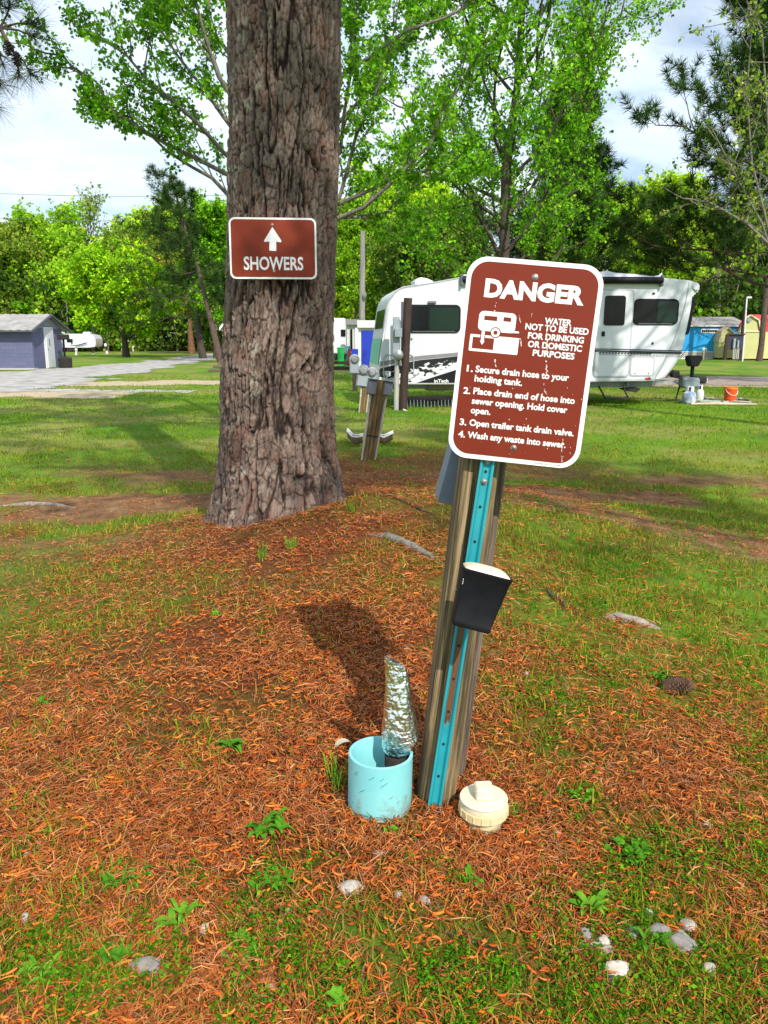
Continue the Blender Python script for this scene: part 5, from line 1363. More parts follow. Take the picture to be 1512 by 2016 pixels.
# two halves of split pipe, pale rims up, by the leaning hookup post
def trough(pts, lab):
    q = [G(px, py) for px, py in pts]; g = q[0]
    ro = thing('split_pipe', lab, 'pipe piece', g)
    mb = MB(); vs = []; fs = []; n = 9
    for i, v in enumerate(q):
        for k in range(n):
            a = PI * (.05 + .9 * k / (n - 1)); r = .11
            vs.append(v + Vector((0, -r * math.cos(a), r * (1.0 - math.sin(a)) + .01 + (.05 if i in (0,) else .015 * i))))
    for i in range(len(q) - 1):
        for k in range(n - 1): fs.append((i * n + k, i * n + k + 1, (i + 1) * n + k + 1, (i + 1) * n + k))
    nv = len(vs); vs += [v + Vector((0, 0, -.008)) for v in vs]; fs += [tuple(i + nv for i in f) for f in fs]
    mb.add(vs, fs); mb.build('trough', mk('brown_pipe', (.12, .06, .03), (.22, .12, .07), .8, 6), ro, True, smooth=1)
    mb = MB()
    for e in (0, n - 1): mb.tube([vs[i * n + e] + Vector((0, 0, .01)) for i in range(len(q))], .013, 8)
    mb.build('white_rim', M_white, ro, True, smooth=1)
trough([(684, 868), (694, 875), (704, 879), (714, 878)], 'white edged brown half pipe left of the leaning hookup post')
trough([(744, 877), (755, 877), (764, 875), (773, 872)], 'white edged brown half pipe right of the leaning hookup post')

# ------------------------------------------------------------------ far right: blue building, yellow sheds, panel, poles
def corrugated(mb, A, B, C, n):
    """A ribbed metal sheet: A to B along the eave, C - A up the slope."""
    A, B, C = Vector(A), Vector(B), Vector(C); up = C - A; nrm = (B - A).cross(up).normalized()
    if nrm.z < 0: nrm = -nrm
    vs = []; fs = []
    for i in range(n * 4 + 1):
        f = i / (n * 4.); h = .028 if i % 4 in (1,) else (.026 if i % 4 == 2 else 0)
        p = A + (B - A) * f + nrm * h; vs += [p, p + up, p - nrm * .03, p + up - nrm * .03]
    for i in range(n * 4):
        a = 4 * i; fs += [(a, a + 4, a + 5, a + 1), (a + 2, a + 3, a + 7, a + 6), (a, a + 2, a + 6, a + 4), (a + 1, a + 5, a + 7, a + 3)]
    mb.add(vs, fs)
M_roofm = mk('worn_metal_roof', (.20, .17, .15), (.42, .39, .36), .6, 3, (1, 1, .3), metal=.0, c3=(.52, .50, .47))
def make_blue():
    D = 62.0; A = P(1325, 705, D); A.z = 0; B = P(1462, 705, D); ze = P(1400, 641, D).z; zr = P(1400, 624, D + 3).z; zl = P(1400, 692.5, D).z
    ro = thing('cabin', 'bright blue cabin with metal roof and white lattice skirt beyond the trailer', 'building', (A.x, D, 0))
    w = B.x - A.x
    m = mk('bright_blue_wall', (.008, .26, .62), (.015, .36, .74), .5, .6, (1, 1, .6), pos=(.3, .7))
    MB().box((w / 2, 3, (zl + ze) / 2), (w, 6, ze - zl)).build('wall', m, ro, False)
    mb = MB(); corrugated(mb, (-.4, -.18, ze - .01), (w + .3, -.18, ze - .01), (-.4, 3, zr), 22); corrugated(mb, (-.4, 6.35, ze - .02), (w + .3, 6.35, ze - .02), (-.4, 3, zr), 22); mb.build('roof', M_roofm, ro, False)
    MB().box((w / 2, -.19, ze - .03), (w + .7, .05, .09)).build('eave_trim', M_white, ro, False)
    for x_ in (0, w): MB().prism([(0, ze), (3, zr - .05), (6, ze)], -.02, .02, Matrix.Translation((x_, 0, 0)) @ Matrix.Rotation(PI / 2, 4, 'Z')).build('gable', m, ro, False)
    mb = MB(); st = .17
    for s_ in (-1, 1):
        for i in range(int(w / st) + 5):
            x0 = i * st - zl * (s_ > 0); x1 = x0 + s_ * zl
            p, q = Vector((x0, -.01 * s_, 0)), Vector((x1, -.01 * s_, zl))
            if min(x0, x1) < -.1 or max(x0, x1) > w + .1: continue
            d = (q - p).normalized(); o_ = Vector((d.z, 0, -d.x)) * .022
            mb.add([p + o_, p - o_, q - o_, q + o_, p + o_ + Vector((0, .012, 0)), p - o_ + Vector((0, .012, 0)), q - o_ + Vector((0, .012, 0)), q + o_ + Vector((0, .012, 0))], [(0, 1, 2, 3), (7, 6, 5, 4), (0, 4, 5, 1), (2, 6, 7, 3)])
    mb.box((w / 2, 0, zl), (w, .05, .06)); mb.box((w / 2, 0, .03), (w, .05, .06)); mb.build('lattice', M_white, ro, False)
    MB().box((w / 2, .3, zl / 2), (w - .1, .02, zl)).build('underfloor', M_rubber, ro, False)
    a, c = P(1381, 688 - 43, D), P(1415.5, 653.5, D); a = P(1380, 645, D)
    wz0, wz1 = P(0, 656, D).z, P(0, 647.5, D).z; wx0, wx1 = P(1380, 650, D).x - A.x, P(1415.5, 650, D).x - A.x
    wn_ = MB().box(((wx0 + wx1) / 2, -.02, (wz0 + wz1) / 2), (wx1 - wx0, .06, wz1 - wz0)).build('window', M_white, ro, False)
    mb = MB(); k = 9
    for i in range(k): mb.box((wx0 + (wx1 - wx0) * (i + .85) / (k + .7), -.055, (wz0 + wz1) / 2), ((wx1 - wx0) / (k + 3.2), .02, (wz1 - wz0) * .56))
    mb.build('pane', M_glass, wn_, False)
make_blue()
M_yel = mk('pale_yellow_siding', (.50, .50, .20), (.55, .54, .24), .7, 2)
def shed(D, prof, lab, roofm, along, L, trim_y=None):
    pts = [P(px, py, D) for px, py in prof]; O = Vector((pts[0].x, D, 0))
    ro = thing('garden_shed', lab, 'shed', O); loc = [(p.x - O.x, max(p.z, .12) if 0 < i < len(pts) - 1 else .12) for i, p in enumerate(pts)]
    al = Vector(along).normalized() * L
    vs = [Vector((x, 0, z)) for x, z in loc] + [Vector((x, 0, z)) + al for x, z in loc]; n = len(loc)
    MB().add(vs, [tuple(range(n)), tuple(range(2 * n - 1, n - 1, -1)), (0, n, n + 1, 1), (n - 2, 2 * n - 2, 2 * n - 1, n - 1)]).build('wall', M_yel, ro, False)
    mb = MB(); o_ = al.normalized() * -.12
    for i in range(1, n - 2):
        a, b_ = Vector((loc[i][0], 0, loc[i][1])), Vector((loc[i + 1][0], 0, loc[i + 1][1])); nn = Vector((-(b_.z - a.z), 0, b_.x - a.x)).normalized() * .06
        a2, b2 = a + o_, b_ + o_
        mb.add([a2 + nn * .2, b2 + nn * .2, b2 + al * 1.04 + nn * .2, a2 + al * 1.04 + nn * .2, a2 + nn, b2 + nn, b2 + al * 1.04 + nn, a2 + al * 1.04 + nn], [(0, 1, 2, 3), (7, 6, 5, 4), (0, 4, 5, 1), (2, 6, 7, 3), (1, 5, 6, 2), (0, 3, 7, 4)])
    mb.build('roof', roofm, ro, False)
    mb = MB()
    for i in range(1, n - 2):
        a, b_ = Vector((loc[i][0], -.09, loc[i][1])), Vector((loc[i + 1][0], -.09, loc[i + 1][1])); mb.tube([a, b_], .07, 4)
    if trim_y: z = P(0, trim_y, D).z; xs = [x for x, _ in loc]; mb.box(((min(xs) + max(xs)) / 2, -.03, z), (max(xs) - min(xs), .05, .10))
    mb.build('trim', mk('shed_trim', (.62, .60, .42), None, .7), ro, False)
    MB().box((sum(v.x for v in vs) / len(vs), sum(v.y for v in vs) / len(vs), .06), (abs(al.x) * .5 + 1, abs(al.y) * .6, .1)).build('skid', M_rubber, ro, False)
    return ro, O
shed(60.5, [(1414, 704), (1415, 673), (1421, 653), (1433, 644.5), (1444.5, 655), (1451, 673), (1451, 704)], 'small pale yellow barn shaped shed in front of the blue cabin', mk('tan_roof', (.46, .33, .20), (.54, .40, .26), .8, 3), (.15, 1, 0), 2.0)
s2, O2 = shed(58.0, [(1452, 706), (1453, 653), (1465.5, 627), (1477, 620.5), (1493, 630), (1497, 653), (1497, 706)], 'larger pale yellow barn shaped shed with a bright red metal roof', mk('red_metal_roof', (.55, .02, .015), (.62, .04, .03), .45, 3), (.85, .5, 0), 9, 652.5)
MB().lathe([(.16, 0), (.16, .03), (0, .04)], 16, Matrix.Translation(P(1475, 630, 57.93) - O2) @ Matrix.Rotation(PI / 2, 4, 'X')).build('vent', M_grey, s2, False)
def make_panel():
    D = 54.0; b_ = P(1428, 708, D); b_.z = 0
    ro = thing('meter_board', 'dark board with two grey meter boxes in front of the yellow sheds', 'meter board', b_)
    mb = MB(); mb.tube([P(1426.5, 708, D), P(1432, 659, D)], .13, 4); mb.build('board_post', M_darkpole, ro)
    a, c = P(1431, 688.5, D), P(1465, 659, D)
    MB().box(((a.x + c.x) / 2, D + .05, (a.z + c.z) / 2), (c.x - a.x, .08, c.z - a.z)).build('board', mk('navy_board', (.025, .028, .05), (.04, .04, .065), .7, 2), ro)
    MB().box(((a.x + c.x) / 2, D + .02, c.z + .03), (c.x - a.x + .1, .2, .10)).build('cap_rail', M_darkpole, ro)
    for x0, x1, y0, y1 in ((1442, 1448.5, 666.5, 686), (1450, 1455, 670, 686)):
        p, q = P(x0, y1, D - .1), P(x1, y0, D - .1); MB().box(((p.x + q.x) / 2, D - .1, (p.z + q.z) / 2), (q.x - p.x, .18, q.z - p.z), bev=.02).build('meter_box', M_grey, ro)
    for x in (1444, 1447, 1451, 1454): MB().tube([P(x, 686, D - .08), P(x - 1, 707, D - .08)], .05, 6).build('conduit', M_pvcg, ro)
    b2 = G(1456, 710); r2_ = thing('utility_pole', 'thin dark utility pole behind the meter board', 'utility pole', b2)
    MB().tube([b2 - Vector((0, 0, .3)), P(1463, 640, b2.y), P(1470.5, 578, b2.y)], [.13, .12, .10], 10).build('shaft', M_darkpole, r2_, smooth=1)
    b3 = P(1462, 708, 55.5); b3.z = 0; r3_ = thing('lamp_pole', 'slim white lamp pole beside the dark utility pole', 'lamp pole', b3)
    mb = MB(); mb.tube([b3, P(1470.5, 586, 55.5)], .055, 8); mb.tube([P(1470.5, 588, 55.5), P(1474, 585.5, 55.5)], .04, 6); mb.build('pole_shaft', M_white, r3_)
    p = P(1475, 586, 55.5); MB().box(p, (.36, .2, .14), bev=.05).build('lamp_head', M_white, r3_)
    for px, lab in ((1385, 'white topped water tap post in front of the blue cabin'),):
        g = G(px, 708); rr_ = thing('tap_post', lab, 'tap post', g)
        MB().tube([g, P(px + 1, 688, g.y)], .07, 6).build('post', mk('tan_post', (.45, .38, .24), None, .8), rr_)
        mb = MB(); mb.tube([P(px - 2, 686.5, g.y), P(px + 6, 686.5, g.y)], .07, 6); mb.tube([P(px - 1, 690, g.y), P(px - 1, 686, g.y)], .06, 6); mb.tube([P(px + 5, 691, g.y), P(px + 5, 686, g.y)], .06, 6); mb.build('tap', M_white, rr_)
make_panel()

# ------------------------------------------------------------------ middle: blue and white cabin, bins, utility pole
def make_mid():
    D = 43.0; X = lambda px, d=D: P(px, 670, d).x; Zp = lambda py, d=D: P(756, py, d).z
    ro = thing('cabin', 'white cabin with a royal blue door panel between the big pine and the trailer', 'building', (X(705), D, 0)); o_ = Vector((X(705), D, 0))
    def bx(par, x0, x1, y0, y1, d0, d1, mat, nm): return MB().box(((X(x0) + X(x1)) / 2, (d0 + d1) / 2, (Zp(y0) + Zp(y1)) / 2), (X(x1) - X(x0), d1 - d0, abs(Zp(y0) - Zp(y1)))).build(nm, mat, par)
    bx(ro, 706, 752, 645, 721, D, D + 4, M_white, 'wall'); bx(ro, 704, 754, 631, 645, D - .25, D + 4.2, M_white, 'roof')
    bl = mk('royal_blue', (.012, .035, .40), (.014, .04, .46), .45, 2)
    bx(ro, 711.5, 738, 651, 719, D - .06, D - .01, bl, 'door')
    r2_ = thing('cabin', 'long off white mobile home behind the white cabin with the blue panel', 'building', (X(690, 52), 52, 0))
    Q = lambda px: P(px, 670, 52).x; ZQ = lambda py: P(756, py, 52).z
    MB().box(((Q(683) + Q(712)) / 2, 55, (ZQ(640) + .3) / 2 + .1), (Q(712) - Q(683), 6, ZQ(640) - .3)).build('wall', mk('offwhite_siding', (.60, .60, .58), (.50, .50, .48), .6, 3), r2_)
    MB().box(((Q(681) + Q(714)) / 2, 55, ZQ(634)), (Q(714) - Q(681), 6.6, .35)).build('roof', mk('grey_roof_edge', (.22, .22, .22), None, .7), r2_)
    for a, b_, c_, e in ((690, 694, 648, 690), (699, 704, 645, 715)): MB().box(((Q(a) + Q(b_)) / 2, 51.95, (ZQ(c_) + ZQ(e)) / 2), (Q(b_) - Q(a), .08, ZQ(c_) - ZQ(e))).build('window', M_glass if a == 690 else M_gel, r2_)
    MB().box(((Q(692) + Q(705)) / 2, 51.9, (ZQ(687) + ZQ(715)) / 2), (Q(705) - Q(692), .1, ZQ(687) - ZQ(715))).build('blue_skirt', bl, r2_)
    r3_ = thing('trailer_home', 'white boxy camper just right of the big pine trunk', 'camper', (P(668, 670, 60).x, 60, 0))
    q = lambda px: P(px, 670, 60).x
    w3 = MB().box(((q(640) + q(681)) / 2, 62, 1.75), (q(681) - q(640), 4, 2.7), bev=.12).build('body', M_gel, r3_)
    MB().box((q(676), 59.97, 2.0), (.35, .06, .5)).build('window', M_glass, r3_)
    MB().box(((q(640) + q(681)) / 2, 62, .2), (q(681) - q(640) - .3, 3.6, .4)).build('skirt', M_rubber, r3_)
    # bins and boxes
    def bin_(px0, px1, py0, py1, d, mat, lab, nm='bin'):
        a, c = P(px0, py1, d), P(px1, py0, d); r_ = thing(nm, lab, nm.replace('_', ' '), ((a.x + c.x) / 2, d, 0)); h = c.z; w = (c.x - a.x)
        mb = MB(); z0 = .02
        mb.add([Vector((sx_ * w * k / 2, sy_ * w * k / 2, z)) for z, k in ((z0, .82), (h * .9, 1.0)) for sx_, sy_ in ((-1, -1), (1, -1), (1, 1), (-1, 1))], [(3, 2, 1, 0), (4, 5, 6, 7), (0, 1, 5, 4), (1, 2, 6, 5), (2, 3, 7, 6), (3, 0, 4, 7)])
        mb.build('body', mat, r_, False, bevel=.02); MB().box((0, 0, h * .94), (w * 1.08, w * 1.08, h * .08), bev=.02).build('lid', mat, r_, False)
        mb = MB()
        for s_ in (-1, 1): mb.lathe([(h * .08, -.04), (h * .08, .04), (0, .045)], 10, Matrix.Translation((s_ * w * .36, w * .40, h * .08)) @ Matrix.Rotation(PI / 2, 4, 'Y'))
        mb.build('wheel', M_rubber, r_, False)
    bin_(664.5, 677.5, 683, 715, 44.5, mk('bright_green', (.01, .38, .08), None, .5), 'bright green wheeled bin beside the big pine trunk')
    bin_(682, 689, 680, 697, 47, mk('sky_blue', (.03, .30, .50), None, .5), 'small sky blue bin right of the green bin')
    bin_(685, 691, 686, 700, 46, mk('orange_red', (.65, .08, .02), None, .5), 'small orange bin in front of the sky blue bin')
    g = G(675, 725); tb = thing('timber_edging', 'low dark timber edging on the lawn right of the big pine', 'timber edging', g)
    for i, (a, c, py) in enumerate(((655, 690, 729), (658, 686, 723))):
        p, e = G(a, py), G(c, py); MB().box(((p.x + e.x) / 2, p.y, .10 + .14 * i), (e.x - p.x, .16, .17), bev=.01).build('beam', M_darkpole, tb)
    g = G(425, 728); tb = thing('timber_edging', 'stack of dark timbers on the lawn left of the big pine', 'timber edging', g)
    for i, (a, c, py) in enumerate(((410, 452, 732), (420, 452, 729), (430, 452, 727))):
        p, e = G(a, py), G(c, py); MB().box(((p.x + e.x) / 2, p.y, .07 + .12 * i), (e.x - p.x, .14, .12), bev=.01).build('beam', M_woodg, tb)
    # white and green hut half hidden by the pine on its left
    D4 = 40.0; a, c = P(440, 697, D4), P(505, 640, D4)
    hut = thing('hut', 'white hut with a green door half hidden behind the left edge of the big pine', 'hut', (a.x, D4, 0))
    MB().box(((a.x + c.x) / 2, D4 + 1.5, c.z / 2), (c.x - a.x, 3, c.z)).build('wall', M_white, hut)
    zt, za = P(0, 647, D4).z, P(0, 625, D4).z; xm = (a.x + c.x) / 2
    MB().prism([(a.x - .12, zt - .1), (xm, za + .5), (c.x + .12, zt - .1), (c.x + .12, zt + .05), (xm, za + .65), (a.x - .12, zt + .05)], D4 - .2, D4 + 3.2).build('roof', M_white, hut)
    gx0, gx1 = P(443.5, 0, D4).x, P(470, 0, D4).x
    MB().box(((P(443.5, 670, D4).x + P(470, 670, D4).x) / 2, D4 - .03, 1.15), (P(470, 670, D4).x - P(443.5, 670, D4).x, .05, 2.2)).build('door', mk('deep_green', (.01, .16, .08), None, .5), hut)
    # tall grey utility pole and wires
    b_ = P(712.5, 715, 48); b_.z = 0; up = thing('utility_pole', 'tall grey utility pole right of the big pine among green leaves', 'utility pole', b_)
    MB().tube([b_, P(713.5, 540, 48), P(714, 455, 48)], [.19, .17, .14], 10).build('shaft', M_greypole, up, smooth=1)
    MB().lathe([(.10, 0), (.12, .1), (.12, .22), (.05, .26), (0, .26)], 12, Matrix.Translation(P(718, 586, 47.7))).build('lamp_head', M_steel, up)
    for ya, yb, D5, lab in ((379, 381, 66, 'upper thin power line crossing the sky on the left'), (428, 430, 70, 'lower thin power line crossing above the left trees')):
        p, q_ = P(-60, ya, D5), P(560, yb, D5); mb = MB(); mb.tube([p + (q_ - p) * f - Vector((0, 0, .25 * math.sin(PI * f))) for f in np.linspace(0, 1, 14)], .018, 5)
        tag(mb.build('power_line', M_greyd), lab, 'power line')
    mb = MB(); a = P(-60, 379, 66); 
make_mid()

# ------------------------------------------------------------------ left: block shed, camper, lantern post, markers
def make_left():
    D = 40.0; c = P(68, 725, D); c.z = 0
    ro = thing('block_building', 'slate blue painted block building with a metal roof and a white door', 'building', c)
    ze = P(68, 645.5, D).z; dp = 3.7; wl = 14.0; zr = ze + .72
    m, t_, b_ = new_mat('slate_blue_block'); tc_ = t_.nodes.new('ShaderNodeTexCoord')
    br = t_.nodes.new('ShaderNodeTexBrick'); br.inputs['Scale'].default_value = 1.0; br.inputs['Mortar Size'].default_value = .006; br.inputs['Brick Width'].default_value = .4; br.inputs['Row Height'].default_value = .2
    br.inputs['Color1'].default_value = (.105, .115, .215, 1); br.inputs['Color2'].default_value = (.125, .135, .235, 1); br.inputs['Mortar'].default_value = (.085, .09, .17, 1)
    mp_ = t_.nodes.new('ShaderNodeMapping'); mp_.inputs['Rotation'].default_value = (PI / 2, 0, 0); sx_ = t_.nodes.new('ShaderNodeSeparateXYZ'); cx_ = t_.nodes.new('ShaderNodeCombineXYZ'); ad = t_.nodes.new('ShaderNodeMath'); ad.operation = 'ADD'
    t_.links.new(tc_.outputs['Object'], sx_.inputs[0]); t_.links.new(sx_.outputs[0], ad.inputs[0]); t_.links.new(sx_.outputs[1], ad.inputs[1]); t_.links.new(ad.outputs[0], cx_.inputs[0]); t_.links.new(sx_.outputs[2], cx_.inputs[1]); t_.links.new(cx_.outputs[0], br.inputs['Vector'])
    t_.links.new(br.outputs['Color'], b_.inputs['Base Color']); bu_ = t_.nodes.new('ShaderNodeBump'); bu_.inputs['Strength'].default_value = .5; bu_.inputs['Distance'].default_value = .01; t_.links.new(br.outputs['Fac'], bu_.inputs['Height']); bu_.invert = True; t_.links.new(bu_.outputs[0], b_.inputs['Normal']); b_.inputs['Roughness'].default_value = .6
    MB().box((-wl / 2, dp / 2, ze / 2), (wl, dp, ze)).build('wall', m, ro, False)
    MB().prism([(0, ze), (dp / 2, zr - .06), (dp, ze)], -.04, .0, Matrix.Rotation(PI / 2, 4, 'Z')).build('gable', mk('weathered_board', (.16, .22, .26), (.24, .30, .33), .85, 6, (1, 6, .4)), ro, False)
    mb = MB(); corrugated(mb, (-wl - .3, -.55, ze - .12), (.35, -.55, ze - .12), (-wl - .3, dp / 2, zr), 34); corrugated(mb, (-wl - .3, dp + .55, ze - .12), (.35, dp + .55, ze - .12), (-wl - .3, dp / 2, zr), 34)
    mb.build('roof', mk('galvanised_roof', (.24, .22, .205), (.36, .335, .31), .5, 2), ro, False)
    mb = MB(); mb.tube([(.33, -.55, ze - .16), (.33, dp / 2, zr - .04), (.33, dp + .55, ze - .16)], .07, 4); mb.tube([(-wl, -.5, ze - .16), (.33, -.5, ze - .16)], .06, 4); mb.build('fascia', mk('dark_fascia', (.07, .08, .10), None, .8), ro, False)
    MB().box((-wl / 2, -.3, .03), (wl + .4, .5, .08)).build('footing', mk('pale_concrete', (.45, .43, .40), None, .9), ro, False)
    y0 = dp * .40; dr = MB().box((.03, y0 + .48, 1.06), (.06, 1.1, 2.14)).build('door_frame', M_white, ro, False)
    dd = MB().box((.07, y0 + .48, 1.04), (.04, .86, 2.02), bev=.01).build('door', M_gel, dr, False)
    mb = MB(); mb.box((.095, y0 + .40, 1.35), (.006, .12, .36)); mb.box((.095, y0 + .18, .98), (.03, .05, .1)); mb.build('door_notice', M_greyd, dr, False)
    MB().box((.05, y0 + .40, 2.36), (.06, 1.3, .34)).build('lintel', mk('grey_board', (.22, .24, .25), None, .8), ro, False)
    # camper
    D = 100.0; a, c = P(122, 697, D), P(187, 657, D)
    r2_ = thing('camper', 'white camper with a thin black swoosh parked far left behind the block building', 'camper', (a.x, D, 0)); w = c.x - a.x; h = c.z
    MB().prism([(-.6, .75), (0, .55), (w * .78, .55), (w * .97, .65), (w, 1.0), (w, h - .6), (w - .25, h - .15), (w * .75, h), (.2, h), (-.3, h - .35), (-.6, h - .35)], D * 0, 2.5).build('body', M_gel, r2_, False, smooth=.5)
    mb = MB(); mb.box((w * .70, 1, h + .1), (.9, .8, .25), bev=.06); mb.box((-.3, 1, h + .1), (.8, .8, .25), bev=.06); mb.build('roof_box', M_gel, r2_, False)
    wn_ = MB().box((w * .26, -.02, h * .62), (.75, .06, .42), bev=.02).build('window', M_black, r2_, False)
    MB().box((w * .26, -.055, h * .62), (.60, .02, .30)).build('pane', M_glass, wn_, False)
    mb = MB(); mb.tube([(w * .25, -.01, h * .34), (w * .5, -.01, h * .38), (w * .68, -.01, h * .47), (w * .76, -.01, h * .52)], [.02, .05, .06, .02], 6); mb.tube([(w * .4, -.01, h * .30), (w * .6, -.01, h * .34), (w * .76, -.01, h * .44)], [.02, .04, .02], 6); mb.build('swoosh', M_black, r2_, False)
    for f in (.22, .34):
        wh = MB().lathe([(.2, 0), (.36, .02), (.36, .2), (.2, .22)], 20, Matrix.Translation((w * f, .3, .36)) @ Matrix.Rotation(PI / 2, 4, 'X')).build('wheel', M_rubber, r2_, False)
    MB().box((-.1, 1.2, .55), (1.0, 1.2, .7)).build('skirt', M_rubber, r2_, False)
    for x_ in (w * .42, w * .9): MB().box((x_, .3, .28), (.1, .1, .56)).build('stabiliser', M_greyd, r2_, False)
    # black grill on a post
    g = G(129.5, 724); r3_ = thing('pedestal_grill', 'black pedestal grill with a round base beside the block building', 'grill', g)
    MB().lathe([(.30, 0), (.34, .04), (.36, .5), (.30, .56), (.10, .60), (0, .60)], 20).build('base', M_rubber, r3_, False, smooth=.6)
    MB().tube([(0, 0, .5), (0, 0, 1.5)], .06, 8).build('post', M_black, r3_, False); MB().box((0, 0, 1.62), (.55, .4, .28), bev=.04).build('firebox', M_rubber, r3_, False)
    for i, (px, pb, pt, lab) in enumerate(((211, 697, 676, 'white capped marker post left of the bright green tree trunk'), (241, 692, 676, 'white capped marker post close beside the bright green tree trunk'), (262, 692, 681, 'short white marker post right of the bright green tree trunk'), (150, 699, 686, 'thin white hookup post in front of the far camper'), (183, 699, 686, 'dark topped hookup post at the right end of the far camper'))):
        g = G(px, pb); t_ = P(px - 4 if i == 0 else px, pt, g.y); r_ = thing('marker_post', lab, 'marker post', g, group='marker posts on the far lawn')
        MB().tube([g, g + (t_ - g) * .75], .085, 6).build('shaft', M_darkpole if i in (0, 1, 4) else M_white, r_)
        MB().tube([g + (t_ - g) * .72, t_], .14, 6).build('cap', M_white if i < 4 else M_darkpole, r_); MB().tube([g, g + (t_ - g) * .3], .12, 6).build('sleeve', M_white, r_)
make_left()
# ------------------------------------------------------------------ trees
GREEN = [(.055, .17, .012), (.085, .24, .016), (.12, .29, .022), (.04, .12, .012), (.16, .33, .03)]
DARKG = [(.022, .055, .016), (.035, .075, .020), (.05, .09, .022), (.015, .035, .012)]
class Tree:
    def __init__(s, seed): s.mb = MB(); s.tw = []; s.r = random.Random(seed); s.seed = seed
    def limb(s, pts, r0, r1=.01, n=7):
        k = len(pts); s.mb.tube(pts, [r0 + (r1 - r0) * (i / (k - 1)) ** .8 for i in range(k)], n, cap=False)
    def wander(s, p, d, L, up=.15, jit=.18, k=6):
        pts = [Vector(p)]; d = Vector(d).normalized()
        for i in range(k):
            d = (d + Vector((s.r.gauss(0, jit), s.r.gauss(0, jit), s.r.gauss(0, jit) + up))).normalized(); pts.append(pts[-1] + d * (L / k))
        return pts
    def branch(s, p, d, L, r, depth, spread=.75, up=.12, nsub=5, twig=.5):
        pts = s.wander(p, d, L, up, .16); s.limb(pts, r, r * .25, 6 if depth else 4)
        if depth <= 0 or L < twig:
            s.tw.append(pts); return
        s.tw.append(pts[3:])
        for j in range(nsub):
            f = .22 + .75 * (j + s.r.random()) / nsub; x = f * (len(pts) - 1); i = min(int(x), len(pts) - 2); q = pts[i] + (pts[i + 1] - pts[i]) * (x - i)
            dd = (pts[i + 1] - pts[i]).normalized()
            side = Vector((s.r.gauss(0, 1), s.r.gauss(0, 1), s.r.gauss(0, .7))); side = (side - dd * side.dot(dd)).normalized()
            s.branch(q, dd * (1 - spread * .45) + side * spread, L * (.55 - .25 * f) * (.8 + .5 * s.r.random()), r * .45, depth - 1, spread, up * .8, max(3, nsub - 1), twig)
    def leaves(s, n, size, spread, pal_, droop=.3, clump=5):
        """n leaves gathered in small clumps along the twigs."""
        g = np.random.default_rng(s.seed)
        P0, W0 = [], []
        for pts in s.tw:
            for a, b in zip(pts[:-1], pts[1:]): P0.append((a, b)); W0.append((b - a).length)
        W0 = np.array(W0); A = np.array([[*a] for a, b in P0]); B = np.array([[*b] for a, b in P0])
        m = max(1, n // clump); ii = g.choice(len(W0), m, p=W0 / W0.sum()); f = g.random((m, 1))
        c = A[ii] + (B[ii] - A[ii]) * f + g.normal(0, spread, (m, 3))
        cc = np.array(pal_)[g.integers(0, len(pal_), m)] * (1 + .18 * g.standard_normal((m, 1)))
        c = np.repeat(c, clump, 0); col = np.repeat(cc, clump, 0) * (1 + .15 * g.standard_normal((m * clump, 1))); N_ = len(c)
        d = g.normal(0, 1, (N_, 3)); d[:, 2] -= droop; d /= np.linalg.norm(d, axis=1, keepdims=True)
        e = g.normal(0, 1, (N_, 3)); e -= d * (e * d).sum(1, keepdims=True); e /= np.linalg.norm(e, axis=1, keepdims=True)
        sz = size * (.6 + .7 * g.random((N_, 1))); c = c + d * sz * .3
        nn = np.cross(d, e)
        V = np.stack([c, c + d * sz * .55 + e * sz * .42 + nn * sz * .1, c + d * sz * 1.1, c + d * sz * .55 - e * sz * .42 + nn * sz * .1], 1)
        return V.reshape(-1, 3), np.arange(N_ * 4).reshape(-1, 4), np.repeat(np.clip(col, .004, .9), 4, 0)
    def needles(s, per, nneedle, length, width, pal_, step=.25, tip_only=True):
        """Bottle brush tufts of needles at the twig ends."""
        g = np.random.default_rng(s.seed + 1); C, D = [], []
        for pts in s.tw:
            L = sum((b - a).length for a, b in zip(pts[:-1], pts[1:])); k = max(2, int(L / step))
            for j in range(per if not tip_only else k):
                x = (1 - (j / k) * .75) * (len(pts) - 1) - 1e-4; i = max(0, min(int(x), len(pts) - 2)); q = pts[i] + (pts[i + 1] - pts[i]) * (x - i)
                C.append(q); D.append((pts[i + 1] - pts[i]).normalized())
        C = np.array([[*v] for v in C]); D = np.array([[*v] for v in D]); m = len(C)
        cc = np.array(pal_)[g.integers(0, len(pal_), m)] * (1 + .2 * g.standard_normal((m, 1)))
        C = np.repeat(C, nneedle, 0); D = np.repeat(D, nneedle, 0); col = np.repeat(cc, nneedle, 0); N_ = len(C)
        d = g.normal(0, 1, (N_, 3)); d /= np.linalg.norm(d, axis=1, keepdims=True); d = d + D * .75 + np.array([0, 0, .15]); d /= np.linalg.norm(d, axis=1, keepdims=True)
        e = g.normal(0, 1, (N_, 3)); e -= d * (e * d).sum(1, keepdims=True); e /= np.linalg.norm(e, axis=1, keepdims=True)
        l = length * (.7 + .5 * g.random((N_, 1))); w = width
        V = np.stack([C - e * w / 2, C + e * w / 2, C + d * l + e * w * .15, C + d * l - e * w * .15], 1)
        return V.reshape(-1, 3), np.arange(N_ * 4).reshape(-1, 4), np.repeat(np.clip(col, .004, .9), 4, 0)
    def finish(s, root, wood, leafdata, lm, extra=None, crown='crown'):
        s.mb.build('trunk', wood, root, True, smooth=1.2)
        V, F, c = leafdata; return mesh_np(crown, V - np.array(root.location), F, lm, root, col=c)
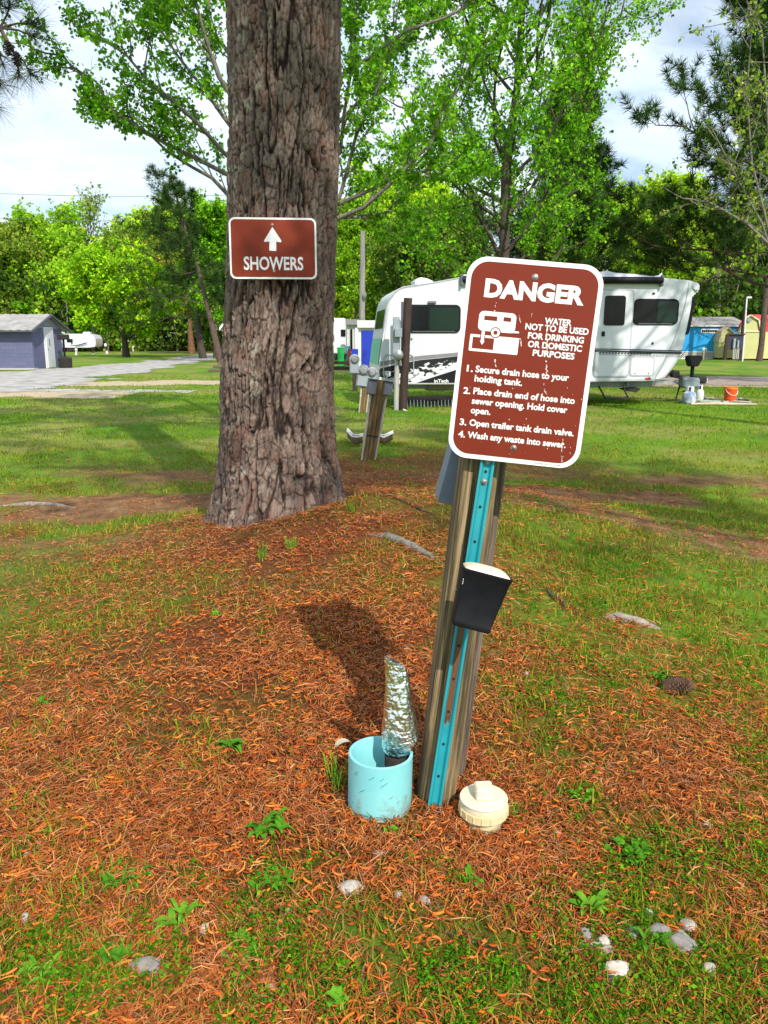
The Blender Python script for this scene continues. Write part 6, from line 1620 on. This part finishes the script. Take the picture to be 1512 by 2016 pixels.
def decid(seed, base, h, tr, first, spread_r, nlimb, lean=(0, 0), depth=2, up=.25, prof=None, nsub=5, elev=(.25, 1.0)):
    T = Tree(seed); b_ = Vector(base); top = b_ + Vector((lean[0], lean[1], h)); tp = [b_ - Vector((0, 0, .4))]
    for i in range(1, 9):
        f = i / 8; tp.append(b_ + (top - b_) * f + Vector((T.r.gauss(0, .03 * h * f * .5), T.r.gauss(0, .03 * h * f * .5), 0)))
    T.mb.tube(tp, [tr * 1.35, tr] + [tr * (1 - .88 * (i / 8)) for i in range(2, 9)], 10, cap=False)
    for j in range(nlimb):
        f = first + (.97 - first) * (j + .3 * T.r.random()) / nlimb; x = f * 8; i = min(int(x), 7); q = tp[i] + (tp[i + 1] - tp[i]) * (x - i)
        az = j * 2.399 + T.r.gauss(0, .3); g_f = (f - first) / (1 - first); Rr = spread_r * (prof(g_f) if prof else math.sin(PI * min(1, .18 + .80 * g_f)) ** .7)
        el = elev[0] + (elev[1] - elev[0]) * g_f + T.r.gauss(0, .1)
        d = Vector((math.cos(az) * math.cos(el), math.sin(az) * math.cos(el), math.sin(el)))
        T.branch(q, d, max(.5, Rr * (.85 + .3 * T.r.random())), tr * (.34 - .2 * g_f), depth, .75, up * .5, nsub)
    return T
def pine(seed, base, h, tr, first, spread_r, nlimb, lean=(0, 0), droop=-.05, side=None, depth=2, nsub=5):
    T = Tree(seed); b_ = Vector(base); tp = [b_ - Vector((0, 0, .4))]
    for i in range(1, 9):
        f = i / 8; tp.append(b_ + Vector((lean[0] * f + T.r.gauss(0, .05), lean[1] * f, h * f)))
    T.mb.tube(tp, [tr * 1.2, tr] + [tr * (1 - .85 * (i / 8)) for i in range(2, 9)], 10, cap=False)
    for j in range(nlimb):
        f = first + (.98 - first) * (j + .3 * T.r.random()) / nlimb; x = f * 8; i = min(int(x), 7); q = tp[i] + (tp[i + 1] - tp[i]) * (x - i)
        az = j * 2.399 + T.r.gauss(0, .4); gf = (f - first) / (1 - first)
        Rr = spread_r * (1 - .78 * gf) * (.55 + .7 * T.r.random())
        if side: Rr *= .55 + .75 * max(0, math.cos(az - side))
        el = .02 + .55 * gf + T.r.gauss(0, .08)
        T.branch(q, Vector((math.cos(az) * math.cos(el), math.sin(az) * math.cos(el), math.sin(el))), max(.4, Rr), tr * .22 * (1 - .6 * gf), depth, .6, .06 + droop, nsub, .4)
    return T
YG = [(.11, .25, .018), (.15, .30, .022), (.19, .33, .03), (.09, .20, .018), (.22, .34, .05)]
OL = [(.075, .15, .025), (.11, .19, .03), (.15, .23, .045), (.05, .10, .02), (.19, .25, .06)]

def trees():
    # 1. broadleaf right behind the big pine: long limbs reaching left and right
    D = 10.5; xb = P(556, 670, D).x; b_ = Vector((xb, D, 0)); T = Tree(101); k_ = Vector((xb, D, 0))
    tp = [b_ + Vector((0, 0, -.3)), b_ + Vector((.02, 0, 1.2)), b_ + Vector((.05, .05, 2.4)), b_ + Vector((.02, .1, 3.8)), b_ + Vector((.1, .1, 5.4)), b_ + Vector((.15, .1, 7.5)), b_ + Vector((.1, .2, 10.5))]
    T.mb.tube(tp, [.22, .17, .15, .13, .10, .07, .02], 10, cap=False)
    limbs = [([(540, 420), (450, 345), (330, 285), (220, 215), (140, 130), (100, 105)], 10.0), ([(540, 400), (440, 300), (330, 190), (250, 110), (160, 60)], 9.6),
             ([(545, 360), (440, 230), (350, 110), (280, 20)], 10.6), ([(545, 330), (430, 150), (390, 20), (360, -80)], 9.8), ([(540, 440), (450, 385), (380, 330), (300, 270), (215, 230)], 10.4), ([(545, 250), (440, 90), (330, -10), (260, -90)], 11),
             ([(575, 470), (665, 430), (770, 360), (850, 280), (900, 180), (960, 60)], 9.8), ([(575, 440), (668, 390), (700, 270), (760, 130), (790, -20)], 10.2), ([(580, 400), (670, 300), (690, 150), (700, 0)], 9.6),
             ([(580, 470), (670, 400), (790, 340), (860, 330), (930, 320)], 10.4), ([(580, 350), (668, 240), (740, 150), (820, 60), (900, -40)], 11), ([(580, 300), (680, 140), (800, 60), (940, 0), (1010, -60)], 10.6), ([(580, 480), (660, 430), (760, 420), (830, 360)], 11.2)]
    for li, (pp, d_) in enumerate(limbs):
        pts = [P(px, py, D + (d_ - D) * min(1, i / 2.)) for i, (px, py) in enumerate(pp)]
        fine = []
        for a, c in zip(pts[:-1], pts[1:]): fine += [a, (a + c) / 2 + Vector((T.r.gauss(0, .03), T.r.gauss(0, .05), T.r.gauss(0, .03)))]
        fine.append(pts[-1]); T.limb(fine, .036, .008, 7); L = sum((c - a).length for a, c in zip(pts[:-1], pts[1:])); T.tw.append(fine[-3:])
        for j in range(11):
            f = .25 + .75 * (j + T.r.random()) / 11; x = f * (len(fine) - 1) - 1e-4; i = int(x); q = fine[i] + (fine[i + 1] - fine[i]) * (x - i); dd = (fine[i + 1] - fine[i]).normalized()
            sd = Vector((T.r.gauss(0, 1), T.r.gauss(0, 1.2), T.r.gauss(.35, .7))).normalized()
            T.branch(q, dd * .95 + sd * .5, (.35 + .75 * T.r.random()) * (1.25 - .6 * f), .012, 1, .7, .05, 4, .2)
    ro = thing('broadleaf_tree', 'fresh green broadleaf tree spreading long thin limbs behind the big pine', 'tree', b_)
    T.finish(ro, M_barkg, T.leaves(34000, .044, .035, GREEN, .6, 5), M_leaf)
    # 2. tall broadleaf behind the trailer
    g = Vector((P(983, 670, 24).x, 24, 0)); ro = thing('broadleaf_tree', 'tall full green tree whose trunk rises straight behind the DANGER sign', 'tree', g)
    T = decid(7, g, 17, .20, .12, 4.7, 40, (.3, 0), 2, .35, lambda f: .85 + .30 * math.sin(PI * min(1, f * 1.0 + .15)), 6, (.35, 1.15)); T.finish(ro, M_bark, T.leaves(105000, .085, .11, GREEN, .4, 5), M_leaf)
    # 3. dark pine behind it
    g = Vector((P(1085, 670, 34).x, 34, 0)); ro = thing('pine_tree', 'dark dense pine showing behind the tall green tree at its right side', 'tree', g)
    T = pine(31, g, 11.5, .26, .16, 3.9, 62, (.5, 0), .06); T.finish(ro, M_barkp, T.needles(0, 22, .34, .024, DARKG, .28), M_needle)
    # 4. round bright green tree on the left lawn
    g = G(249, 703); ro = thing('broadleaf_tree', 'round bright green tree standing alone on the left lawn', 'tree', g)
    T = decid(12, g, 6.0, .30, .26, 5.2, 26, (-.2, 0), 2, .3, None, 6, (.15, 1.0)); T.finish(ro, M_bark, T.leaves(50000, .24, .26, GREEN + YG, .2, 5), M_leaf2)
    # 5. pines on the left beside the big trunk
    g = G(437, 714); top = P(383, 380, g.y); ro = thing('pine_tree', 'tall pine with a slanting reddish trunk just left of the big pine', 'tree', g)
    T = pine(41, g, 11.4, .21, .30, 3.4, 30, (-2.6, 0), .02, 2.6); T.finish(ro, M_barkp, T.needles(0, 14, .34, .028, DARKG, .34), M_needle)
    g = G(401, 706); ro = thing('pine_tree', 'dark trunked pine with drooping boughs left of the slanting pine', 'tree', g)
    T = pine(44, g, 13.4, .28, .22, 6.4, 34, (-1.6, 0), -.03, 2.9); T.finish(ro, M_bark, T.needles(0, 14, .40, .034, DARKG, .38), M_needle)
    g = G(408, 706) + Vector((.5, .6, 0)); ro = thing('broadleaf_tree', 'slim forked grey tree close behind the dark trunked pine', 'tree', g)
    T = decid(46, g, 10.5, .16, .3, 4.2, 20, (.9, 0), 2, .3, None, 6, (.3, 1.1)); T.finish(ro, M_barkg, T.leaves(36000, .22, .22, GREEN, .3, 5), M_leaf)
    g = G(378, 697); ro = thing('broadleaf_tree', 'short trunk wrapped in dry orange vine left of the left pines', 'tree', g)
    T = decid(48, g, 9.6, .32, .34, 5.0, 18, (-.2, 0), 2, .3, None, 6, (.2, 1.0)); T.finish(ro, mk('vine_bark', (.07, .045, .03), (.28, .12, .05), .95, 5, (2, 2, 1), .8, 12, bdist=.03), T.leaves(26000, .27, .28, OL + [(.30, .22, .06)], .3, 5), M_leaf)
    # 6. far left trees
    g = Vector((P(20, 670, 112).x, 112, 0)); ro = thing('broadleaf_tree', 'olive green loose crowned tree at the far left edge behind the block building', 'tree', g)
    T = decid(51, g, 12.5, .34, .12, 9.5, 26, (0, 0), 2, .3, None, 6, (.1, 1.0)); T.finish(ro, M_barkg, T.leaves(40000, .36, .5, OL, .2, 5), M_leaf)
    far_src = ro
    g = Vector((P(128, 670, 116).x, 116, 0)); ro = thing('broadleaf_tree', 'broad yellowish green tree behind the block building roof', 'tree', g)
    T = decid(52, g, 13.5, .36, .12, 10.5, 28, (0, 0), 2, .3, None, 6, (.1, 1.0)); T.finish(ro, M_barkg, T.leaves(46000, .40, .55, YG, .2, 5), M_leaf)
    yel_src = ro
    g = Vector((P(196, 670, 118).x, 118, 0)); ro = thing('broadleaf_tree', 'thin half bare tree with two upright tops above the left woods', 'tree', g)
    T = decid(55, g, 20, .3, .40, 6.5, 18, (.2, 0), 2, .4, None, 5, (.7, 1.2)); T.finish(ro, M_barkg, T.leaves(1300, .36, .3, OL, .2, 4), M_leaf)
    # 7. right side: pale spring trees and the big pine at the edge
    g = Vector((P(1300, 670, 78).x, 78, 0)); ro = thing('broadleaf_tree', 'pale spring green tree with a round top right of the trailer roof', 'tree', g)
    T = decid(61, g, 15.0, .26, .34, 5.2, 28, (0, 0), 2, .3, None, 6, (.35, 1.1)); T.finish(ro, M_barkg, T.leaves(38000, .25, .28, YG, .2, 5), M_leaf2)
    pal_src = ro
    g = Vector((P(1588, 670, 27).x, 27, 0)); ro = thing('pine_tree', 'large dark pine leaning in from the right edge with long spiky boughs', 'tree', g)
    T = pine(71, g, 14.2, .30, .20, 5.0, 78, (-.2, 0), .05, 3.1, 2, 6); T.finish(ro, M_barkp, T.needles(0, 32, .30, .022, DARKG + [(.05, .10, .025)], .20), M_needle)
    g = Vector((P(1478, 670, 21).x, 21, 0)); ro = thing('sapling', 'thin pale barked sapling with yellow green leaves in front of the right pine', 'tree', Vector((P(1570, 670, 21).x, 21, 0)))
    T = Tree(77); b_ = ro.location
    for pp in ([(1590, 700), (1540, 560), (1500, 440), (1440, 330), (1400, 250)], [(1570, 620), (1520, 480), (1480, 320), (1470, 180), (1480, 60)], [(1600, 640), (1530, 430), (1512, 250), (1500, 60), (1460, -20)], [(1600, 560), (1470, 440), (1400, 400), (1350, 390)]):
        pts = [P(px, py, 21) for px, py in pp]; T.limb(pts, .05, .012, 6); T.tw.append(pts[-2:])
        for a, c in zip(pts[1:-1], pts[2:]):
            for j in range(5):
                q = a + (c - a) * ((j + T.r.random()) / 5); T.branch(q, Vector((T.r.gauss(-.2, .8), T.r.gauss(0, .8), T.r.gauss(.3, .6))), .9 + T.r.random(), .016, 1, .7, .05, 4, .2)
    T.finish(ro, M_barkg, T.leaves(2200, .095, .08, OL, .3, 4), M_leaf)
    g = G(1494, 711); ro = thing('pine_tree', 'bare grey brown pine trunk in front of the larger yellow shed', 'tree', g); T = Tree(79)
    tp = [g - Vector((0, 0, .3)), P(1499, 680, g.y), P(1506, 600, g.y), P(1516, 520, g.y), P(1530, 380, g.y), P(1545, 250, g.y)]; T.mb.tube(tp, [.24, .20, .19, .17, .13, .06], 10, cap=False)
    for j in range(26):
        f = 3 + 1.95 * j / 26; i = int(f); q = tp[i] + (tp[i + 1] - tp[i]) * (f - i); az = j * 2.4
        T.branch(q, Vector((math.cos(az), math.sin(az), .15)), 5.0 - 1.6 * (f - 3), .06, 2, .6, .02, 5, .5)
    T.finish(ro, M_barkp, T.needles(0, 12, .42, .04, DARKG, .42), M_needle)
    # 8. the wood behind: repeats of three trees, each its own thing
    def again(src, px, D, s_, rz, lab, mat=None):
        r_ = src.copy(); COL.objects.link(r_); r_.location = Vector((P(px, 670, D).x, D, 0)); r_.scale = (s_, s_, s_); r_.rotation_euler = (0, 0, rz); r_['label'] = lab
        for ch in src.children:
            c = ch.copy(); COL.objects.link(c); c.parent = r_
            if mat and ch.name.startswith('crown'): c.material_slots[0].link = 'OBJECT'; c.material_slots[0].material = mat
        return r_
    for src, px, D, s_, rz, lab, mat in ((yel_src, 350, 120, 1.05, 1.0, 'yellow green tree in the wood between the left pines', M_leaf2), (far_src, 290, 114, .9, 2.2, 'dull green tree in the wood right of the bright lawn tree', M_leaf),
                                         (far_src, 620, 92, .85, .7, 'green tree in the wood right behind the big pine trunk', M_leaf), (yel_src, 770, 80, .88, 3.0, 'yellow topped tree above the trailer roof behind the utility pole', M_leaf2),
                                         (pal_src, 700, 66, .74, 4.1, 'dense green tree over the white cabin with the blue panel', M_leaf), (far_src, 860, 62, .66, 5.0, 'deep green tree behind the left end of the trailer', M_leaf3),
                                         (pal_src, 1100, 58, .70, 1.9, 'green tree behind the middle of the trailer', M_leaf), (yel_src, 1222, 92, .92, .4, 'yellow green tree left of the pale spring tree', M_leaf2),
                                         (far_src, 1400, 94, .95, 1.2, 'deep green tree behind the blue cabin', M_leaf3), (pal_src, 1490, 92, .95, 2.8, 'green tree behind the red roofed shed', M_leaf), (yel_src, -70, 112, .9, 2.0, 'tree at the left frame edge behind the block building', M_leaf3), (far_src, 470, 104, .9, 3.6, 'deep green tree directly behind the left pines', M_leaf3)):
        again(src, px, D, s_, rz, lab, mat)
    # understorey and the far wood that closes the view
    g = np.random.default_rng(5); n = 105000
    x = g.uniform(-85, 70, n); wy = np.interp(x, [-85, -14, 12, 70], [110, 110, 82, 84]); y = wy + g.normal(0, 3.5, n); z = g.random(n) ** 1.1 * (6.0 + 3.2 * fbm(x * .16, y * .1, 3, 3)) * wy / 82
    c = np.stack([x, y, z], -1); d = g.normal(0, 1, (n, 3)); d /= np.linalg.norm(d, axis=1, keepdims=True); e = np.cross(d, g.normal(0, 1, (n, 3))); e /= np.linalg.norm(e, axis=1, keepdims=True)
    sz = .52 * (.6 + .8 * g.random((n, 1))); V = np.stack([c, c + d * sz * .5 + e * sz * .4, c + d * sz, c + d * sz * .5 - e * sz * .4], 1).reshape(-1, 3)
    pal_ = np.array(GREEN[:4] + DARKG + OL[:3]); zone = (fbm(x * .2, z * .35, 9, 3) * len(pal_) * 1.5).astype(int) % len(pal_); col = pal_[zone] * (1 + .25 * g.standard_normal((n, 1)))
    o = mesh_np('woods', V, np.arange(n * 4).reshape(-1, 4), M_leaf, col=np.repeat(np.clip(col, .004, .9), 4, 0)); tag(o, 'dense green undergrowth of the wood closing off the lawns', 'woods', kind='stuff')
    mb = MB(); r = random.Random(3)
    for i in range(120):
        xx = r.uniform(-80, 62); yy = float(np.interp(xx, [-85, -14, 12, 70], [108, 108, 80, 82])) + r.gauss(0, 2); hh = r.uniform(5, 13); mb.tube([(xx, yy, -.2), (xx + r.gauss(0, .3), yy, hh * .5), (xx + r.gauss(0, .6), yy, hh)], [.14, .10, .04], 5, cap=False)
    tag(mb.build('wood_stems', M_barkg, smooth=1), 'thin pale stems of the young wood behind the lawns', 'stems', kind='stuff')
    # 9. near pine outside the frame on the left, one bough of which hangs into view
    g = Vector((-4.6, 2.2, Hf(-4.6, 2.2))); ro = thing('pine_tree', 'near pine at the upper left with a cone bearing bough against the sky', 'tree', g)
    T = pine(91, g, 11, .22, .48, 1.7, 22, (-.6, -.4), .02, None, 2, 4)
    pts = [g + Vector((.1, 0, 3.7)), P(-260, 60, 3.4), P(-60, -30, 3.7), P(0, 55, 3.8), P(28, 105, 3.8), P(40, 150, 3.8)]
    T.limb(pts, .022, .003, 8); tw0 = T.tw; T.finish(ro, M_barkp, T.needles(0, 14, .18, .010, DARKG, .22), M_needle)
    ends = [((28, 105), (60, 145)), ((0, 55), (62, 45)), ((0, 55), (66, 72)), ((28, 105), (36, 150)), ((-60, -30), (10, 15)), ((-30, 10), (50, -10)), ((-20, 120), (0, 165)), ((-60, 100), (-8, 210)), ((0, 55), (20, 10)), ((-30, 40), (5, 125))]
    tb = Tree(93)
    for a, c in ends:
        A, C = P(*a, 3.8), P(*c, 3.8); pts = [A, (A + C) / 2 + Vector((0, .02, .015)), C]; tb.limb(pts, .006, .003, 5); tb.tw.append(pts[1:])
    tb.mb.build('bough', M_bark, ro, smooth=1)
    gg = np.random.default_rng(8); V, F, c = tb.needles(1, 70, .115, .0016, [(.03, .05, .03), (.045, .065, .04), (.025, .035, .03)], .09); mesh_np('needles', V - np.array(ro.location), F, M_needle, ro, col=c)
    for px, py in ((16, 92), (33, 113)):
        c = P(px, py, 3.78); mb = MB(); L = .055
        for k in range(70):
            f = k / 70; a = k * 2.4; r = .020 * math.sin(PI * (.12 + .8 * f)) + .004; d = Vector((math.cos(a), math.sin(a), 0)); p = c + Vector((0, 0, L * (f - .5))); t_ = p + d * r - Vector((0, 0, .006)); s_ = Vector((-d.y, d.x, 0)) * .005
            mb.add([p + s_ * .5, p - s_ * .5, t_ - s_, t_ + s_, t_ + Vector((0, 0, -.003)) - s_, t_ + Vector((0, 0, -.003)) + s_], [(0, 1, 2, 3), (3, 2, 4, 5)])
        mb.build('cone', mk('cone_dark', (.03, .02, .016), None, .9), ro)
    # 10. pine outside the frame on the right that shades the middle lawn
    g = Vector((6.3, -.9, 0)); ro = thing('pine_tree', 'pine outside the right edge whose long boughs shade the lawn and the big trunk', 'tree', g)
    T = pine(96, g, 13, .22, .40, 3.6, 34, (-.3, .2), .02, 2.9, 2, 4)
    for ex, ey, ez, z0 in ((1.2, .3, 7.3, 6.4), (-.4, .6, 8.0, 7.0), (-2.2, .2, 8.6, 7.8), (2.4, 1.2, 7.0, 6.2), (3.4, .2, 8.4, 7.4), (.4, -.4, 9.0, 8.2), (-1.4, 1.0, 9.4, 8.6), (3.6, 1.9, 6.8, 6.0), (2.0, -.6, 8.0, 7.2)):
        A = g + Vector((-.1, .05, z0)); B = Vector((ex, ey, ez)); pts = [A + (B - A) * (i / 8) + Vector((0, T.r.gauss(0, .05), .35 * math.sin(PI * i / 8))) for i in range(9)]
        T.limb(pts, .07, .015, 6); T.tw.append(pts[6:])
        for j in range(9):
            q = pts[2 + (j * 6) // 9]; dd = (pts[5] - pts[3]).normalized(); T.branch(q, dd * .6 + Vector((T.r.gauss(0, .3), (-1) ** j * (.7 + .3 * T.r.random()), .1)), 1.1 + .8 * T.r.random(), .02, 1, .7, .04, 4, .3)
    T.finish(ro, M_barkp, T.needles(0, 12, .26, .026, DARKG, .26), M_needle)
    g = Vector((8.3, 10.2, 0)); ro = thing('pine_tree', 'pine outside the right edge whose crown shades the right end of the trailer', 'tree', g)
    T = pine(98, g, 13.5, .25, .52, 2.9, 34, (-.3, 0), .10, None, 2, 4); T.finish(ro, M_barkp, T.needles(0, 12, .28, .03, DARKG, .32), M_needle)
    # crown of the big pine, above the frame
    T = Tree(97); c0 = Vector((BIG.location.x - .1, 5.0, 0))
    for j in range(30):
        z = 8.2 + 7 * j / 30; az = j * 2.399; T.branch(c0 + Vector((0, 0, z)), Vector((math.cos(az), math.sin(az), .2)), 3.4 - 2.2 * j / 30, .06, 2, .6, .05, 4, .5)
    V, F, c = T.needles(0, 12, .30, .03, DARKG, .36); mesh_np('crown', V - np.array(BIG.location), F, M_needle, BIG, col=c); T.mb.build('limbs', M_barkp, BIG, smooth=1)
trees()
make_litter()
